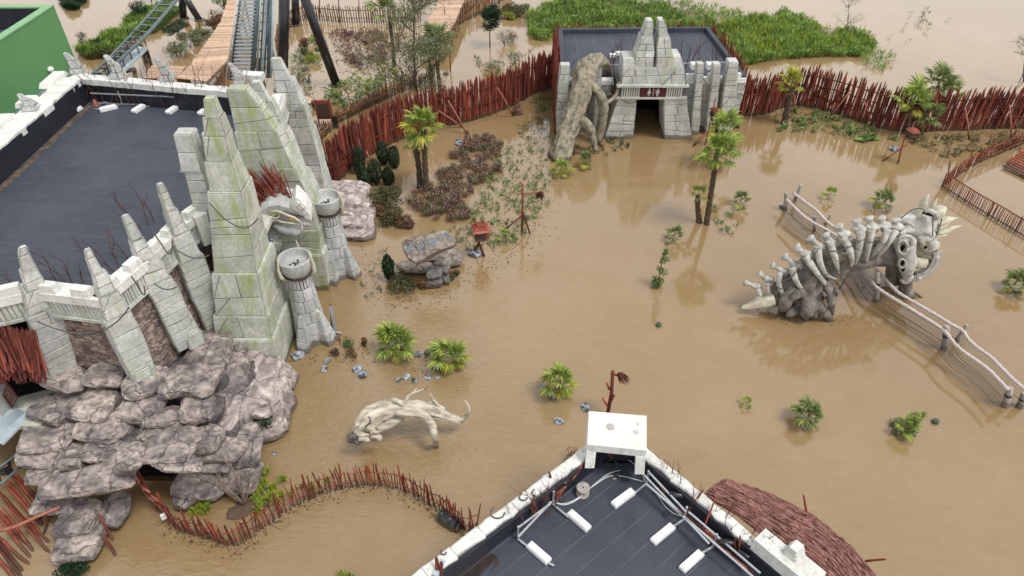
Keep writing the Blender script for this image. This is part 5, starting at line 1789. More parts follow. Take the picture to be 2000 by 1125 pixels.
for k in range(8):
    t_ = k / 7
    a = PY(lerp(6, 24, t_), lerp(772, 796, t_), 15.3); b_ = PY(lerp(14, 34, t_), lerp(748, 776, t_), 15.3)
    part(MB().beam(a, b_, .035, .03), 'grille_bar', M['red_dark'], ST_)
for k in (0.02, .98):
    a = PY(lerp(6, 14, k), lerp(772, 748, k), 15.25); b_ = PY(lerp(24, 34, k), lerp(796, 776, k), 15.25)
    part(MB().beam(a, b_, .05, .04), 'grille_frame', M['red_dark'], ST_)
CN = thing('metal_canopy', 'corrugated blue-grey metal canopy sheet at the left edge beside the rocks', 'canopy', P(20, 840, 2.0))
for k in range(9):
    a = P(-40 + k * 5, 868 + k * 2.5 - 22, 2.2); b_ = P(30 + k * 3.4, 800 + k * 1.5 - 4, 2.2)
    part(MB().beam(a, b_, .12, .03, V((0, 0, 1))), 'sheet_rib', M['tread'], CN)
    part(MB().beam(a + V((.09, -.03, -.02)), b_ + V((.09, -.03, -.02)), .1, .02), 'sheet', M['galv'], CN)
TK = thing('coaster_track', 'green-grey coaster track rails passing out of the picture below the metal canopy', 'track', P(20, 920, 1.2))
for (u, v, u2, v2) in ((-40, 935, 52, 872), (-40, 972, 56, 898)):
    part(MB().tube([P(u, v, 1.3), P((u + u2) / 2 + 2, (v + v2) / 2 + 3, 1.3), P(u2, v2, 1.3)], .045, 8), 'rail', M['steel_green'], TK, True)
for k in range(3):
    part(MB().beam(P(-5 + k * 22, 912 - k * 16, 1.15), P(-1 + k * 22, 945 - k * 17, 1.15), .08, .08), 'cross_tie', M['steel_black'], TK)
part(MB().lathe(P(12, 920, 1.2), [(0, -.1), (.14, -.1), (.14, .1), (0, .1)], 14, Euler((0, 1.2, 0)).to_matrix()), 'wheel', M['plastic_black'], TK)

# barred red enclosure at the right edge
palisade('picket_fence', 'red fence of close bars leading to the corner at the right edge', 'fence', [(1845, 362), (1900, 325), (1950, 302), (2030, 268)], 1.0, .12, REDS, .022, .12, .04, (.25, .85), rr=.03, rail_m='red', zb=-.3)
palisade('picket_fence', 'straight red fence of evenly spaced bars running down to the right edge', 'fence', [(1840, 366), (1900, 404), (1960, 440), (2060, 500)], .85, .115, ('red',), .024, .03, .01, (.1, .8), rr=.03, rail_m='red', sm=False, zb=-.3, post=(1.5, .95, .045, 'red'))
for k in range(4):
    stake(P(1850 + k * 42, 350 - k * 22, 0), P(1856 + k * 44, 312 - k * 23, 1.4), .035, ('lone tall red stake at the fence corner on the right', 'second tall red stake from the fence corner on the right', 'third tall red stake from the fence corner on the right', 'tall red stake nearest the right edge steps')[k], None)
t = thing('red_steps', 'flight of red timber steps rising out of the water at the right edge', 'steps', P(1990, 315, .3))
for k in range(5):
    a, b_ = P(1962 + k * 8, 322 - k * 7, .15 + k * .14), P(2040 + k * 8, 360 - k * 8, .15 + k * .14)
    part(MB().beam(a, b_, .36, .06), 'tread', M['red_bright'], t)

# rope-railed footbridge under the skeleton
BRG = thing('rope_bridge', 'submerged footbridge with pale rope-wound handrails and netting under the skeleton sculpture', 'footbridge', P(1700, 560, 0))
def bz(zx, zy, z=1.05):
    return Q(zx, zy, 1420, 340, 2.25, z)
near = [(262, 112), (300, 150), (345, 192), (400, 225), (450, 252), (500, 285), (560, 345), (610, 430), (650, 490), (690, 520), (740, 552), (800, 588), (870, 632), (930, 670), (965, 700), (1000, 745), (1045, 785), (1090, 815), (1150, 860), (1195, 905), (1235, 948)]
far = [(290, 82), (345, 125), (395, 162), (430, 200), (475, 238), (530, 275), (590, 330), (640, 400), (690, 455), (745, 515), (800, 550), (860, 585), (920, 620), (985, 660), (1035, 688), (1060, 725), (1100, 762), (1160, 805), (1205, 850), (1260, 905), (1310, 945)]
rope = simple('pale_rope', (.62, .56, .53), (.40, .34, .32), 14, .8, bs=.8, bd=.03, world=True)
for line in (near, far):
    pts = smooth_line([bz(*q) for q in line], 4)
    # rope-wound rail: ripples along its length
    rad = [.062 + .014 * (i % 2) for i in range(len(pts))]
    part(MB().tube(pts, rad, 8), 'handrail', rope, BRG, True)
    mb = MB()
    fpts = [V((p.x, p.y, 0)) for p in pts]
    its_t = along(pts, .075)
    for (p, d) in its_t:
        mb.tube([V((p.x, p.y, -.02)), p + d * .3], .003, 3, False)
        mb.tube([V((p.x + d.x * .3, p.y + d.y * .3, -.02)), p], .003, 3, False)
    for zz in (.25, .4, .7, .85):
        mb.tube([V((p.x, p.y, zz)) for p in pts], .004, 3, False)
    part(mb, 'netting', M['cable'], BRG, kind='stuff')
    for z_ in (.12, .55):
        part(MB().tube([V((p.x, p.y, z_)) for p in pts], .014, 4), 'net_rope', M['cable'], BRG, True)
postm = simple('grey_post', (.42, .38, .34), (.25, .22, .20), 5, .8, bs=.6, world=True)
for (x, y, x2, y2, r) in ((255, 160, 260, 80, .11), (296, 118, 325, 46, .10), (385, 252, 384, 185, .09), (430, 222, 456, 178, .08), (657, 560, 662, 430, .13), (955, 770, 966, 668, .13), (1005, 735, 1055, 662, .10), (1222, 1020, 1246, 938, .14), (1285, 1025, 1308, 965, .13)):
    a = bz(x, y, 0)
    b_ = PY(1420 + x2 / 2.25, 340 + y2 / 2.25, a.y + .05)
    o = part(MB().tube([a - V((0, 0, .1)), lerp(a, b_, .6) + V((.02, 0, 0)), b_ - V((0, 0, .03)), b_], [r, r * .85, r * .8, r * .65], 10, wob=.2), 'post', postm, BRG, True, 50)
    if r > .12:
        part(MB().tube([lerp(a, b_, .55), lerp(a, b_, .65)], r * .95, 10), 'metal_band', M['steel_black'], BRG, True, 50)
mb = MB()
fl = []
for i in range(len(near)):
    a, b_ = bz(*near[i]), bz(*far[i])
    fl.append((V((a.x, a.y, -.12)), V((b_.x, b_.y, -.12))))
# ------------------------------------------------------------------ skeleton on a tree arch
def SK(zx, zy, y):
    return PY(1420 + zx / 2.25, 340 + zy / 2.25, y)
SKT = thing('skeleton_sculpture', 'dinosaur skeleton sculpture with vertebrae and horned skull draped over an arching grey tree trunk', 'sculpture', P(1580, 600, 0))
trunk(SKT, 'trunk', [SK(165, 556, 22.8), SK(185, 550, 22.8), SK(205, 543, 22.8), SK(262, 500, 22.9), SK(330, 440, 23.1), SK(400, 395, 23.3), SK(480, 372, 23.5), SK(560, 362, 23.7), (SK(640, 345, 23.9)), SK(720, 330, 24.0), SK(780, 318, 24.1)],
      [.22, .30, .40, .50, .58, .62, .64, .62, .6, .56, .42], 'trunk_grey', 32, .12, 1.3, 5, .4)
trunk(SKT, 'trunk_tip', [SK(62, 588, 22.55), SK(100, 580, 22.55), SK(150, 562, 22.55), (SK(200, 546, 22.6))], [.04, .16, .28, .34], 'bone_cream', 14, .1, 2, 4)
trunk(SKT, 'branch', [SK(440, 395, 22.75), SK(470, 378, 22.8), SK(520, 362, 22.95), SK(570, 350, 23.1)], [.05, .16, .17, .12], 'trunk_tan', 10, .2)
# stump with roots
trunk(SKT, 'stump', [SK(350, 600, 22.3), SK(352, 570, 22.4), SK(352, 520, 22.7), SK(365, 460, 22.9), SK(390, 420, 23.1)], [.5, .6, .62, .6, .5], 'trunk_grey', 32, .15, 1.5, 5, .4)
for pts, r0 in (([(300, 500), (268, 540), (250, 575), (240, 605)], .34), ([(330, 560), (300, 590), (278, 610), (262, 632)], .26), ([(345, 570), (340, 600), (343, 622), (345, 645)], .2), ([(390, 530), (400, 570), (425, 600), (455, 645)], .32), ([(430, 470), (450, 520), (458, 570), (458, 615)], .26), ([(380, 520), (330, 520), (290, 540), (262, 580)], .25), ([(400, 500), (418, 520), (430, 532), (440, 538)], .12), ([(455, 480), (478, 500), (485, 520), (475, 545)], .09), ([(370, 560), (375, 590), (380, 610), (384, 630)], .3)):
    n_ = len(pts)
    r0 *= .85
    trunk(SKT, 'root', [SK(x, y, lerp(22.5, 21.95, i / (n_ - 1))) if i < n_ - 1 else Q(x, y, 1420, 340, 2.25, -.05) for i, (x, y) in enumerate(pts)], [r0 * .8, r0 * .85, r0 * .75, r0 * .5], 'trunk_grey', 14, .1, 2, 4, .3)
# second leg under the skull
trunk(SKT, 'trunk', [SK(745, 370, 24.4), SK(738, 400, 24.4), SK(728, 440, 24.4), SK(722, 475, 24.4)], [.36, .32, .34, .3], 'trunk_grey', 14, .3)
trunk(SKT, 'trunk', [SK(780, 400, 24.1), SK(782, 450, 24.0), SK(785, 500, 23.9), Q(788, 545, 1420, 340, 2.25, -.05)], [.3, .3, .28, .34], 'trunk_grey', 14, .3)
trunk(SKT, 'root', [SK(795, 495, 23.8), SK(815, 518, 23.7), SK(835, 528, 23.7), SK(858, 543, 23.6)], [.12, .08, .06, .03], 'trunk_tan', 8)
# vertebrae with ribs: (top x, y), (joint x, y), [rib points]
VT = [((78, 478), (128, 492), [(135, 505), (148, 538)], 22.75), ((142, 438), (180, 462), [(178, 478), (182, 528)], 22.8), ((200, 402), (245, 425), [(232, 432), (228, 480), (245, 530), (268, 565)], 22.75),
      ((252, 362), (302, 398), [(285, 410), (298, 455), (330, 505), (385, 528)], 22.7), ((305, 322), (345, 350), [(345, 362), (385, 420), (430, 480), (460, 522)], 22.65), ((365, 282), (410, 318), [(400, 330), (410, 390), (435, 440), (478, 462)], 22.75),
      ((432, 268), (460, 298), [(455, 305), (472, 360), (482, 400), (492, 435)], 22.8), ((490, 228), (512, 262), [(510, 275), (540, 335), (548, 380), (545, 410)], 22.85), ((571, 205), (578, 240), [(585, 250), (582, 310), (572, 360), (562, 398)], 22.95),
      ((624, 193), (635, 232), [(634, 245), (624, 300), (616, 350), (613, 388)], 23.1), ((678, 193), (690, 228), [(705, 245), (690, 285), (665, 325), (635, 365)], 23.2), ((741, 200), (745, 232), [(740, 250), (715, 290), (690, 330), (655, 375)], 23.3),
      ((808, 222), (790, 245), [(775, 255), (760, 262)], 23.6)]
for i, (tp, jt, ribp, y) in enumerate(VT):
    a, j = SK(*tp, y + .25), SK(*jt, y + .15)
    k = .8 if i < 3 else (1.0 if i < 7 else 1.05)
    d = (a - j).normalized()
    vb = part(MB().tube([j - d * .02, j + d * .12, lerp(j, a, .55), a - d * .06, a, a + d * .05], [.17 * k, .13 * k, .1 * k, .15 * k, .19 * k, .13 * k], 10, wob=.25, ws=4), 'vertebra', M['bone'], SKT, True)
    q = Euler((0, 0, rnd.uniform(-.3, .3))).to_matrix()
    part(MB().ell(j, (.3 * k, .2 * k, .13 * k), q, 12, 8, .35, 3), 'vertebra_flange', M['bone'], vb, True)
    part(MB().ell(j + V((.14, .1, -.12)), (.22 * k, .2 * k, .2 * k), None, 10, 8, .35, 3), 'vertebra_body', M['bone'], vb, True)
    rp = [SK(x, yy, y - .12 - .22 * math.sin(1.2 * n_)) for n_, (x, yy) in enumerate(ribp)]
    if len(rp) > 2:
        rad = [.15 * k, .125 * k, .09 * k, .035]
    else:
        rad = [.13 * k, .05]
    trunk(SKT, 'rib', rp, rad, 'bone', 10, .08, 2, 4)
    if i % 2 == 0 and len(rp) > 2:
        c = lerp(rp[1], rp[2], .3)
        part(MB().tube([c + V((math.cos(a_) * .14, math.sin(a_) * .14, .03 * math.sin(2 * a_))) for a_ in [q_ * .7 for q_ in range(10)]], .02, 5), 'binding_cord', M['cable'], SKT, True)
for (xa, ya, xb_, yb_, y, dr_) in ((330, 395, 400, 330, 22.4, .3), (400, 430, 540, 395, 22.3, .3), (440, 340, 610, 280, 22.4, .2), (540, 275, 640, 300, 22.6, .1), (455, 460, 560, 440, 22.4, .2), (500, 500, 550, 415, 22.6, -.05), (475, 545, 530, 440, 22.6, -.05), (760, 195, 870, 160, 23.6, -.25), (900, 195, 905, 270, 23.2, .02), (945, 195, 915, 280, 23.2, -.1), (240, 470, 330, 400, 22.3, .2)):
    part(MB().tube(sag(SK(xa, ya, y), SK(xb_, yb_, y), dr_), .022, 5), 'hanging_cable', M['cable'], SKT, True)
# skull: frill, horns, face, jaw
def K(x, y, d_):
    return PY(1700 + x / 4.89, 370 + y / 4.89, d_)
fr = part(MB().ell(K(450, 330, 24.35), (.95, .45, .62), Euler((-.5, .15, .1)).to_matrix(), 20, 14, .18, 1.5), 'frill', M['bone'], SKT, True)
for pts, r0 in (([(440, 260), (480, 190), (520, 110), (562, 45)], .24), ([(560, 215), (585, 170), (610, 130), (640, 85)], .14), ([(590, 260), (640, 215), (690, 180), (722, 165)], .27), ([(640, 370), (700, 330), (760, 285), (840, 272)], .16), ([(640, 420), (710, 400), (790, 365), (875, 342)], .13), ([(620, 440), (680, 425), (720, 405), (770, 385)], .16), ([(640, 330), (690, 300), (735, 275), (770, 262)], .16)):
    pp = [K(x, y, 24.3 + .05 * i) for i, (x, y) in enumerate(pts)]
    q = MB().tube(smooth_line(pp, 3), [r0 * f for f in (1, 1.08, 1.1, 1.12, 1.1, 1.0, .85, .6, .35, .1)], 8, wob=.3, ws=5, flat=.45)
    part(q, 'frill_spike', M['bone_cream'], SKT, True)
part(MB().box(K(560, 235, 24.0), (.42, .3, .1), Euler((-.5, .35, 0)).to_matrix()), 'frill_opening', M['dark_void'], SKT)
part(MB().tube([K(520, 215, 23.95), K(560, 200, 23.9), K(610, 225, 23.9), K(640, 270, 23.9)], [.05, .1, .12, .08], 8), 'frill_ridge', M['bone'], SKT, True)
sk = part(MB().tube(smooth_line([K(330, 440, 23.7), K(335, 520, 23.5), K(345, 620, 23.4), K(350, 720, 23.35), K(355, 800, 23.3), K(352, 870, 23.3)], 4), [.2, .33, .38, .40, .40, .39, .38, .36, .34, .35, .36, .36, .34, .31, .28, .26, .24, .2, .17, .14, .08], 18, wob=.35, ws=3), 'snout', M['bone'], SKT, True)
def loop(cx, cy, rx, ry, d_, r, m='bone', root=sk, name='socket_rim', a0=0, a1=6.283, n=16):
    pts = [K(cx + rx * math.cos(lerp(a0, a1, k / n)), cy + ry * math.sin(lerp(a0, a1, k / n)), d_) for k in range(n + 1)]
    return part(MB().tube(pts, r, 8, wob=.25, ws=4), name, M[m], root, True)
loop(310, 550, 46, 66, 23.08, .055)
loop(335, 500, 68, 58, 23.12, .075, a0=3.2, a1=6.8)
part(MB().ell(K(306, 560, 23.12), (.09, .05, .16), nu=12, nv=8), 'eye_socket', M['dark_void'], sk, True)
part(MB().ell(K(305, 705, 23.02), (.08, .06, .13), nu=12, nv=8), 'nostril', M['dark_void'], sk, True)
part(MB().ell(K(312, 768, 23.05), (.06, .06, .1), nu=10, nv=6), 'nostril', M['dark_void'], sk, True)
loop(305, 705, 30, 42, 23.03, .035)
ck = part(MB().ell(K(520, 470, 24.0), (.5, .35, .35), nu=18, nv=12, wob=.3, ws=3), 'brow', M['bone'], SKT, True)
part(MB().ell(K(500, 570, 23.75), (.55, .35, .5), Euler((0, .4, 0)).to_matrix(), 20, 14, .35, 2.5), 'cheek', M['trunk_tan'], SKT, True)
part(MB().ell(K(468, 690, 23.55), (.4, .25, .3), Euler((0, .5, 0)).to_matrix(), 16, 10, .3, 3), 'cheek', M['bone_cream'], SKT, True)
part(MB().ell(K(530, 552, 23.4), (.06, .05, .08), nu=10, nv=8), 'eye_socket', M['dark_void'], ck, True)
part(MB().ell(K(605, 540, 23.5), (.24, .2, .23), nu=16, nv=10, wob=.12), 'joint_knob', M['bone'], SKT, True)
part(MB().tube([K(545, 600, 23.5), K(575, 575, 23.45), K(605, 550, 23.45)], [.14, .1, .16], 10), 'joint_arm', M['bone'], SKT, True)
# comb-like curved jaw
jp = [(425, 830), (480, 815), (535, 780), (580, 725), (610, 665), (618, 600)]
jaw = part(MB().tube(smooth_line([K(x, y, 23.6) for x, y in jp], 4), [.08] + [.25] * 19 + [.12], 12, flat=.6, wob=.1), 'jaw', M['bone'], SKT, True)
jl = smooth_line([K(x, y, 23.42) for x, y in jp], 5)
for i in range(1, len(jl) - 1):
    p = jl[i]; d = (jl[i + 1] - jl[i - 1]).normalized(); o_ = d.cross(V((0, -1, 0)))
    part(MB().beam(p - o_ * .05, p + o_ * .30, .03, .07), 'jaw_groove', M['bone'], jaw)
trunk(SKT, 'jaw_tip', [K(290, 860, 23.3), K(330, 890, 23.25), K(375, 860, 23.25), K(400, 820, 23.3)], [.05, .1, .1, .06], 'bone', 8, .1)
trunk(SKT, 'horn', [K(480, 430, 24.0), K(500, 405, 24.0), K(560, 412, 23.9), K(600, 470, 23.8)], [.1, .14, .16, .12], 'bone', 10, .2)

# ------------------------------------------------------------------ driftwood
def DW(x, y, d_):
    return PY(680 + x / 7.5, 740 + y / 7.5, d_)
DWT = thing('driftwood', 'huge bleached driftwood trunk with antler-like branches lying in the water', 'driftwood', P(800, 840, 0))
yb = P(730, 850, 0).y
trunk(DWT, 'trunk', [DW(130, 810, 15.3), DW(230, 720, 15.6), DW(360, 600, 15.9), DW(540, 500, 16.1), (DW(740, 440, 16.15)), DW(950, 430, 16.1), DW(1130, 460, 16.0), DW(1300, 510, 16.0), (DW(1450, 555, 16.05)), DW(1600, 600, 16.1), DW(1680, 630, 16.15)],
      [.22, .35, .41, .38, .31, .26, .23, .2, .17, .12, .05], 'drift', 34, .1, 1.8, 5, .42)
trunk(DWT, 'limb', [DW(700, 500, 15.75), DW(900, 510, 15.7), DW(1080, 530, 15.65), DW(1180, 600, 15.55), DW(1240, 720, 15.4), DW(1270, 850, 15.2), Q(1295, 985, 680, 740, 7.5, -.05)], [.1, .14, .14, .13, .12, .11, .085], 'drift', 16, .06, 2.5, 4, .3)
trunk(DWT, 'branch', [DW(830, 420, 16.1), DW(850, 320, 16.15), DW(900, 240, 16.2), DW(1000, 190, 16.2), DW(1108, 148, 16.2)], [.09, .07, .05, .035, .01], 'drift', 9, .05)
trunk(DWT, 'branch', [DW(895, 250, 16.2), DW(950, 200, 16.25), DW(1010, 138, 16.3)], [.06, .05, .012], 'drift', 8, .1)
trunk(DWT, 'branch', [DW(1400, 450, 16.3), DW(1300, 370, 16.35), DW(1240, 290, 16.4), DW(1180, 168, 16.4)], [.075, .06, .035, .01], 'drift', 8, .05)
trunk(DWT, 'branch', [DW(1140, 410, 16.35), DW(1180, 365, 16.4), DW(1240, 370, 16.4), DW(1290, 420, 16.3)], [.06, .09, .09, .06], 'drift', 8, .05)
trunk(DWT, 'branch', [DW(1640, 620, 16.1), DW(1720, 560, 16.1), DW(1765, 470, 16.1), DW(1755, 390, 16.1), DW(1705, 318, 16.1)], [.07, .085, .07, .05, .012], 'drift', 9, .05)
trunk(DWT, 'branch', [DW(640, 310, 16.3), DW(690, 315, 16.2), DW(760, 350, 16.1), DW(820, 390, 16.1)], [.07, .085, .08, .07], 'bone_cream', 9, .1)
trunk(DWT, 'branch', [DW(290, 690, 15.2), DW(350, 750, 15.1), DW(400, 778, 15.05), DW(485, 772, 15.0)], [.1, .085, .06, .015], 'drift', 8, .1)
trunk(DWT, 'branch', [DW(350, 750, 15.1), DW(345, 790, 15.0), DW(342, 818, 15.0)], [.05, .04, .015], 'drift', 7, .1)
trunk(DWT, 'branch', [DW(270, 700, 15.25), DW(320, 640, 15.2), DW(325, 580, 15.2), DW(290, 550, 15.3)], [.06, .045, .03, .015], 'trunk_grey', 7, .1)
for pts, r0 in (([(150, 650), (110, 720), (140, 790), (220, 820), (330, 820)], .09), ([(120, 820), (70, 830), (50, 880), (90, 930)], .13), ([(160, 860), (230, 860), (300, 880), (330, 900)], .12), ([(330, 830), (420, 840), (460, 880), (430, 910)], .1), ([(90, 850), (110, 900), (150, 930), (200, 920)], .12)):
    trunk(DWT, 'root', [DW(x, y, 15.05) for x, y in pts], [r0] * (len(pts) - 1) + [r0 * .4], 'drift' if pts[0][0] > 140 else 'trunk_grey', 8, .3, 3, 3)
trunk(DWT, 'limb', [DW(430, 760, 15.5), DW(560, 690, 15.6), DW(680, 620, 15.75), DW(800, 570, 15.85)], [.08, .15, .17, .1], 'drift', 12, .1)

# ------------------------------------------------------------------ carved map rock with shrubs, slatted stones, sheds, lamps, poles
MR = thing('carved_rock_sign', 'brown rock slab carved with grey mountain-like shapes standing in the water', 'rock sign', P(830, 560, 0))
def MP(x, y, d_):
    return PY(660 + x / 3.31, 260 + y / 3.31, d_)
yy = P(830, 560, 0).y
sl_pts = [(412, 700), (480, 668), (590, 650), (690, 628), (735, 655), (762, 690), (748, 725), (640, 770), (560, 815), (500, 842), (450, 810), (420, 760)]
cf = [MP(x, y, yy - .1 + (y - 740) * -.004) for x, y in sl_pts]
nrm = V((0, -.8, .6)).normalized()
m_ = MB()
n_ = len(cf)
c0 = sum(cf, V((0, 0, 0))) / n_
bk = [p - nrm * .55 - V((0, 0, .1)) for p in cf]
fr_ = [lerp(c0, p, .93) + nrm * .07 for p in cf]
m_.add(cf + bk + fr_, [(i, (i + 1) % n_, n_ + (i + 1) % n_, n_ + i)[::1] for i in range(n_)] + [tuple(range(n_, 2 * n_))] + [((i + 1) % n_, i, 2 * n_ + i, 2 * n_ + (i + 1) % n_) for i in range(n_)] + [tuple(range(2 * n_, 3 * n_))[::-1]])
rb = rock_mat('brown_carved_rock', (.30, .25, .21), (.2, .17, .145), (.36, .31, .26))
M['rock_brown'] = rb
slabp = part(m_, 'slab', rb, MR)
grey = simple('grey_carved_inlay', (.20, .23, .25), (.13, .15, .16), 5, .7, world=True)
for tri in ([(455, 780), (490, 735), (500, 700), (482, 705)], [(515, 745), (528, 700), (545, 690), (550, 740), (530, 760)], [(555, 690), (570, 740), (585, 742), (568, 680)], [(590, 735), (605, 690), (618, 735)], [(603, 672), (640, 690), (632, 735), (610, 720)], [(650, 690), (660, 660), (680, 655), (672, 700)], [(690, 650), (705, 690), (715, 665), (700, 642)], [(720, 665), (740, 690), (712, 700)], [(440, 760), (470, 715), (478, 730), (452, 785)]):
    q = []
    for x, y in tri:
        p = MP(x, y, yy - .1 + (y - 740) * -.004)
        q.append(p + nrm * .09)
    part(MB().add(q + [p - nrm * .06 for p in q], [tuple(range(len(q))), tuple(range(len(q), 2 * len(q)))[::-1]] + [(i, (i + 1) % len(q), len(q) + (i + 1) % len(q), len(q) + i) for i in range(len(q))]), 'carved_shape', grey, slabp)
rk(620, 780, 330, 110, .55, ox=660, oy=260, sc=3.31, mname='rock_brown', root=MR, rot=.25)
rk(700, 820, 220, 120, .35, ox=660, oy=260, sc=3.31, mname='rock_brown', root=MR)
rk(500, 870, 240, 100, .35, ox=660, oy=260, sc=3.31, mname='rock_brown', root=MR)
GS = thing('split_stones', 'two dark grey rounded stone blocks strapped side by side before the carved rock', 'stones', P(850, 555, 0))
M['rock_grey'] = rock_mat('grey_stone', (.2, .2, .185), (.13, .13, .125), (.27, .27, .25))
rk(620, 905, 110, 90, .62, ox=660, oy=260, sc=3.31, mname='rock_grey', root=GS)
rk(625, 965, 120, 100, .22, ox=660, oy=260, sc=3.31, mname='rock_grey', root=GS)
rk(698, 880, 52, 110, .6, ox=660, oy=260, sc=3.31, mname='rock_grey', root=GS)
rk(700, 950, 48, 90, .25, ox=660, oy=260, sc=3.31, mname='rock_grey', root=GS)

def pole(root, pts, r, key='red', name='pole', n=8):
    part(MB().tube(pts, [r * (1 - .25 * i / (len(pts) - 1)) for i in range(len(pts))], n, wob=.15, ws=3), name, M[key], root, True)
# red-roofed lantern hut
LH = thing('lantern_hut', 'small red-roofed lantern box on crossed stilts standing in the shallow planting', 'lantern', P(938, 500, 0))
y0 = P(938, 500, 0).y
def LP_(x, y, d_=None):
    return MP(x, y, y0 if d_ is None else d_)
pole(LH, [P(946, 502, -.05), LP_(905, 690)], .07, 'red_dark', 'leg')
pole(LH, [P(924, 495, -.05), LP_(920, 690)], .06, 'red_dark', 'leg')
c = LP_(925, 650)
part(MB().box(c, (.62, .5, .55), Matrix.Rotation(.2, 3, 'Z')), 'lantern_box', M['brown_wood'], LH)
part(MB().box(c + V((0, -.27, 0)), (.5, .04, .4), Matrix.Rotation(.2, 3, 'Z')), 'opening', M['dark_wood'], LH)
for k, (dz, w_) in enumerate(((.32, .85), (.42, .7), (.5, .5))):
    part(MB().box(c + V((0, -.03, dz)), (w_, w_ * .85, .1), Matrix.Rotation(.2, 3, 'Z'), .8), 'roof_board', M['red_bright' if k else 'red_pale'], LH)
pole(LH, [c + V((-.2, 0, .3)), c + V((-.28, 0, .95))], .04, 'red', 'roof_stake')
pole(LH, [c + V((.15, 0, .3)), c + V((.1, .1, .75))], .03, 'red', 'roof_stake')
# lamp post with hanging broom shade
def lamp(u, v, h, du, lab, armside=1, tripod=True):
    b0 = P(u, v, 0)
    t = thing('lamp_post', lab, 'lamp post', b0)
    top = b0 + V((0, 0, h))
    pole(t, [b0 - V((0, 0, .05)), b0 + V((.03, 0, h * .5)), top], .055, 'red', 'post')
    arm0, arm1 = b0 + V((-.25 * armside, 0, h * .80)), b0 + V((.95 * armside, 0, h * .86))
    pole(t, [arm0, arm1], .04, 'red_pale', 'arm')
    if tripod:
        pole(t, [b0 + V((.42, -.1, -.05)), b0 + V((.05, 0, h * .42))], .045, 'red_dark', 'strut')
        pole(t, [b0 + V((-.85, .3, -.05)), b0 + V((.05, 0, h * .38))], .045, 'red', 'strut')
    mb = MB()
    for k in range(70):
        a = rnd.uniform(0, 6.28); s_ = rnd.uniform(.3, 1)
        p0_ = arm1 + V((-.1 * armside, 0, .02))
        mb.tube([p0_, p0_ + V((math.cos(a) * .16 * s_, math.sin(a) * .16 * s_, -.15)), p0_ + V((math.cos(a) * .27 * s_, math.sin(a) * .27 * s_, rnd.uniform(-.5, -.32)))], [.02, .014, .005], 3)
    part(mb, 'brush_shade', M['red_dark'], t, kind='stuff')
    return t
lamp(1019, 454, 2.75, 0, 'tall red lamp post with a brush shade on its arm, right of the lantern hut')
# lamp behind the corner block
b0 = P(1190, 800, 0) + V((0, .0, 0))
t = thing('lamp_post', 'red lamp post with a brush shade rising behind the white corner block', 'lamp post', b0)
b0 = PY(1186, 812, P(1186, 812, 0).y)
tp_ = PY(1197, 725, b0.y)
pole(t, [P(1186, 812, 0), lerp(P(1186, 812, 0), tp_, .5) + V((.05, 0, 0)), tp_], .075, 'red', 'post')
pole(t, [tp_ + V((-.05, 0, -.1)), PY(1224, 740, b0.y)], .04, 'red', 'arm')
for (u, v, u2, v2) in ((1188, 795, 1177, 778), (1192, 785, 1200, 772), (1190, 760, 1185, 748)):
    pole(t, [PY(u, v, b0.y), PY(u2, v2, b0.y - .1)], .05, 'red_bright', 'thorn')
mb = MB()
for k in range(80):
    a = rnd.uniform(0, 6.28); s_ = rnd.uniform(.3, 1)
    p0_ = PY(1208, 728, b0.y)
    mb.tube([p0_, p0_ + V((.1 + math.cos(a) * .14 * s_, math.sin(a) * .14 * s_, -.12)), p0_ + V((.25 + math.cos(a) * .22 * s_, math.sin(a) * .22 * s_, rnd.uniform(-.5, -.3)))], [.02, .014, .005], 3)
part(mb, 'brush_shade', M['red_dark'], t, kind='stuff')
# crossed stakes with lanterns: before the gate building, and by the right palisade
def crossed(u, v, tops, lab, box=None):
    b0 = P(u, v, 0)
    t = thing('stake_lantern', lab, 'lantern', b0)
    for (ua, va, ub, vb, d_, r, key) in tops:
        a = P(ua, va, -.05)
        pole(t, [a, PY(ub, vb, b0.y + d_)], r, key, 'stake')
    if box:
        c = PY(box[0], box[1], b0.y - .05)
        part(MB().box(c, (.5, .45, .38), Euler((.1, .1, .3)).to_matrix()), 'lantern_box', M['dark_wood'], t)
        part(MB().box(c + V((0, 0, .25)), (.62, .55, .12), Euler((.1, .1, .3)).to_matrix(), .6), 'lid', M['red'], t)
        mb = MB()
        for k in range(40):
            a = rnd.uniform(0, 6.28)
            mb.tube([c + V((math.cos(a) * .2, math.sin(a) * .2, -.1)), c + V((math.cos(a) * .26, math.sin(a) * .26, -.45))], [.015, .004], 3)
        part(mb, 'fringe', M['dark_wood'], t, kind='stuff')
    return t
crossed(1385, 282, ((1352, 287, 1400, 238, .0, .06, 'red_pale'), (1377, 284, 1398, 192, .1, .05, 'red'), (1390, 280, 1392, 230, 0, .05, 'red_dark')), 'crossed red stakes with a lantern before the right pillars of the gate building', (1398, 222))
crossed(1760, 315, ((1722, 316, 1772, 282, .0, .055, 'red_pale'), (1753, 321, 1768, 262, .0, .055, 'red')), 'crossed red stakes with a dark lantern under the leafy palm by the right palisade', (1782, 262))
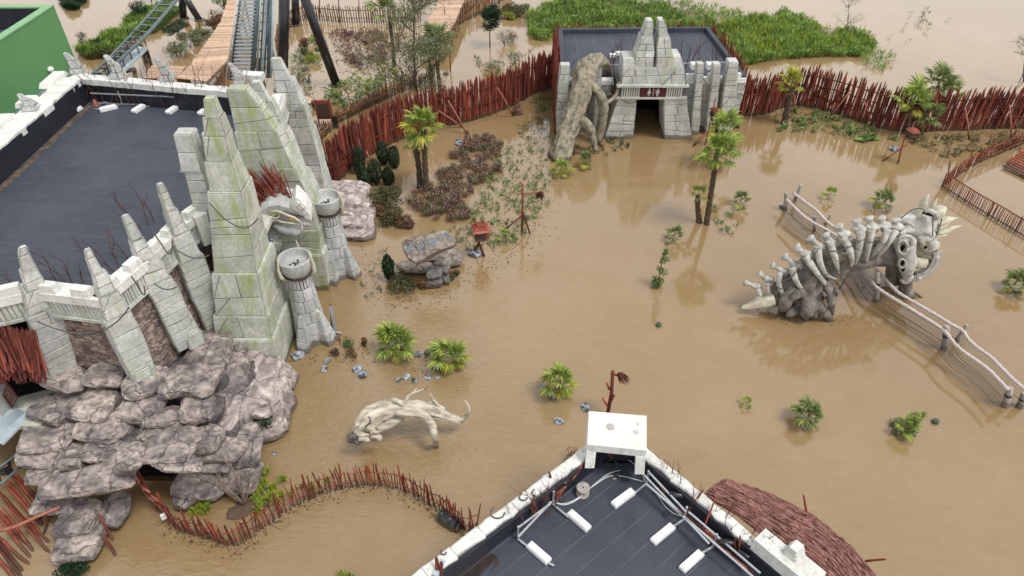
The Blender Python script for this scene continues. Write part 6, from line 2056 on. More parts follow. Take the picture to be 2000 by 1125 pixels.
# thin red stakes and a white board right of the nearer brazier
stake(P(649, 640, 0), P(645, 592, 1.3), .045, 'thin red stake before the grey board beside the nearer brazier', None, 'red_dark')
stake(P(634, 640, 0), P(622, 590, 1.2), .05, 'red stake just right of the nearer brazier tower', None, 'red')
stake(P(664, 668, 0), P(660, 650, .4), .04, 'short red stump beside the green seedling by the brazier', None, 'red')
solo(MB().beam(P(655, 645, .05), P(646, 598, 1.2), .14, .04), 'grey_board', M['galv'], 'narrow grey board standing upright beside the nearer brazier', 'board')
solo(MB().beam(P(652, 648, .1), P(668, 651, .1), .1, .04), 'grey_board', M['galv'], 'short grey board lying at the water line beside the nearer brazier', 'board')
# black barrel and small floating things
BA = thing('black_barrel', 'black ribbed plastic barrel floating against the end of the low red fence', 'barrel', P(880, 1020, 0))
a, b_ = P(860, 1005, .16), P(902, 1030, .16)
d = (b_ - a).normalized()
rot = d.to_track_quat('Z', 'Y').to_matrix()
L_ = (b_ - a).length
part(MB().lathe(a, [(0, 0), (.2, 0), (.235, .03), (.235, .1), (.222, .12), (.235, .14), (.235, L_ * .55), (.222, L_ * .57), (.235, L_ * .6), (.235, L_ * .8), (.17, L_ * .84)], 28, rot), 'shell', M['plastic_black'], BA, True, 40)
part(MB().lathe(a, [(.17, L_ * .84), (.2, L_ * .88), (.2, L_ * .97), (.15, L_), (.1, L_ * .93), (0, L_ * .93)], 24, rot), 'lid', M['plastic_black'], BA, True, 40)
gl = simple('green_float', (.05, .22, .15), (.03, .14, .10), 5, .4, world=True)
for (u, v, r, lb) in ((835, 691, .13, 'round green cap floating between the two nearest bushy palms'), (1286, 636, .12, 'tiny round green cap floating in the open brown water'), (1218, 269, .22, 'green drum at the foot of the left gate leg'), (1028, 427, .16, 'green cap in the water at the foot of the tall lamp post'), (1826, 825, .12, 'dark flat float near the right edge'), (871, 145, .2, 'green cap floating behind the red palisade')):
    p = P(u, v, 0)
    t = thing('floating_cap', lb, 'cap', p)
    part(MB().lathe(p, [(r, -.05), (r, .1), (r * .9, .13), (0, .13)], 16), 'drum', gl, t, True, 40)
    part(MB().lathe(p, [(r * .5, .13), (r * .5, .15), (0, .15)], 12), 'knob', gl, t)
# grey slag stones
def slag(lst):
    for (u, v, s_, lb) in lst:
        p = P(u, v, 0)
        k = s_ * mpp(p) / 2
        mb = boulder(p + V((0, 0, k * .12)), (k, k * .8, k * .5), rnd.uniform(0, 3), int(u), 3, planes=20)
        solo(mb, 'slag_stone', M['slag'], lb, 'stone', 'glassy grey stones lying in the flood water', True, 25, org=p)
slag([(582, 696, 30, 'large grey stone at the foot of the nearer brazier'), (640, 705, 16, 'grey stone left of the pair below the red dead stalks'), (634, 722, 18, 'low flat grey stone almost under water near the brazier'),
      (698, 722, 22, 'left stone of the touching grey pair'), (709, 732, 26, 'right stone of the touching grey pair'), (817, 692, 20, 'grey stone just left of the green cap'), (851, 718, 22, 'grey stone under the left fronds of the middle palm'),
      (794, 737, 20, 'round pale grey stone in the row above the driftwood'), (778, 743, 14, 'small grey stone left of the round pale one'), (810, 744, 16, 'small grey stone right of the round pale one'), (836, 738, 16, 'flat grey stone in the middle of the row above the driftwood'), (855, 738, 12, 'rightmost small flat stone of the row above the driftwood'),
      (1061, 760, 20, 'upper grey stone under the right bushy palm'), (1078, 774, 22, 'lower grey stone under the right bushy palm'), (1091, 824, 22, 'lone grey stone left of the white corner block'), (1143, 797, 22, 'dark grey stone at the upper left of the corner block'),
      (536, 886, 12, 'lone dark pebble near the cave rocks'), (928, 497, 30, 'grey slag at the feet of the lantern hut'), (897, 281, 24, 'grey slag beside the small dark cone tree'), (1745, 292, 24, 'pale blue-grey stone by the crossed stakes'), (1530, 404, 20, 'grey stone at the upper end of the footbridge')])
# ------------------------------------------------------------------ plants
def blade_frond(nb, seed, spread=2.3, droop=.35, wd=.05, pet=.42):
    """a fan frond one metre long lying along +Y"""
    rr = random.Random(seed)
    mb = MB()
    mb.tube([V((0, 0, 0)), V((0, pet * .5, .02)), V((0, pet, 0))], [.014, .011, .008], 4, False)
    for k in range(nb):
        a = lerp(-spread, spread, (k + .5) / nb) + rr.uniform(-.04, .04)
        L = (1 - pet) * (1 - .28 * abs(a) / spread) * rr.uniform(.9, 1.08)
        c, s = math.cos(a), math.sin(a)
        prev = []
        vs = []
        for i, (t, w_) in enumerate(((0.05, .25), (.45, 1.0), (.8, .7), (1.0, .0))):
            x, y = s * L * t, pet + c * L * t
            z = -.02 - droop * (L * t) ** 2 * (1 + .6 * (t > .7)) + (.02 if i else 0)
            if w_ == 0:
                vs.append((x, y, z - rr.uniform(0, .05)))
            else:
                hw = wd * w_ / 2
                vs += [(x - c * hw, y + s * hw, z), (x + c * hw, y - s * hw, z + .012 * (k % 2))]
        mb.add(vs, [(0, 1, 3, 2), (2, 3, 5, 4), (4, 5, 6)])
    return mb
FROND = {}
for key in ('palm', 'palm_yellow', 'palm_dark'):
    FROND[key] = [blade_frond(15, s, 2.35, .5, .07, .56).mesh('frond', M[key]) for s in range(3)]
DEAD = [blade_frond(10, 9, 1.6, .9, .04).mesh('dead_frond', M['leaf_rust'])]
def crown(root, c, R_, n, key, lo=-25, hi=82, dead=0, yl=0.0):
    for k in range(n):
        az = k * 2.39996 + rnd.uniform(-.25, .25)
        t = (k + .5) / n
        el = R(lerp(hi, lo, t ** 1.15) + rnd.uniform(-8, 8))
        L_ = R_ * rnd.uniform(.72, 1.15) * (1.0 if t < .8 else .8) * (1 + .15 * math.sin(az + c.x * 3))
        kk = 'palm_yellow' if (t > .62 and rnd.random() < yl) else key
        q = Matrix.Translation(c + V((0, 0, (1 - t) * .12 * R_))) @ Matrix.Rotation(az, 4, 'Z') @ Matrix.Rotation(el, 4, 'X') @ Matrix.Rotation(rnd.uniform(-.25, .25), 4, 'Y') @ Matrix.Scale(L_, 4)
        inst(rnd.choice(FROND[kk]), 'frond', root, q)
    for k in range(dead):
        q = Matrix.Translation(c - V((0, 0, .1))) @ Matrix.Rotation(rnd.uniform(0, 6.28), 4, 'Z') @ Matrix.Rotation(R(rnd.uniform(-70, -40)), 4, 'X') @ Matrix.Scale(R_ * .7, 4)
        inst(DEAD[0], 'frond', root, q)
def palm(label, foot, heads, group='fan palms standing in the flood water', r=.12, name='fan_palm'):
    """heads: (u, v, dy, radius, n, key, yl)"""
    b0 = P(foot[0], foot[1], 0)
    t = thing(name, label, 'palm tree', b0, group)
    for (fu, fv, u, v, dy, R_, n, key, yl) in heads:
        f0 = P(fu, fv, 0)
        c = PY(u, v, f0.y + dy)
        if c.z > R_ * .7:
            mid_p = lerp(f0, c, .5) + V((rnd.uniform(-.08, .08), 0, 0))
            pts = smooth_line([f0 - V((0, 0, .1)), mid_p, c], 10)
            part(MB().tube(pts, [r * (1.15 - .3 * i / 20) * (1 + .16 * (i % 2)) for i in range(len(pts))], 9, wob=.35, ws=6), 'trunk', M['bark'], t, False)
        crown(t, c, R_ * 1.05, max(8, int(n * .68)), key, dead=rnd.choice((2, 3, 5)), yl=yl)
    return t
G = 'fan palms standing in the flood water'
palm('tall twin-trunked fan palm with bright green crown beside the dark evergreen bushes', (832, 372), [(832, 372, 828, 250, .1, 1.3, 34, 'palm', .5), (820, 366, 810, 285, .1, .9, 12, 'palm', .6)], r=.14)
palm('tall leaning fan palm with two crowns in the middle of the open water', (1380, 438), [(1380, 438, 1400, 306, .1, 1.25, 38, 'palm', .15), (1392, 330, 1411, 256, .1, 1.1, 30, 'palm', .3), (1367, 434, 1363, 382, 0, .6, 16, 'palm', .1)], r=.12)
palm('yellow-headed fan palm leaning right before the wavy palisade', (1531, 242), [(1531, 242, 1545, 168, .1, 1.0, 26, 'palm_yellow', .5)], r=.17)
palm('dense dark fan palms overlapping the right palisade above the dark lantern', (1795, 256), [(1770, 262, 1782, 205, .0, 1.35, 30, 'palm', .3), (1800, 262, 1806, 228, .2, 1.2, 26, 'palm_dark', .1), (1835, 240, 1832, 168, .1, 1.25, 30, 'palm_dark', .05), (1845, 240, 1848, 190, .1, 1.1, 20, 'palm', .05)], r=.1)
for (u, v, R_, n, key, yl, lb) in ((774, 690, .98, 40, 'palm', .5, 'largest bushy fan palm without a trunk, right of the nearer brazier'), (884, 715, .88, 36, 'palm', .75, 'bushy fan palm with yellow lower fronds beside the green cap'), (1094, 768, .92, 32, 'palm', .9, 'bushy yellow-green fan palm with grey stones under it, above the corner block'),
        (1446, 402, .62, 20, 'palm_dark', .3, 'small brownish fan palm right of the tall two-crowned palm'), (1316, 472, .62, 22, 'palm_dark', .3, 'small dark fan palm between the leafy stem plant and the tall palm'), (1622, 388, .5, 14, 'palm', .1, 'small bright fan palm between the footbridge end and the skeleton'),
        (1727, 408, .75, 26, 'palm_dark', .3, 'upright fan palm just behind the horned skull'), (1980, 570, .75, 30, 'palm_dark', .3, 'dense fan palm tuft at the right edge, right of the skeleton'), (1580, 828, .68, 34, 'palm_dark', .4, 'fan palm tuft with a dry flower stem, lowest of the open water on the right'),
        (1770, 848, .55, 20, 'palm', .1, 'small spreading fan palm with a raised head near the lower right'), (988, 470, .5, 14, 'palm', .1, 'small fan palm between the lantern hut and the lamp post'), (1096, 345, .7, 24, 'palm', .9, 'yellowish fan palm at the foot of the giant root trunk'), (1144, 326, .65, 22, 'palm_dark', .4, 'dark fan palm with dry lower leaves right of the root trunk foot'), (1459, 795, .3, 9, 'palm', .2, 'tiny fan palm seedling alone in the lower right water')):
    p = P(u, v, 0)
    palm(lb, (u, v), [(u, v, u, v - R_ / mpp(p) * .38, .05, R_, n, key, yl)], name='bushy_fan_palm')
palm('small palm head on a short stem, above the spreading lower-right palm', (1785, 842), [(1785, 842, 1786, 818, .05, .45, 14, 'palm', .0)], r=.05)

def leaf_mb(n, rad, ls, seed, lumps=6, hollow=.35, up=.3, flat=0.0, asp=.55):
    """leaves through a lumpy ellipsoid standing on z = 0"""
    rr = random.Random(seed)
    cs = [(V((rr.uniform(-.55, .55) * rad[0], rr.uniform(-.55, .55) * rad[1], rr.uniform(.35, 1.35) * rad[2])), rr.uniform(.38, .6)) for _ in range(lumps)]
    if lumps == 1:
        cs = [(V((0, 0, rad[2])), 1.0)]
    mb = MB()
    for _ in range(n):
        c, k = rr.choice(cs)
        d = V((rr.gauss(0, 1), rr.gauss(0, 1), rr.gauss(0, 1))).normalized()
        q = rr.uniform(hollow, 1.0) ** .6
        if lumps == 1:
            q *= 1 + .28 * noise.noise(d * 2.2 + V((seed, 0, 0)))
        p = c + V((d.x * rad[0], d.y * rad[1], d.z * rad[2])) * k * q
        if p.z < 0:
            p.z = rr.uniform(0, .1)
        nrm = (d + V((rr.gauss(0, .6), rr.gauss(0, .6), rr.gauss(0, .6) + up))).normalized()
        a = nrm.orthogonal().normalized()
        a = Quaternion(nrm, rr.uniform(0, 6.28)) @ a
        b_ = nrm.cross(a)
        L_ = ls * rr.uniform(.6, 1.3)
        mb.add([p - a * L_, p + b_ * L_ * asp, p + a * L_, p - b_ * L_ * asp], [(0, 1, 2, 3)])
    return mb
def bush(u, v, rx, h, key, label, n=900, ls=.05, cat='bush', group=None, name='bush', z=0.0, lumps=7, hollow=.35, ry=None, asp=.55):
    p = P(u, v, z)
    t = thing(name, label, cat, p, group)
    mb = leaf_mb(n, (rx, ry or rx * .85, h / 2), ls, int(u * 3 + v), lumps if name != 'evergreen_bush' else 1, hollow if name != 'evergreen_bush' else .6, asp=asp)
    o = bpy.data.objects.new('foliage', mb.mesh('foliage', M[key]))
    link(o, t)
    rr = random.Random(int(u))
    st = MB()
    for k in range(5):
        a = rr.uniform(0, 6.28)
        st.tube([V((0, 0, -.05)), V((math.cos(a) * rx * .25, math.sin(a) * rx * .25, h * .4)), V((math.cos(a) * rx * .5, math.sin(a) * rx * .5, h * .75))], [.02, .014, .006], 4, False)
    o = bpy.data.objects.new('stems', st.mesh('stems', M['dark_wood']))
    o['kind'] = 'stuff'
    link(o, t)
    return t
GE = 'dark clipped evergreens by the left end of the red palisade'
for (u, v, w_, h_, lb) in ((704, 338, 15, 52, 'leftmost dark evergreen against the red palisade'), (714, 366, 15, 42, 'dark evergreen nearest the pale rocks'), (735, 360, 16, 52, 'middle dark evergreen of the front row'), (760, 362, 13, 36, 'shortest dark evergreen, left of the twin palm'), (750, 322, 13, 46, 'rear dark evergreen against the palisade brace'), (771, 328, 13, 44, 'rightmost dark evergreen behind the short one')):
    s_ = mpp(P(u, v, 0))
    bush(u, v, w_ * s_ * .95, h_ * s_ * 1.1, 'leaf_dark', lb, 2600, .04, 'evergreen', GE, 'evergreen_bush')
bush(750, 402, 1.15, 1.3, 'leaf_olive', 'wide olive bush spreading right of the pale rocks', 3200, .055)
bush(738, 418, .7, .8, 'leaf_rust', 'low rusty part-bare bush at the water edge by the pale rocks', 1100, .05)
bush(768, 434, .85, 1.0, 'leaf_olive', 'olive and orange bush below the wide olive one', 1800, .05)
bush(782, 440, .55, .8, 'leaf_rust', 'orange-brown bush between the olive bushes and the twin palm', 1200, .05)
bush(798, 442, .45, .7, 'leaf_purple', 'purple-brown bush at the right end of the bush row', 900, .045)
bush(762, 548, .28, 1.5, 'leaf_dark', 'narrow dark evergreen left of the carved rock', 2200, .045, lumps=9, name='evergreen_bush')
bush(790, 562, .75, .7, 'leaf_olive', 'low olive bush under the carved rock', 1500, .05)
bush(818, 560, .5, .55, 'leaf_rust', 'reddish brown low bush beside the strapped grey stones', 900, .045)
bush(886, 545, .3, .6, 'leaf_olive', 'small olive bush right of the strapped grey stones', 500, .045)
bush(1122, 905, .5, .75, 'leaf_rust', 'brown half-bare shrub outside the left coping by the corner block', 800, .03, hollow=.7)
bush(145, 1122, .55, .5, 'leaf_dark', 'dark green bush cut by the bottom edge near the lowest boulder', 1400, .035)
bush(676, 1132, .35, .4, 'leaf_lime', 'lime green bush cut by the bottom edge in the middle', 900, .035)
for (u, v, rx, h, key, lb) in ((656, 694, .2, .5, 'leaf_rust', 'leftmost red dead stalk plant by the nearer brazier'), (688, 697, .24, .5, 'leaf_rust', 'red dead stalk plant just below the green seedling'), (713, 674, .2, .5, 'leaf_rust', 'red dead stalk plant right of the green seedling'), (681, 675, .28, .6, 'leaf_green', 'round green seedling bush among the red dead stalks')):
    bush(u, v, rx, h, key, lb, 500, .035, 'plant', None, 'stalk_plant')
t = bush(1284, 560, .42, .6, 'leaf_green', 'leafy stem plant rising in tiers in the middle of the open water', 500, .045, 'plant', None, 'stem_plant')
for k, (dx, z, r) in enumerate(((0, .8, .35), (.12, 1.3, .3), (-.02, 1.75, .22))):
    mb = leaf_mb(220, (r, r, .22), .04, 50 + k, 4)
    o = bpy.data.objects.new('foliage', mb.mesh('foliage', M['leaf_green'], (-dx, 0, -z)))
    link(o, t)
part(MB().tube([P(1284, 560, 0), P(1284, 560, 0) + V((.02, 0, 1.9))], .02, 5), 'stem', M['brown_wood'], t)
GF = 'sprouts and shrubs around the flooded beds'
for (u, v, rx, h, key, lb) in ((502, 812, .2, .2, 'leaf_olive', 'mossy plant on the upper ledge of the rocks'), (516, 828, .45, .25, 'leaf_dark', 'dark moss and fern patch between the outermost boulders'), (522, 806, .22, .2, 'leaf_lime', 'lime moss on the outermost boulders')):
    bush(u, v, rx, h, key, lb, 500, .03, 'plant', None, 'moss_plant', z=.55)

def tuft_mb(n, r, h, seed, wd=.02, bend=.5):
    rr = random.Random(seed)
    mb = MB()
    for _ in range(n):
        a = rr.uniform(0, 6.28)
        L_ = h * rr.uniform(.6, 1.15)
        q = rr.uniform(0, .35) * r
        b0 = V((math.cos(a) * q, math.sin(a) * q, 0))
        o_ = V((math.cos(a), math.sin(a), 0))
        s_ = V((-o_.y, o_.x, 0)) * wd
        m1 = b0 + o_ * r * .35 + V((0, 0, L_ * .7))
        m2 = b0 + o_ * r * rr.uniform(.7, 1.0) + V((0, 0, L_ * (1 - bend * rr.uniform(.2, .8))))
        mb.add([b0 - s_, b0 + s_, m1 + s_, m1 - s_, m2], [(0, 1, 2, 3), (3, 2, 4)])
    return mb
TUFT = {k: [tuft_mb(34, .3, .38, s).mesh('fern', M[k]) for s in range(3)] for k in ('leaf_lime', 'leaf_green', 'palm')}
def ferns(lst, key, lab, grp, s=1.0, cat='fern'):
    for (u, v) in lst:
        o = bpy.data.objects.new('fern_clump', rnd.choice(TUFT[key]))
        o.location = P(u, v, 0.0)
        o.rotation_euler = (0, 0, rnd.uniform(0, 6))
        k = s * rnd.uniform(.75, 1.2)
        o.scale = (k, k, k)
        o['label'] = lab; o['category'] = cat; o['group'] = grp
        COL.objects.link(o)
ferns([(496, 935), (508, 962), (516, 945), (525, 973), (511, 985), (500, 975), (533, 955), (540, 982), (548, 968), (553, 940), (520, 925), (570, 967), (590, 952), (505, 1000), (640, 940), (610, 960)], 'leaf_lime', 'lime green fern clump between the low red fence and the rocks', 'lime fern clumps behind the low red fence', .62)
ferns([(383, 1002), (399, 993), (402, 1000)], 'leaf_lime', 'spiky lime fern at the foot of the cave rocks', 'spiky ferns left of the bare shrub', .9)
# bare shrub by the rocks
p = P(478, 985, .1)
mb = MB()
for dv in ((-.9, .1, 1.1), (-.4, .3, 1.3), (.2, .2, 1.2), (-1.1, .4, .7), (-.1, .6, 1.0), (.5, .1, .9)):
    branchy(mb, p, V(dv), rnd.uniform(1.3, 1.9), .04, 3)
solo(mb, 'bare_shrub', simple('grey_brown_twig', (.24, .19, .15), (.14, .10, .08), 8, .9, world=True), 'leafless grey shrub leaning over the cave rocks behind the low fence', 'shrub', org=p)
for k, (u, v, s_) in enumerate(((492, 985, .7), (470, 1000, .5), (508, 965, .5))):
    p = P(u, v, 0)
    solo(boulder(p - V((0, 0, .1)), (s_, s_ * .7, .2), .3, 300 + k, 3), 'earth_mound', simple('brown_earth', (.19, .12, .10), (.10, .065, .055), 5, .95, bs=.8, world=True), ('brown earth mound at the foot of the bare shrub', 'low brown earth mound left of the bare shrub foot', 'brown earth mound under the lime ferns')[k], 'mound', smooth=True, org=p)

# twigs on the temple roof edge
GT = 'bare red branches along the edges of the temple roof'
for (u, v, L_) in ((30, 560, .9), (110, 548, 1.5), (128, 552, 1.7), (142, 556, 1.3), (165, 560, .9), (212, 520, 1.6), (222, 530, 1.9), (232, 520, 1.4), (262, 440, 1.5), (275, 445, 2.0), (290, 440, 1.8), (300, 430, 1.3), (84, 552, .8), (250, 505, 1.3)):
    p = P(u, v, ZR)
    twigs(p, L_ * .8, .022, ('bare red branch behind the leftmost obelisk on the temple roof edge' if u < 100 else 'bare red branch between the two leftmost obelisks of the temple' if u < 200 else 'bare red branch between the second and third obelisks of the temple' if u < 255 else 'bare red branch behind the third obelisk of the temple'), GT, lean=V((-.25, .1, 1)))
for k in range(30):
    u = lerp(165, 525, (k + rnd.uniform(.2, .8)) / 30)
    p = P(u, 197 + (u - 178) * .08, ZR) + V((0, -.15, 0))
    twigs(p, rnd.uniform(1.7, 2.5), .02, 'bare red branch standing against the back edge of the temple roof', 'bare red branches in a row along the back edge of the temple roof', depth=1, lean=V((rnd.uniform(-.4, .4), .1, 1)))
for (u, v, L_) in ((1105, 155, 1.5), (1112, 150, 1.3), (1185, 140, 1.9), (1192, 138, 1.7), (1200, 145, 1.4), (1218, 120, 1.4), (1330, 128, 1.5), (1340, 132, 1.7), (1350, 120, 1.8), (1362, 132, 1.5), (1400, 130, 1.6), (1395, 136, 1.4), (1415, 140, 1.7), (1423, 135, 1.9), (1240, 115, 1.2), (1310, 110, 1.2)):
    p = P(u, v, ZB)
    twigs(p, L_, .03, ('bare branch on the gate roof over the giant root trunk' if u < 1210 else 'bare branch on the gate roof right behind the twin horns' if u < 1345 else 'bare branch on the gate roof above the right pillars'), 'bare branches on the gate building roof', lean=V((rnd.uniform(-.3, .3), 0, 1)), depth=1)

# low purple shrubs of the flooded bed
def inpoly(x, y, poly):
    c = False
    for i in range(len(poly)):
        x1, y1 = poly[i]; x2, y2 = poly[i - 1]
        if (y1 > y) != (y2 > y) and x < (x2 - x1) * (y - y1) / (y2 - y1) + x1:
            c = not c
    return c
def scatter(poly, n, rr):
    xs = [p[0] for p in poly]; ys = [p[1] for p in poly]
    out = []
    while len(out) < n:
        x, y = rr.uniform(min(xs), max(xs)), rr.uniform(min(ys), max(ys))
        if inpoly(x, y, poly):
            out.append((x, y))
    return out
def heath_mb(key, seed):
    mb = leaf_mb(420, (.42, .42, .27), .035, seed, 8, .5, .5)
    return mb
HM = []
for s_, key in enumerate(('leaf_purple', 'leaf_purple', 'leaf_rust', 'leaf_olive')):
    a = heath_mb(key, s_).mesh('foliage', M[key])
    sd = MB()
    rr = random.Random(s_)
    for k in range(7):
        q = V((rr.uniform(-.3, .3), rr.uniform(-.3, .3), rr.uniform(.38, .52)))
        sd.lathe(q, [(0, -.05), (.02, -.01), (.012, .04), (0, .06)], 4)
    HM.append((a, sd.mesh('seed_heads', M['petal'])))
bed = [(868, 330), (885, 300), (910, 290), (930, 270), (955, 268), (985, 290), (978, 330), (950, 350), (930, 370), (900, 395), (915, 430), (880, 440), (840, 425), (800, 405), (805, 380), (850, 360)]
rr = random.Random(3)
for (x, y) in scatter(bed, 200, rr):
    a, sd = rr.choice(HM)
    p = P(x, y, 0)
    t = thing('heath_shrub', ('low purple-brown shrub in the upper bed towards the dark cone tree' if y < 320 else 'low purple-brown shrub in the middle bed right of the twin palm' if y < 370 else 'low purple-brown shrub at the foot of the twin palm' if x < 850 else 'low purple-brown shrub in the lower bed above the lantern hut'), 'shrub', p, 'low purple-brown shrubs of the flooded bed')
    k = rr.uniform(.45, 1.0)
    for nm, me in (('foliage', a), ('seed_heads', sd)):
        o = bpy.data.objects.new(nm, me)
        link(o, t)
        if nm == 'seed_heads':
            o['kind'] = 'stuff'
    t.scale = (k, k, k * rr.uniform(.8, 1.1))
    t.rotation_euler = (0, 0, rr.uniform(0, 6))
# soil showing at the water line
def mound(poly, name, m, h=.05, seed=1):
    pts = [P(x, y, 0) for x, y in poly]
    pts = smooth_line(pts + [pts[0]], 5)[:-1]
    c = sum(pts, V((0, 0, 0))) / len(pts)
    vs, fs = [], []
    n_ = len(pts)
    for t_, z in ((1.0, -.02), (.93, .012), (.7, h * .6), (.35, h)):
        for i, p in enumerate(pts):
            q = lerp(c, p, t_ * (1 + .10 * noise.noise(V((p.x * 1.1, p.y * 1.1, seed)))))
            vs.append(V((q.x, q.y, z + (h * .5 * noise.noise(V((q.x * 2, q.y * 2, seed + 4))) if t_ < .9 else 0))))
    for r_ in range(3):
        for i in range(n_):
            j = (i + 1) % n_
            fs.append((r_ * n_ + i, r_ * n_ + j, (r_ + 1) * n_ + j, (r_ + 1) * n_ + i))
    fs.append(tuple(3 * n_ + i for i in range(n_)))
    return setting(MB().add(vs, fs), name, M[m])
0 and mound([(800, 400), (850, 365), (880, 335), (940, 350), (930, 395), (900, 440), (850, 440)], 'planting_soil', 'mulch', .05, 1)
0 and mound([(790, 372), (830, 355), (870, 372), (860, 395), (810, 398)], 'planting_soil', 'mulch', .08, 2)
0 and mound([(425, 1010), (460, 985), (500, 968), (560, 960), (575, 975), (520, 1010), (470, 1030)], 'planting_soil', 'mulch', .05, 3)
def sprouts(poly, n, key, lab, seed, s=(.35, .8), name='water_sprouts', leafn=9):
    rr = random.Random(seed)
    mb = MB()
    for (x, y) in scatter(poly, n, rr):
        p = P(x, y, 0)
        k = rr.uniform(*s)
        for _ in range(leafn):
            a = rr.uniform(0, 6.28)
            o_ = V((math.cos(a), math.sin(a), 0))
            L_ = k * rr.uniform(.1, .26)
            q = p + o_ * rr.uniform(0, .1) * k + V((0, 0, rr.uniform(0, .22) * k))
            e = q + o_ * L_ + V((0, 0, rr.uniform(-.02, .2) * k))
            sd_ = V((-o_.y, o_.x, 0)) * L_ * .28
            mb.add([q, lerp(q, e, .5) + sd_, e, lerp(q, e, .5) - sd_], [(0, 1, 2, 3)])
    o = setting(mb, name, M[key], 'stuff')
    return o
sprouts([(950, 330), (1000, 280), (1050, 290), (1075, 330), (1070, 400), (1010, 470), (960, 490), (900, 440), (930, 390)], 300, 'leaf_green', '', 1)
sprouts([(900, 440), (960, 450), (930, 500), (880, 480), (840, 455)], 60, 'leaf_grey', '', 2)
sprouts([(1000, 250), (1040, 230), (1075, 230), (1085, 290), (1050, 300), (1010, 290)], 60, 'leaf_grey', '', 3)
sprouts([(1165, 272), (1225, 262), (1232, 290), (1190, 305), (1150, 295)], 36, 'leaf_dark', '', 4)
sprouts([(1490, 230), (1560, 214), (1640, 232), (1700, 255), (1760, 275), (1700, 278), (1600, 262), (1520, 262)], 110, 'leaf_green', '', 5, (.5, 1.3))
sprouts([(1760, 270), (1990, 262), (1996, 290), (1850, 310), (1800, 290)], 100, 'leaf_olive', '', 6, (.5, 1.2))
sprouts([(1390, 400), (1450, 430), (1430, 460), (1395, 455)], 18, 'leaf_green', '', 7)
sprouts([(1735, 825), (1760, 820), (1800, 850), (1750, 850)], 26, 'leaf_grey', '', 8)
sprouts([(1040, 195), (1075, 190), (1080, 215), (1050, 225)], 14, 'leaf_green', '', 9, (.5, 1.2))
sprouts([(700, 580), (780, 585), (760, 470), (700, 560)], 16, 'leaf_grey', '', 10)
sprouts([(1100, 290), (1085, 250), (1160, 300), (1150, 330)], 16, 'leaf_dark', '', 11)
for (u, v, lb) in ((1684, 272, 'large round bright leaves floating left of the leafy palm'), (1700, 268, 'smaller round bright leaf beside the larger one')):
    p = P(u, v, .06)
    mb = MB()
    for k in range(6):
        a = k * 1.1 + u
        c = p + V((math.cos(a) * .28, math.sin(a) * .28, rnd.uniform(0, .15)))
        r_ = rnd.uniform(.16, .3)
        mb.add([c + V((math.cos(b * .785) * r_, math.sin(b * .785) * r_, .05 * math.cos(b))) for b in range(8)], [tuple(range(8))])
    solo(mb, 'broad_leaf_plant', M['leaf_green'], lb, 'plant', org=P(u, v, 0))
# small dark cone trees
for (u, v, h, lb) in ((914, 290, 1.15, 'small dark conical tree beside the grey slag near the palisade'), (1010, 222, 1.0, 'small dark conical tree at the foot of the palisade near the gate building')):
    p = P(u, v, 0)
    t = thing('cone_tree', lb, 'conical tree', p)
    mb = MB()
    rr = random.Random(int(u))
    for k in range(1100):
        z = rr.uniform(.02, 1) ** 1.2
        r_ = (1 - z) * .38 * h + .02
        a = rr.uniform(0, 6.28)
        q = V((math.cos(a) * r_ * rr.uniform(.6, 1), math.sin(a) * r_ * rr.uniform(.6, 1), z * h))
        o_ = V((math.cos(a), math.sin(a), -.5)).normalized() * .06
        s_ = V((-math.sin(a), math.cos(a), 0)) * .025
        mb.add([q - s_, q + s_, q + o_], [(0, 1, 2)])
    o = bpy.data.objects.new('crown', mb.mesh('crown', M['leaf_purple'])); link(o, t)
    o = bpy.data.objects.new('trunk', MB().tube([V((0, 0, -.1)), V((0, 0, h * .95))], [.04, .01], 6).mesh('trunk', M['dark_wood'])); link(o, t)

# lush weeds on the banks: thick tufts, one mass each
def weeds(poly, n, seed, name, key='grass', h=(.35, 1.0), nb=8):
    rr = random.Random(seed)
    mb = MB()
    for (x, y) in scatter(poly, n, rr):
        p = P(x, y, 0)
        big = noise.noise(V((p.x * .5, p.y * .5, seed)))
        if big < -.28 and rr.random() < .75:
            continue
        hh = lerp(h[0], h[1], min(1, max(0, .5 + big * 1.1))) * rr.uniform(.7, 1.15)
        for _ in range(nb):
            a = rr.uniform(0, 6.28)
            o_ = V((math.cos(a), math.sin(a), 0))
            b0 = p + o_ * rr.uniform(0, .12)
            z0 = rr.uniform(0, .55) * hh
            e = b0 + o_ * rr.uniform(.08, .28) + V((0, 0, z0 + hh * rr.uniform(.25, .45)))
            s_ = V((-o_.y, o_.x, .3)) * rr.uniform(.018, .04)
            b1 = b0 + V((0, 0, z0))
            m_ = lerp(b1, e, .5)
            mb.add([b1, m_ + s_, e, m_ - s_], [(0, 1, 2, 3)])
    setting(mb, name, M[key], 'stuff')
weeds([(1035, 75), (1030, 35), (1070, 8), (1130, -5), (1230, -2), (1290, 12), (1330, 30), (1390, 42), (1400, 62), (1090, 66), (1075, 85)], 5200, 1, 'weed_bank')
weeds([(1395, 60), (1440, 40), (1500, 38), (1530, 25), (1600, 55), (1690, 75), (1712, 95), (1680, 112), (1600, 112), (1520, 118), (1450, 130), (1425, 115)], 5600, 2, 'weed_bank')
weeds([(1700, 90), (1750, 120), (1720, 140), (1660, 120)], 60, 3, 'weed_bank')
weeds([(1300, 5), (1420, 20), (1480, 45), (1400, 50)], 260, 4, 'weed_bank')
weeds([(150, 105), (190, 92), (230, 62), (270, 30), (330, 10), (345, 25), (290, 62), (250, 85), (215, 105), (180, 118)], 2600, 5, 'weed_bank', h=(.5, 1.2))
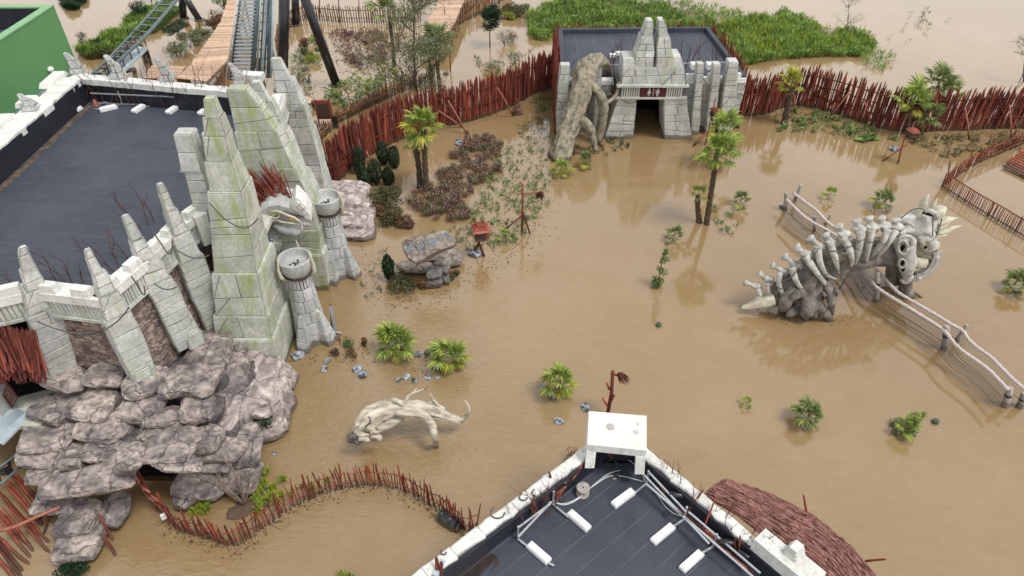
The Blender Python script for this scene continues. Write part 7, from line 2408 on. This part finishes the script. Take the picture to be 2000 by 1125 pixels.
weeds([(290, 55), (330, 25), (355, 20), (330, 45), (300, 68)], 700, 6, 'weed_bank', 'leaf_green')
weeds([(115, 0), (170, -12), (168, 8), (150, 22), (128, 20)], 700, 7, 'weed_bank', 'leaf_dark')
weeds([(315, 58), (350, 38), (370, 50), (330, 72)], 160, 8, 'weed_bank', 'leaf_dark', h=(.05, .12))
weeds([(250, 118), (195, 115), (160, 120), (180, 100)], 160, 9, 'weed_bank', 'leaf_olive')
weeds([(1720, 60), (1800, 20), (1860, 40), (1760, 90)], 14, 10, 'weed_bank', 'leaf_grey')

weeds([(1040, 70), (1070, 12), (1230, 0), (1390, 48), (1090, 62)], 500, 11, 'weed_stalks', 'leaf_green', h=(.9, 1.5), nb=4)
weeds([(1400, 62), (1500, 40), (1600, 58), (1705, 95), (1600, 112), (1425, 120)], 600, 12, 'weed_stalks', 'leaf_lime', h=(.8, 1.4), nb=4)
# floating litter: leaves, straws and scum caught along the fences and beds
def litter(pts, n, spread, seed, name='floating_litter', key='dark_wood', s=(.02, .07)):
    rr = random.Random(seed)
    mb = MB()
    for _ in range(n):
        i = rr.randrange(len(pts) - 1)
        p = lerp(pts[i], pts[i + 1], rr.random()) + V((rr.gauss(0, spread), rr.gauss(0, spread), 0))
        a = rr.uniform(0, 6.28)
        l_ = rr.uniform(*s)
        x = V((math.cos(a), math.sin(a), 0)) * l_
        y = V((-math.sin(a), math.cos(a), 0)) * l_ * rr.uniform(.12, .5)
        z = V((0, 0, rr.uniform(.004, .02)))
        mb.add([p - x + z, p - y + z, p + x + z, p + y + z], [(0, 1, 2, 3)])
    setting(mb, name, M[key], 'stuff')
gp = lambda l: [P(u, v, 0) for u, v in l]
litter([p - V((0, .25, 0)) for p in pL], 900, .22, 1)
litter([p - V((0, .3, 0)) for p in pR], 900, .25, 2)
litter([p - V((0, .1, 0)) for p in pE], 700, .18, 3)
litter(gp([(560, 720), (640, 700), (720, 690), (800, 700), (880, 740)]), 260, .45, 4)
litter(gp([(700, 500), (760, 590), (850, 585), (960, 520), (1040, 470)]), 500, .4, 5)
litter(gp([(950, 320), (1000, 300), (1060, 360), (1020, 450), (930, 470)]), 900, .9, 6)
litter(gp([(600, 100), (700, 120), (760, 150), (650, 210)]), 900, 1.4, 7, s=(.04, .14))
litter(gp([(1460, 600), (1540, 625), (1630, 630), (1700, 560)]), 160, .3, 8)
litter(gp([(1000, 650), (1100, 560), (1200, 450), (1230, 300)]), 260, 1.2, 9, key='petal', s=(.012, .035))
litter(gp([(540, 900), (700, 930), (880, 900), (1000, 820)]), 260, .8, 10, key='petal', s=(.01, .03))
# trees beyond the palisade
def tree(label, u, v, top_v, lean, crown_r, nleaf, key, ls, name='tree', spread=1.0, r=.12, nb=9, cl=.6, start=.35, group=None, cat='tree'):
    b0 = P(u, v, 0)
    tp = PY(u + lean, top_v, b0.y)
    h = tp.z
    t = thing(name, label, cat, b0, group)
    rr = random.Random(int(u * 7))
    mid_p = lerp(b0, tp, .5) + V((rr.uniform(-.2, .2), 0, 0))
    pts = smooth_line([b0 - V((0, 0, .1)), mid_p, tp], 8)
    part(MB().tube(pts, [r * (1 - .8 * i / (len(pts) - 1)) for i in range(len(pts))], 9, wob=.2), 'trunk', M['bark'], t, True)
    lm = MB()
    lb = MB()
    for k in range(nb):
        q = rr.uniform(start, .95)
        p0 = pts[int(q * (len(pts) - 1))]
        a = k * 2.4 + rr.uniform(-.4, .4)
        L_ = crown_r * (1.15 - .6 * q) * rr.uniform(.7, 1.15)
        d = V((math.cos(a), math.sin(a), rr.uniform(.25, .7) * spread)).normalized()
        pp = [p0]
        for i in range(4):
            d = (d + V((rr.uniform(-.2, .2), rr.uniform(-.2, .2), rr.uniform(-.05, .15)))).normalized()
            pp.append(pp[-1] + d * L_ / 4)
            for s_ in range(3):
                dd = (d + V((rr.uniform(-1, 1), rr.uniform(-1, 1), rr.uniform(-.3, .8)))).normalized()
                tw = [pp[-1], pp[-1] + dd * L_ * .18, pp[-1] + dd * L_ * .34 + V((0, 0, -.05))]
                lb.tube(tw, [r * .14, r * .09, r * .04], 4, False)
                for _ in range(int(nleaf / (nb * 12))):
                    f = rr.uniform(.2, 1.15)
                    c = lerp(tw[0], tw[2], f) + V((rr.gauss(0, 1), rr.gauss(0, 1), rr.gauss(0, .8))) * cl * .28
                    n_ = V((rr.gauss(0, 1), rr.gauss(0, 1), rr.gauss(0, 1) + .5)).normalized()
                    x = n_.orthogonal().normalized(); x = Quaternion(n_, rr.uniform(0, 6)) @ x
                    y = n_.cross(x)
                    l_ = ls * rr.uniform(.6, 1.3)
                    lm.add([c - x * l_, c + y * l_ * .4, c + x * l_, c - y * l_ * .4], [(0, 1, 2, 3)])
        lb.tube(pp, [r * .3, r * .22, r * .16, r * .1, r * .05], 5, False)
    part(lb, 'limbs', M['bark'], t, True, kind='stuff')
    part(lm, 'crown', M[key], t)
    return t
tree('airy grey-green tree with a slim straight trunk behind the red palisade', 820, 238, -18, -10, 3.2, 12500, 'leaf_grey', .06, nb=30, r=.12, start=.28, cl=1.0, spread=1.2)
tree('thick round-crowned dark green tree on a thin stem in the flooded field', 957, 92, 22, 2, .95, 3400, 'leaf_dark', .08, nb=14, r=.06, start=.5, cl=.55)
tree('slender light green sapling in the flooded field behind the weeds', 1652, 74, -8, 6, 1.2, 800, 'leaf_green', .05, nb=14, r=.035, start=.3, cl=.5)
tree('sapling cut by the right edge beyond the palisade', 2000, 160, 80, 10, 1.3, 500, 'leaf_grey', .06, nb=12, r=.05, start=.5, cl=.4)
tree('small dark round tree between the coaster track and the pond', 268, 42, 8, 0, .8, 1500, 'leaf_dark', .06, nb=10, r=.05, start=.3, cl=.5)
tree('dark shrubby tree at the top edge right of the small round one', 295, 5, -25, 0, .9, 1200, 'leaf_dark', .06, nb=10, r=.05, start=.3, cl=.5)
for (u, v, tv, lb) in ((163, 98, 62, 'narrow dark columnar tree nearest the green building'), (192, 106, 76, 'shorter narrow dark columnar tree right of the first')):
    tree(lb, u, v, tv, -4, .4, 900, 'leaf_dark', .05, 'columnar_tree', nb=14, r=.04, start=.1, cl=.3)
for (u, v, rx, h, key, lb) in ((352, 108, 1.0, 1.3, 'leaf_grey', 'grey-green shrub nearest the near corner of the boardwalk'), (372, 92, 1.0, 1.3, 'leaf_grey', 'grey-green shrub in the middle of the row beside the boardwalk'), (395, 78, 1.0, 1.2, 'leaf_grey', 'grey-green shrub at the far end of the row beside the boardwalk'), (418, 60, .9, 1.2, 'leaf_rust', 'dry brown shrub by the upper boardwalk'), (430, 48, .8, 1.4, 'leaf_rust', 'dry reedy shrub near the stairs at the top'), (438, 20, 1.0, 1.6, 'leaf_green', 'green shrub at the top edge left of the stairs')):
    bush(u, v, rx, h, key, lb, 1300, .06)
bush(1000, 30, 1.3, 1.1, 'leaf_olive', 'wide olive shrub left of the weed bank', 1500, .08)
bush(1022, 25, 1.0, 1.0, 'leaf_grey', 'grey-green shrub touching the weed bank', 1000, .08)
bush(992, 38, .6, .8, 'leaf_lime', 'lime-tinted shrub before the wide olive shrub', 600, .07)
bush(985, 88, .8, 1.6, 'leaf_grey', 'upright reedy shrub right of the round-crowned tree', 700, .07, asp=.2)
bush(1002, 82, .6, 1.0, 'leaf_rust', 'reddish reedy shrub beside the grey one', 500, .06, asp=.2)
for (u, v, rx, h, key, lb) in ((618, 85, .55, .8, 'leaf_lime', 'upper lime yellow bush beside the leaning steel column'), (600, 110, .5, .75, 'leaf_olive', 'olive bush between the two lime yellow ones'), (612, 122, .6, .85, 'leaf_lime', 'lower lime yellow bush beside the leaning steel column'), (594, 92, .5, .9, 'leaf_rust', 'dark reddish bush left of the lime yellow ones'), (627, 105, .4, .6, 'leaf_green', 'green bush right behind the leaning steel column'), (612, 212, .45, .7, 'leaf_purple', 'dark dry bush left of the small notice board')):
    bush(u, v, rx, h, key, lb, 900, .05)
sprouts([(575, 100), (600, 95), (610, 180), (590, 185), (570, 140)], 60, 'leaf_grey', '', 21, (.6, 1.4))
sprouts([(640, 60), (745, 62), (755, 120), (700, 135), (660, 110)], 230, 'leaf_purple', '', 22, (.5, 1.2))
sprouts([(700, 60), (790, 62), (780, 110), (720, 120)], 120, 'leaf_rust', '', 23, (.5, 1.2))
sprouts([(640, 165), (760, 145), (740, 190), (660, 215), (630, 190)], 70, 'leaf_green', '', 24, (.6, 1.6))
sprouts([(660, 160), (740, 120), (790, 150), (700, 200)], 40, 'leaf_lime', '', 25, (.6, 1.3))
sprouts([(930, 120), (1040, 100), (1010, 125), (960, 150)], 40, 'leaf_grey', '', 26, (.6, 1.4))
palm('ragged palm behind the airy tree, left of its trunk', (770, 130), [(770, 130, 760, 30, .1, 1.5, 22, 'palm_dark', .5)], 'palms among the trees beyond the palisade', r=.12)
palm('leafy palm behind the airy tree, right of its trunk', (860, 175), [(860, 175, 852, 90, .1, 1.6, 30, 'palm_dark', .3), (845, 172, 838, 118, .1, 1.2, 20, 'palm_dark', .2)], 'palms among the trees beyond the palisade', r=.12)
# ------------------------------------------------------------------ background structures
GR = thing('green_building', 'big plain building clad in green with a dark sunken roof at the upper left', 'building', (-34, 24, 0))
gz = 8.0
gx = -23.9
yb_ = 37.7
part(MB().prism([(gx - 24, 8), (gx, 8), (gx, yb_), (gx - 24, yb_)], 0, gz - 1.2), 'wall', M['green_paint'], GR)
for (a, b_, c, d) in ((gx - .35, gx, 8, yb_), (gx - 24, gx - .35, yb_ - .35, yb_)):
    part(MB().prism([(a, c), (b_, c), (b_, d), (a, d)], gz - 1.2, gz), 'parapet', M['green_paint'], GR)
part(MB().prism([(gx - .42, 8), (gx + .03, 8), (gx + .03, yb_ + .03), (gx - .42, yb_ + .03)], gz, gz + .06), 'trim', M['green_edge'], GR)
part(MB().prism([(gx - 24, yb_ - .42), (gx - .44, yb_ - .42), (gx - .44, yb_ + .03), (gx - 24, yb_ + .03)], gz, gz + .06), 'trim', M['green_edge'], GR)
part(MB().prism([(gx - 24, 8), (gx - .36, 8), (gx - .36, yb_ - .36), (gx - 24, yb_ - .36)], gz - 1.19, gz - 1.1), 'roof', M['membrane'], GR)
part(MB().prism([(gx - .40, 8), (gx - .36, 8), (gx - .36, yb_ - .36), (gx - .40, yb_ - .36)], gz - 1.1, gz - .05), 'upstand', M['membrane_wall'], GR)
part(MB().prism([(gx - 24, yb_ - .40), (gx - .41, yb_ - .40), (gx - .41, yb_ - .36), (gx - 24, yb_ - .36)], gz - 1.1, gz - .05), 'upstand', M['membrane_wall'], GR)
p = PY(135, 80, 34.8)
part(MB().ell(V((gx + .1, 35.2, 5.6)), (.14, .2, .14), nu=10, nv=8), 'wall_lamp', M['white'], GR, True)
# metal roofed link between the green building and the temple
LK = thing('link_roof', 'narrow grey metal roof strip between the green building and the temple coping', 'roof strip', (-22.5, 24, 0))
x_a, x_b = gx + .02, BL.x - 1.0
part(MB().prism([(x_a, 10), (x_b, 10), (x_b, 34.5), (x_a, 34.5)], 4.6, 5.0), 'roof_deck', simple('blue_grey_metal', (.20, .235, .26), (.17, .20, .225), 2, .5, .4, bs=0, world=True), LK)
for k in range(34):
    y = 16 + k * .55
    part(MB().beam(V((x_a, y, 5.02)), V((x_b, y, 5.02)), .03, .05), 'sheet_joint', M['galv'], LK)

# coaster track climbing past the green building
CT_ = thing('coaster_track', 'dark green coaster track with two rails and cross ties rising to the top edge', 'track', P(270, 90, 0))
def lane(pts, z):
    return [P(u, v, z_) for (u, v), z_ in zip(pts, z)]
r1_ = smooth_line(lane([(165, 158), (215, 112), (262, 62), (318, 0), (345, -30)], [3.2, 3.4, 3.7, 4.2, 4.5]), 5)
r2_ = smooth_line(lane([(192, 158), (240, 112), (290, 64), (345, 0), (372, -30)], [3.2, 3.4, 3.7, 4.2, 4.5]), 5)
part(MB().tube(r1_, .085, 8), 'rail', M['steel_green'], CT_, True)
part(MB().tube(r2_, .11, 8), 'rail', M['steel_green'], CT_, True)
for i in range(1, len(r1_) - 1):
    part(MB().beam(r1_[i], r2_[i], .12, .12), 'cross_tie', M['steel_green'], CT_)
    if i < 8:
        part(MB().beam(lerp(r1_[i], r2_[i], .5) - V((0, 0, .2)), lerp(r1_[i + 1], r2_[i + 1], .5) - V((0, 0, .2)), .4, .1), 'spine', M['steel_black'], CT_)
pf = [P(222, 150, 3.0), P(276, 100, 3.0), P(285, 84, 3.0), P(262, 84, 3.0), P(212, 130, 3.0)]
mb = MB().prism([(p.x, p.y) for p in (P(188, 175, 2.9), P(225, 152, 2.9), P(286, 92, 2.9), P(258, 86, 2.9), P(180, 160, 2.9))], 2.7, 2.85)
part(mb, 'service_platform', M['tread'], CT_)
for (u, v) in ((286, 92), (258, 86), (272, 104), (258, 116), (244, 130), (230, 145), (218, 155)):
    a = P(u, v, 2.85)
    part(MB().beam(a, a + V((0, 0, 1.0)), .05, .05), 'guard_post', M['steel_black'], CT_)
for z_ in (.5, 1.0):
    for (a, b_) in (((286, 92), (218, 158)), ((286, 92), (258, 86))):
        part(MB().beam(P(*a, 2.85) + V((0, 0, z_)), P(*b_, 2.85) + V((0, 0, z_)), .05, .05), 'guard_rail', M['steel_black'], CT_)
for (u, v, u2, v2, r_) in ((285, 118, 274, 92, .2), (296, 128, 286, 98, .12), (262, 135, 240, 140, .15)):
    a = P(u, v, 0)
    b_ = P(u2, v2, 2.7)
    part(MB().tube([a, b_], r_, 12), 'column', M['steel_black'], CT_, True)
# black raking columns
def column(name, label, u, v, tu, tv, r, plate=True, dy=0.0):
    a = P(u, v, 0)
    b_ = PY(tu, tv, a.y + dy)
    t = thing(name, label, 'steel column', a, None)
    part(MB().tube([a - V((0, 0, .1)), b_], r, 20), 'shaft', M['steel_black'], t, True)
    if plate:
        part(MB().lathe(a, [(0, .06), (r * 1.7, .06), (r * 1.7, -.02)], 20), 'base_plate', M['steel_black'], t)
        for k in range(10):
            an = k * .628
            part(MB().lathe(a + V((math.cos(an) * r * 1.4, math.sin(an) * r * 1.4, .05)), [(.045, 0), (.045, .07), (0, .07)], 6), 'bolt', M['galv'], t)
    return t
column('steel_column', 'thick black column leaning up left with its foot plate in the flooded garden', 658, 166, 582, -40, .3, dy=-1.0)
column('steel_column', 'thick black upright column just right of the lift track', 551, 175, 556, -40, .34)
column('steel_column', 'shorter black column foot behind the upright one at the top edge', 577, 49, 576, -30, .3)
column('steel_column', 'upright black column of the raking pair left of the boardwalk', 358, 36, 354, -30, .28)
column('steel_column', 'raking black column of the pair left of the boardwalk', 390, 39, 358, -12, .26)

# stairs and lift track at the top
SF = thing('steel_stairs', 'steep pale steel stairway with many treads beside the lift track at the top', 'stairs', P(487, 150, 3))
for k in range(24):
    t_ = k / 23
    v = lerp(152, -14, t_)
    z_ = lerp(3.4, 8.0, t_)
    ul, ur = lerp(452, 472, t_), lerp(489, 500, t_)
    a, b_ = P(ul, v, z_), P(ur, v, z_)
    part(MB().beam(a, b_, .24, .05), 'tread', M['tread'], SF)
for (u0, u1, m_, r_, dz) in ((451, 471, 'steel_black', .08, -.1), (490, 501, 'steel_black', .10, -.1), (441, 466, 'cable_white', .045, .9), (446, 469, 'galv', .03, .5)):
    part(MB().tube([P(u0, 156, 3.3 + dz), P((u0 + u1) / 2, 70, 5.65 + dz), P(u1, -16, 8.0 + dz)], r_, 8), 'stringer' if dz < 0 else 'handrail', M[m_], SF, True)
for k in range(9):
    t_ = k / 8
    v = lerp(150, -10, t_); z_ = lerp(3.4, 8, t_)
    a = P(lerp(451, 471, t_), v, z_)
    part(MB().beam(a, P(lerp(442, 466, t_), v, z_ + .9), .04, .04), 'baluster', M['steel_black'], SF)
LT = thing('lift_track', 'steep coaster lift track of blue-grey steel rails and chain beside the stairs', 'track', P(515, 140, 3))
for (u0, u1, r_, m_) in ((494, 505, .1, 'steel_green'), (501, 510, .06, 'galv'), (507, 516, .05, 'steel_green'), (516, 524, .05, 'steel_green'), (523, 529, .1, 'steel_green'), (529, 534, .07, 'tread')):
    part(MB().tube([P(u0, 152, 3.6), P((u0 + u1) / 2, 70, 5.8), P(u1, -16, 8.3)], r_, 8), 'rail', M[m_], LT, True)
for k in range(44):
    t_ = k / 43
    v = lerp(150, -10, t_); z_ = lerp(3.5, 8.2, t_)
    a, b_ = P(lerp(509, 518, t_), v, z_), P(lerp(515, 523, t_), v, z_)
    part(MB().beam(a, b_, .12, .05), 'chain_step', M['tread'], LT)
for k in range(10):
    t_ = k / 9
    v = lerp(150, -10, t_); z_ = lerp(3.4, 8.1, t_)
    part(MB().beam(P(lerp(494, 505, t_), v, z_), P(lerp(523, 529, t_), v, z_), .08, .06), 'cross_tie', M['steel_black'], LT)
for (u, v, z_) in ((520, 60, 5.8), (500, 110, 4.6)):
    a = P(u, v, z_); part(MB().tube([V((a.x, a.y, 0)), a - V((0, 0, .2))], .15, 10), 'column', M['steel_black'], LT, True)

# boardwalks of single planks
def deck(name, label, quadL, quadR, z, n, th=.06):
    c = P(*quadL[0], z)
    t = thing(name, label, 'boardwalk', V((c.x, c.y, 0)))
    L_ = [P(u, v, z) for u, v in quadL]; R_ = [P(u, v, z) for u, v in quadR]
    def pos(ps, s_):
        s_ = min(.9999, max(0, s_)) * (len(ps) - 1)
        i = int(s_)
        return lerp(ps[i], ps[i + 1], s_ - i)
    for k in range(n):
        a, b_ = pos(L_, k / n), pos(R_, k / n)
        c_, d_ = pos(L_, (k + .86) / n), pos(R_, (k + .86) / n)
        e = rnd.uniform(-.05, .05)
        dr_ = (b_ - a).normalized() * e
        dz = V((0, 0, rnd.uniform(0, .015)))
        q = [a + dr_, b_ + dr_, d_ + dr_, c_ + dr_]
        part(MB().add([p_ + dz for p_ in q] + [p_ - V((0, 0, th)) for p_ in q], [(0, 1, 2, 3), (7, 6, 5, 4), (0, 4, 5, 1), (1, 5, 6, 2), (2, 6, 7, 3), (3, 7, 4, 0)]), 'plank', M['plank'], t)
    for ps in (L_, R_):
        part(MB().tube([p_ - V((0, 0, .14)) for p_ in ps], .07, 6), 'bearer', M['brown_wood'], t)
        for k in range(7):
            a = pos(ps, k / 6 * .98)
            part(MB().tube([V((a.x, a.y, -.1)), a - V((0, 0, .1))], .06, 6), 'post', M['brown_wood'], t)
    return t
deck('boardwalk', 'long plank boardwalk running up to the lift stairs', [(345, 152), (372, 126), (405, 80), (432, 40), (444, 0)], [(404, 158), (443, 118), (458, 80), (470, 40), (478, 0)], 1.5, 74)
deck('boardwalk', 'low plank landing joining the near end of the long boardwalk', [(295, 128), (282, 152)], [(362, 130), (348, 152)], 1.5, 15)
deck('boardwalk', 'pale plank ramp crossing the flooded garden behind the airy tree', [(818, 68), (835, 40), (850, 15), (858, -12)], [(872, 72), (890, 40), (900, 15), (912, -12)], 1.3, 60)
# wooden fences beyond
BR_ = ('brown_wood', 'brown_wood', 'brown_wood')
GFB = 'brown pole fences beyond the red palisade'
palisade('pole_fence', 'brown pole fence along the back of the flooded garden', 'fence', [(545, 118), (548, 80), (568, 52), (596, 38), (680, 44), (755, 44), (822, 42)], 1.35, .2, BR_, .05, .12, .02, (.4, 1.0), sm=False, rail_m='brown_wood')
palisade('pole_fence', 'brown pole fence on the far side of the narrow path', 'fence', [(652, 246), (686, 228), (722, 206), (762, 184), (812, 160)], .85, .13, BR_, .042, .15, .04, (.5,), sm=False, rail_m='brown_wood', post=(1.7, 1.4, .05, 'brown_wood'))
palisade('pole_fence', 'brown pole fence on the near side of the narrow path', 'fence', [(622, 276), (640, 262), (662, 240), (715, 213), (762, 190), (820, 165), (850, 150)], .7, .13, BR_, .042, .15, .04, (.4,), sm=False, rail_m='brown_wood')
palisade('pole_fence', 'short brown pole fence under the small notice board', 'fence', [(605, 256), (645, 254)], .7, .13, BR_, .042, .15, .04, (.4,), sm=False, rail_m='brown_wood')
palisade('pole_fence', 'brown pole fence along the upper side of the far ramp', 'fence', [(895, 42), (925, 14), (955, -10)], 1.1, .17, BR_, .05, .1, .03, (.5,), sm=False, rail_m='brown_wood', zb=0)
palisade('pole_fence', 'brown pole fence beside the round-crowned tree at the top', 'fence', [(885, 52), (930, 32), (975, 6), (1000, -12)], 1.3, .17, BR_, .05, .1, .03, (.5,), sm=False, rail_m='brown_wood')
# tall garden poles behind
GPL = 'tall thin poles standing in the flooded garden'
for (u, v, tv) in ((625, 40, -20), (663, 44, -10), (702, 40, -10), (727, 44, -16), (870, 60, 10), (906, 45, 5), (880, 140, 95), (748, 40, -20)):
    a = P(u, v, 0)
    stake(a, PY(u - 2, tv, a.y), .05, 'tall thin wooden pole standing behind the brown pole fences', GPL, 'brown_wood', 'pole')
# notice board
NB = thing('notice_board', 'small red-framed notice board on posts by the brown fences', 'notice board', P(634, 252, 0))
c = PY(632, 214, P(634, 250, 0).y)
part(MB().box(c, (.95, .12, 1.2)), 'frame', M['red'], NB)
part(MB().box(c + V((0, -.08, -.03)), (.68, .05, .85)), 'panel', M['dark_wood'], NB)
for dx in (-.42, .42):
    pole(NB, [V((c.x + dx, c.y, 0)), V((c.x + dx * 1.05, c.y, c.z + .75))], .05, 'red', 'post')
part(MB().box(PY(655, 238, P(655, 250, 0).y), (.3, .2, .8)), 'litter_bin', M['plastic_black'], NB)
solo(MB().box(PY(597, 195, P(600, 235, 0).y), (.7, .5, .06), Euler((.3, .2, 0)).to_matrix()), 'shelter_roof', M['plank'], 'small plank shelter roof peeping from behind the last fin buttress', 'shelter')
# thin steel fence posts
for i, (u, v, tv) in enumerate(((345, 108, 84), (391, 58, 40), (416, 42, 18), (311, 128, 112), (1311, 28, 0), (1298, 15, -5), (1332, 42, 22))):
    a = P(u, v, 0)
    b_ = PY(u - 4, tv, a.y)
    solo(MB().tube([a, b_], .035, 6), 'fence_post', M['steel_green' if i > 3 else 'steel_black'], ('thin black post beside the nearest grey-green shrub', 'thin black post at the foot of the raking column', 'thin black post farthest along the boardwalk shrubs', 'thin black post behind the plank landing', 'green post among the weeds behind the gate building', 'green post farthest back among the weeds', 'short green post at the weed bank edge')[i], 'post')
solo(MB().tube([P(1990, 162, 0), PY(2010, 118, P(1990, 162, 0).y)], .03, 6), 'leaning_post', M['cable'], 'thin leaning grey post beyond the palisade at the right edge', 'post')
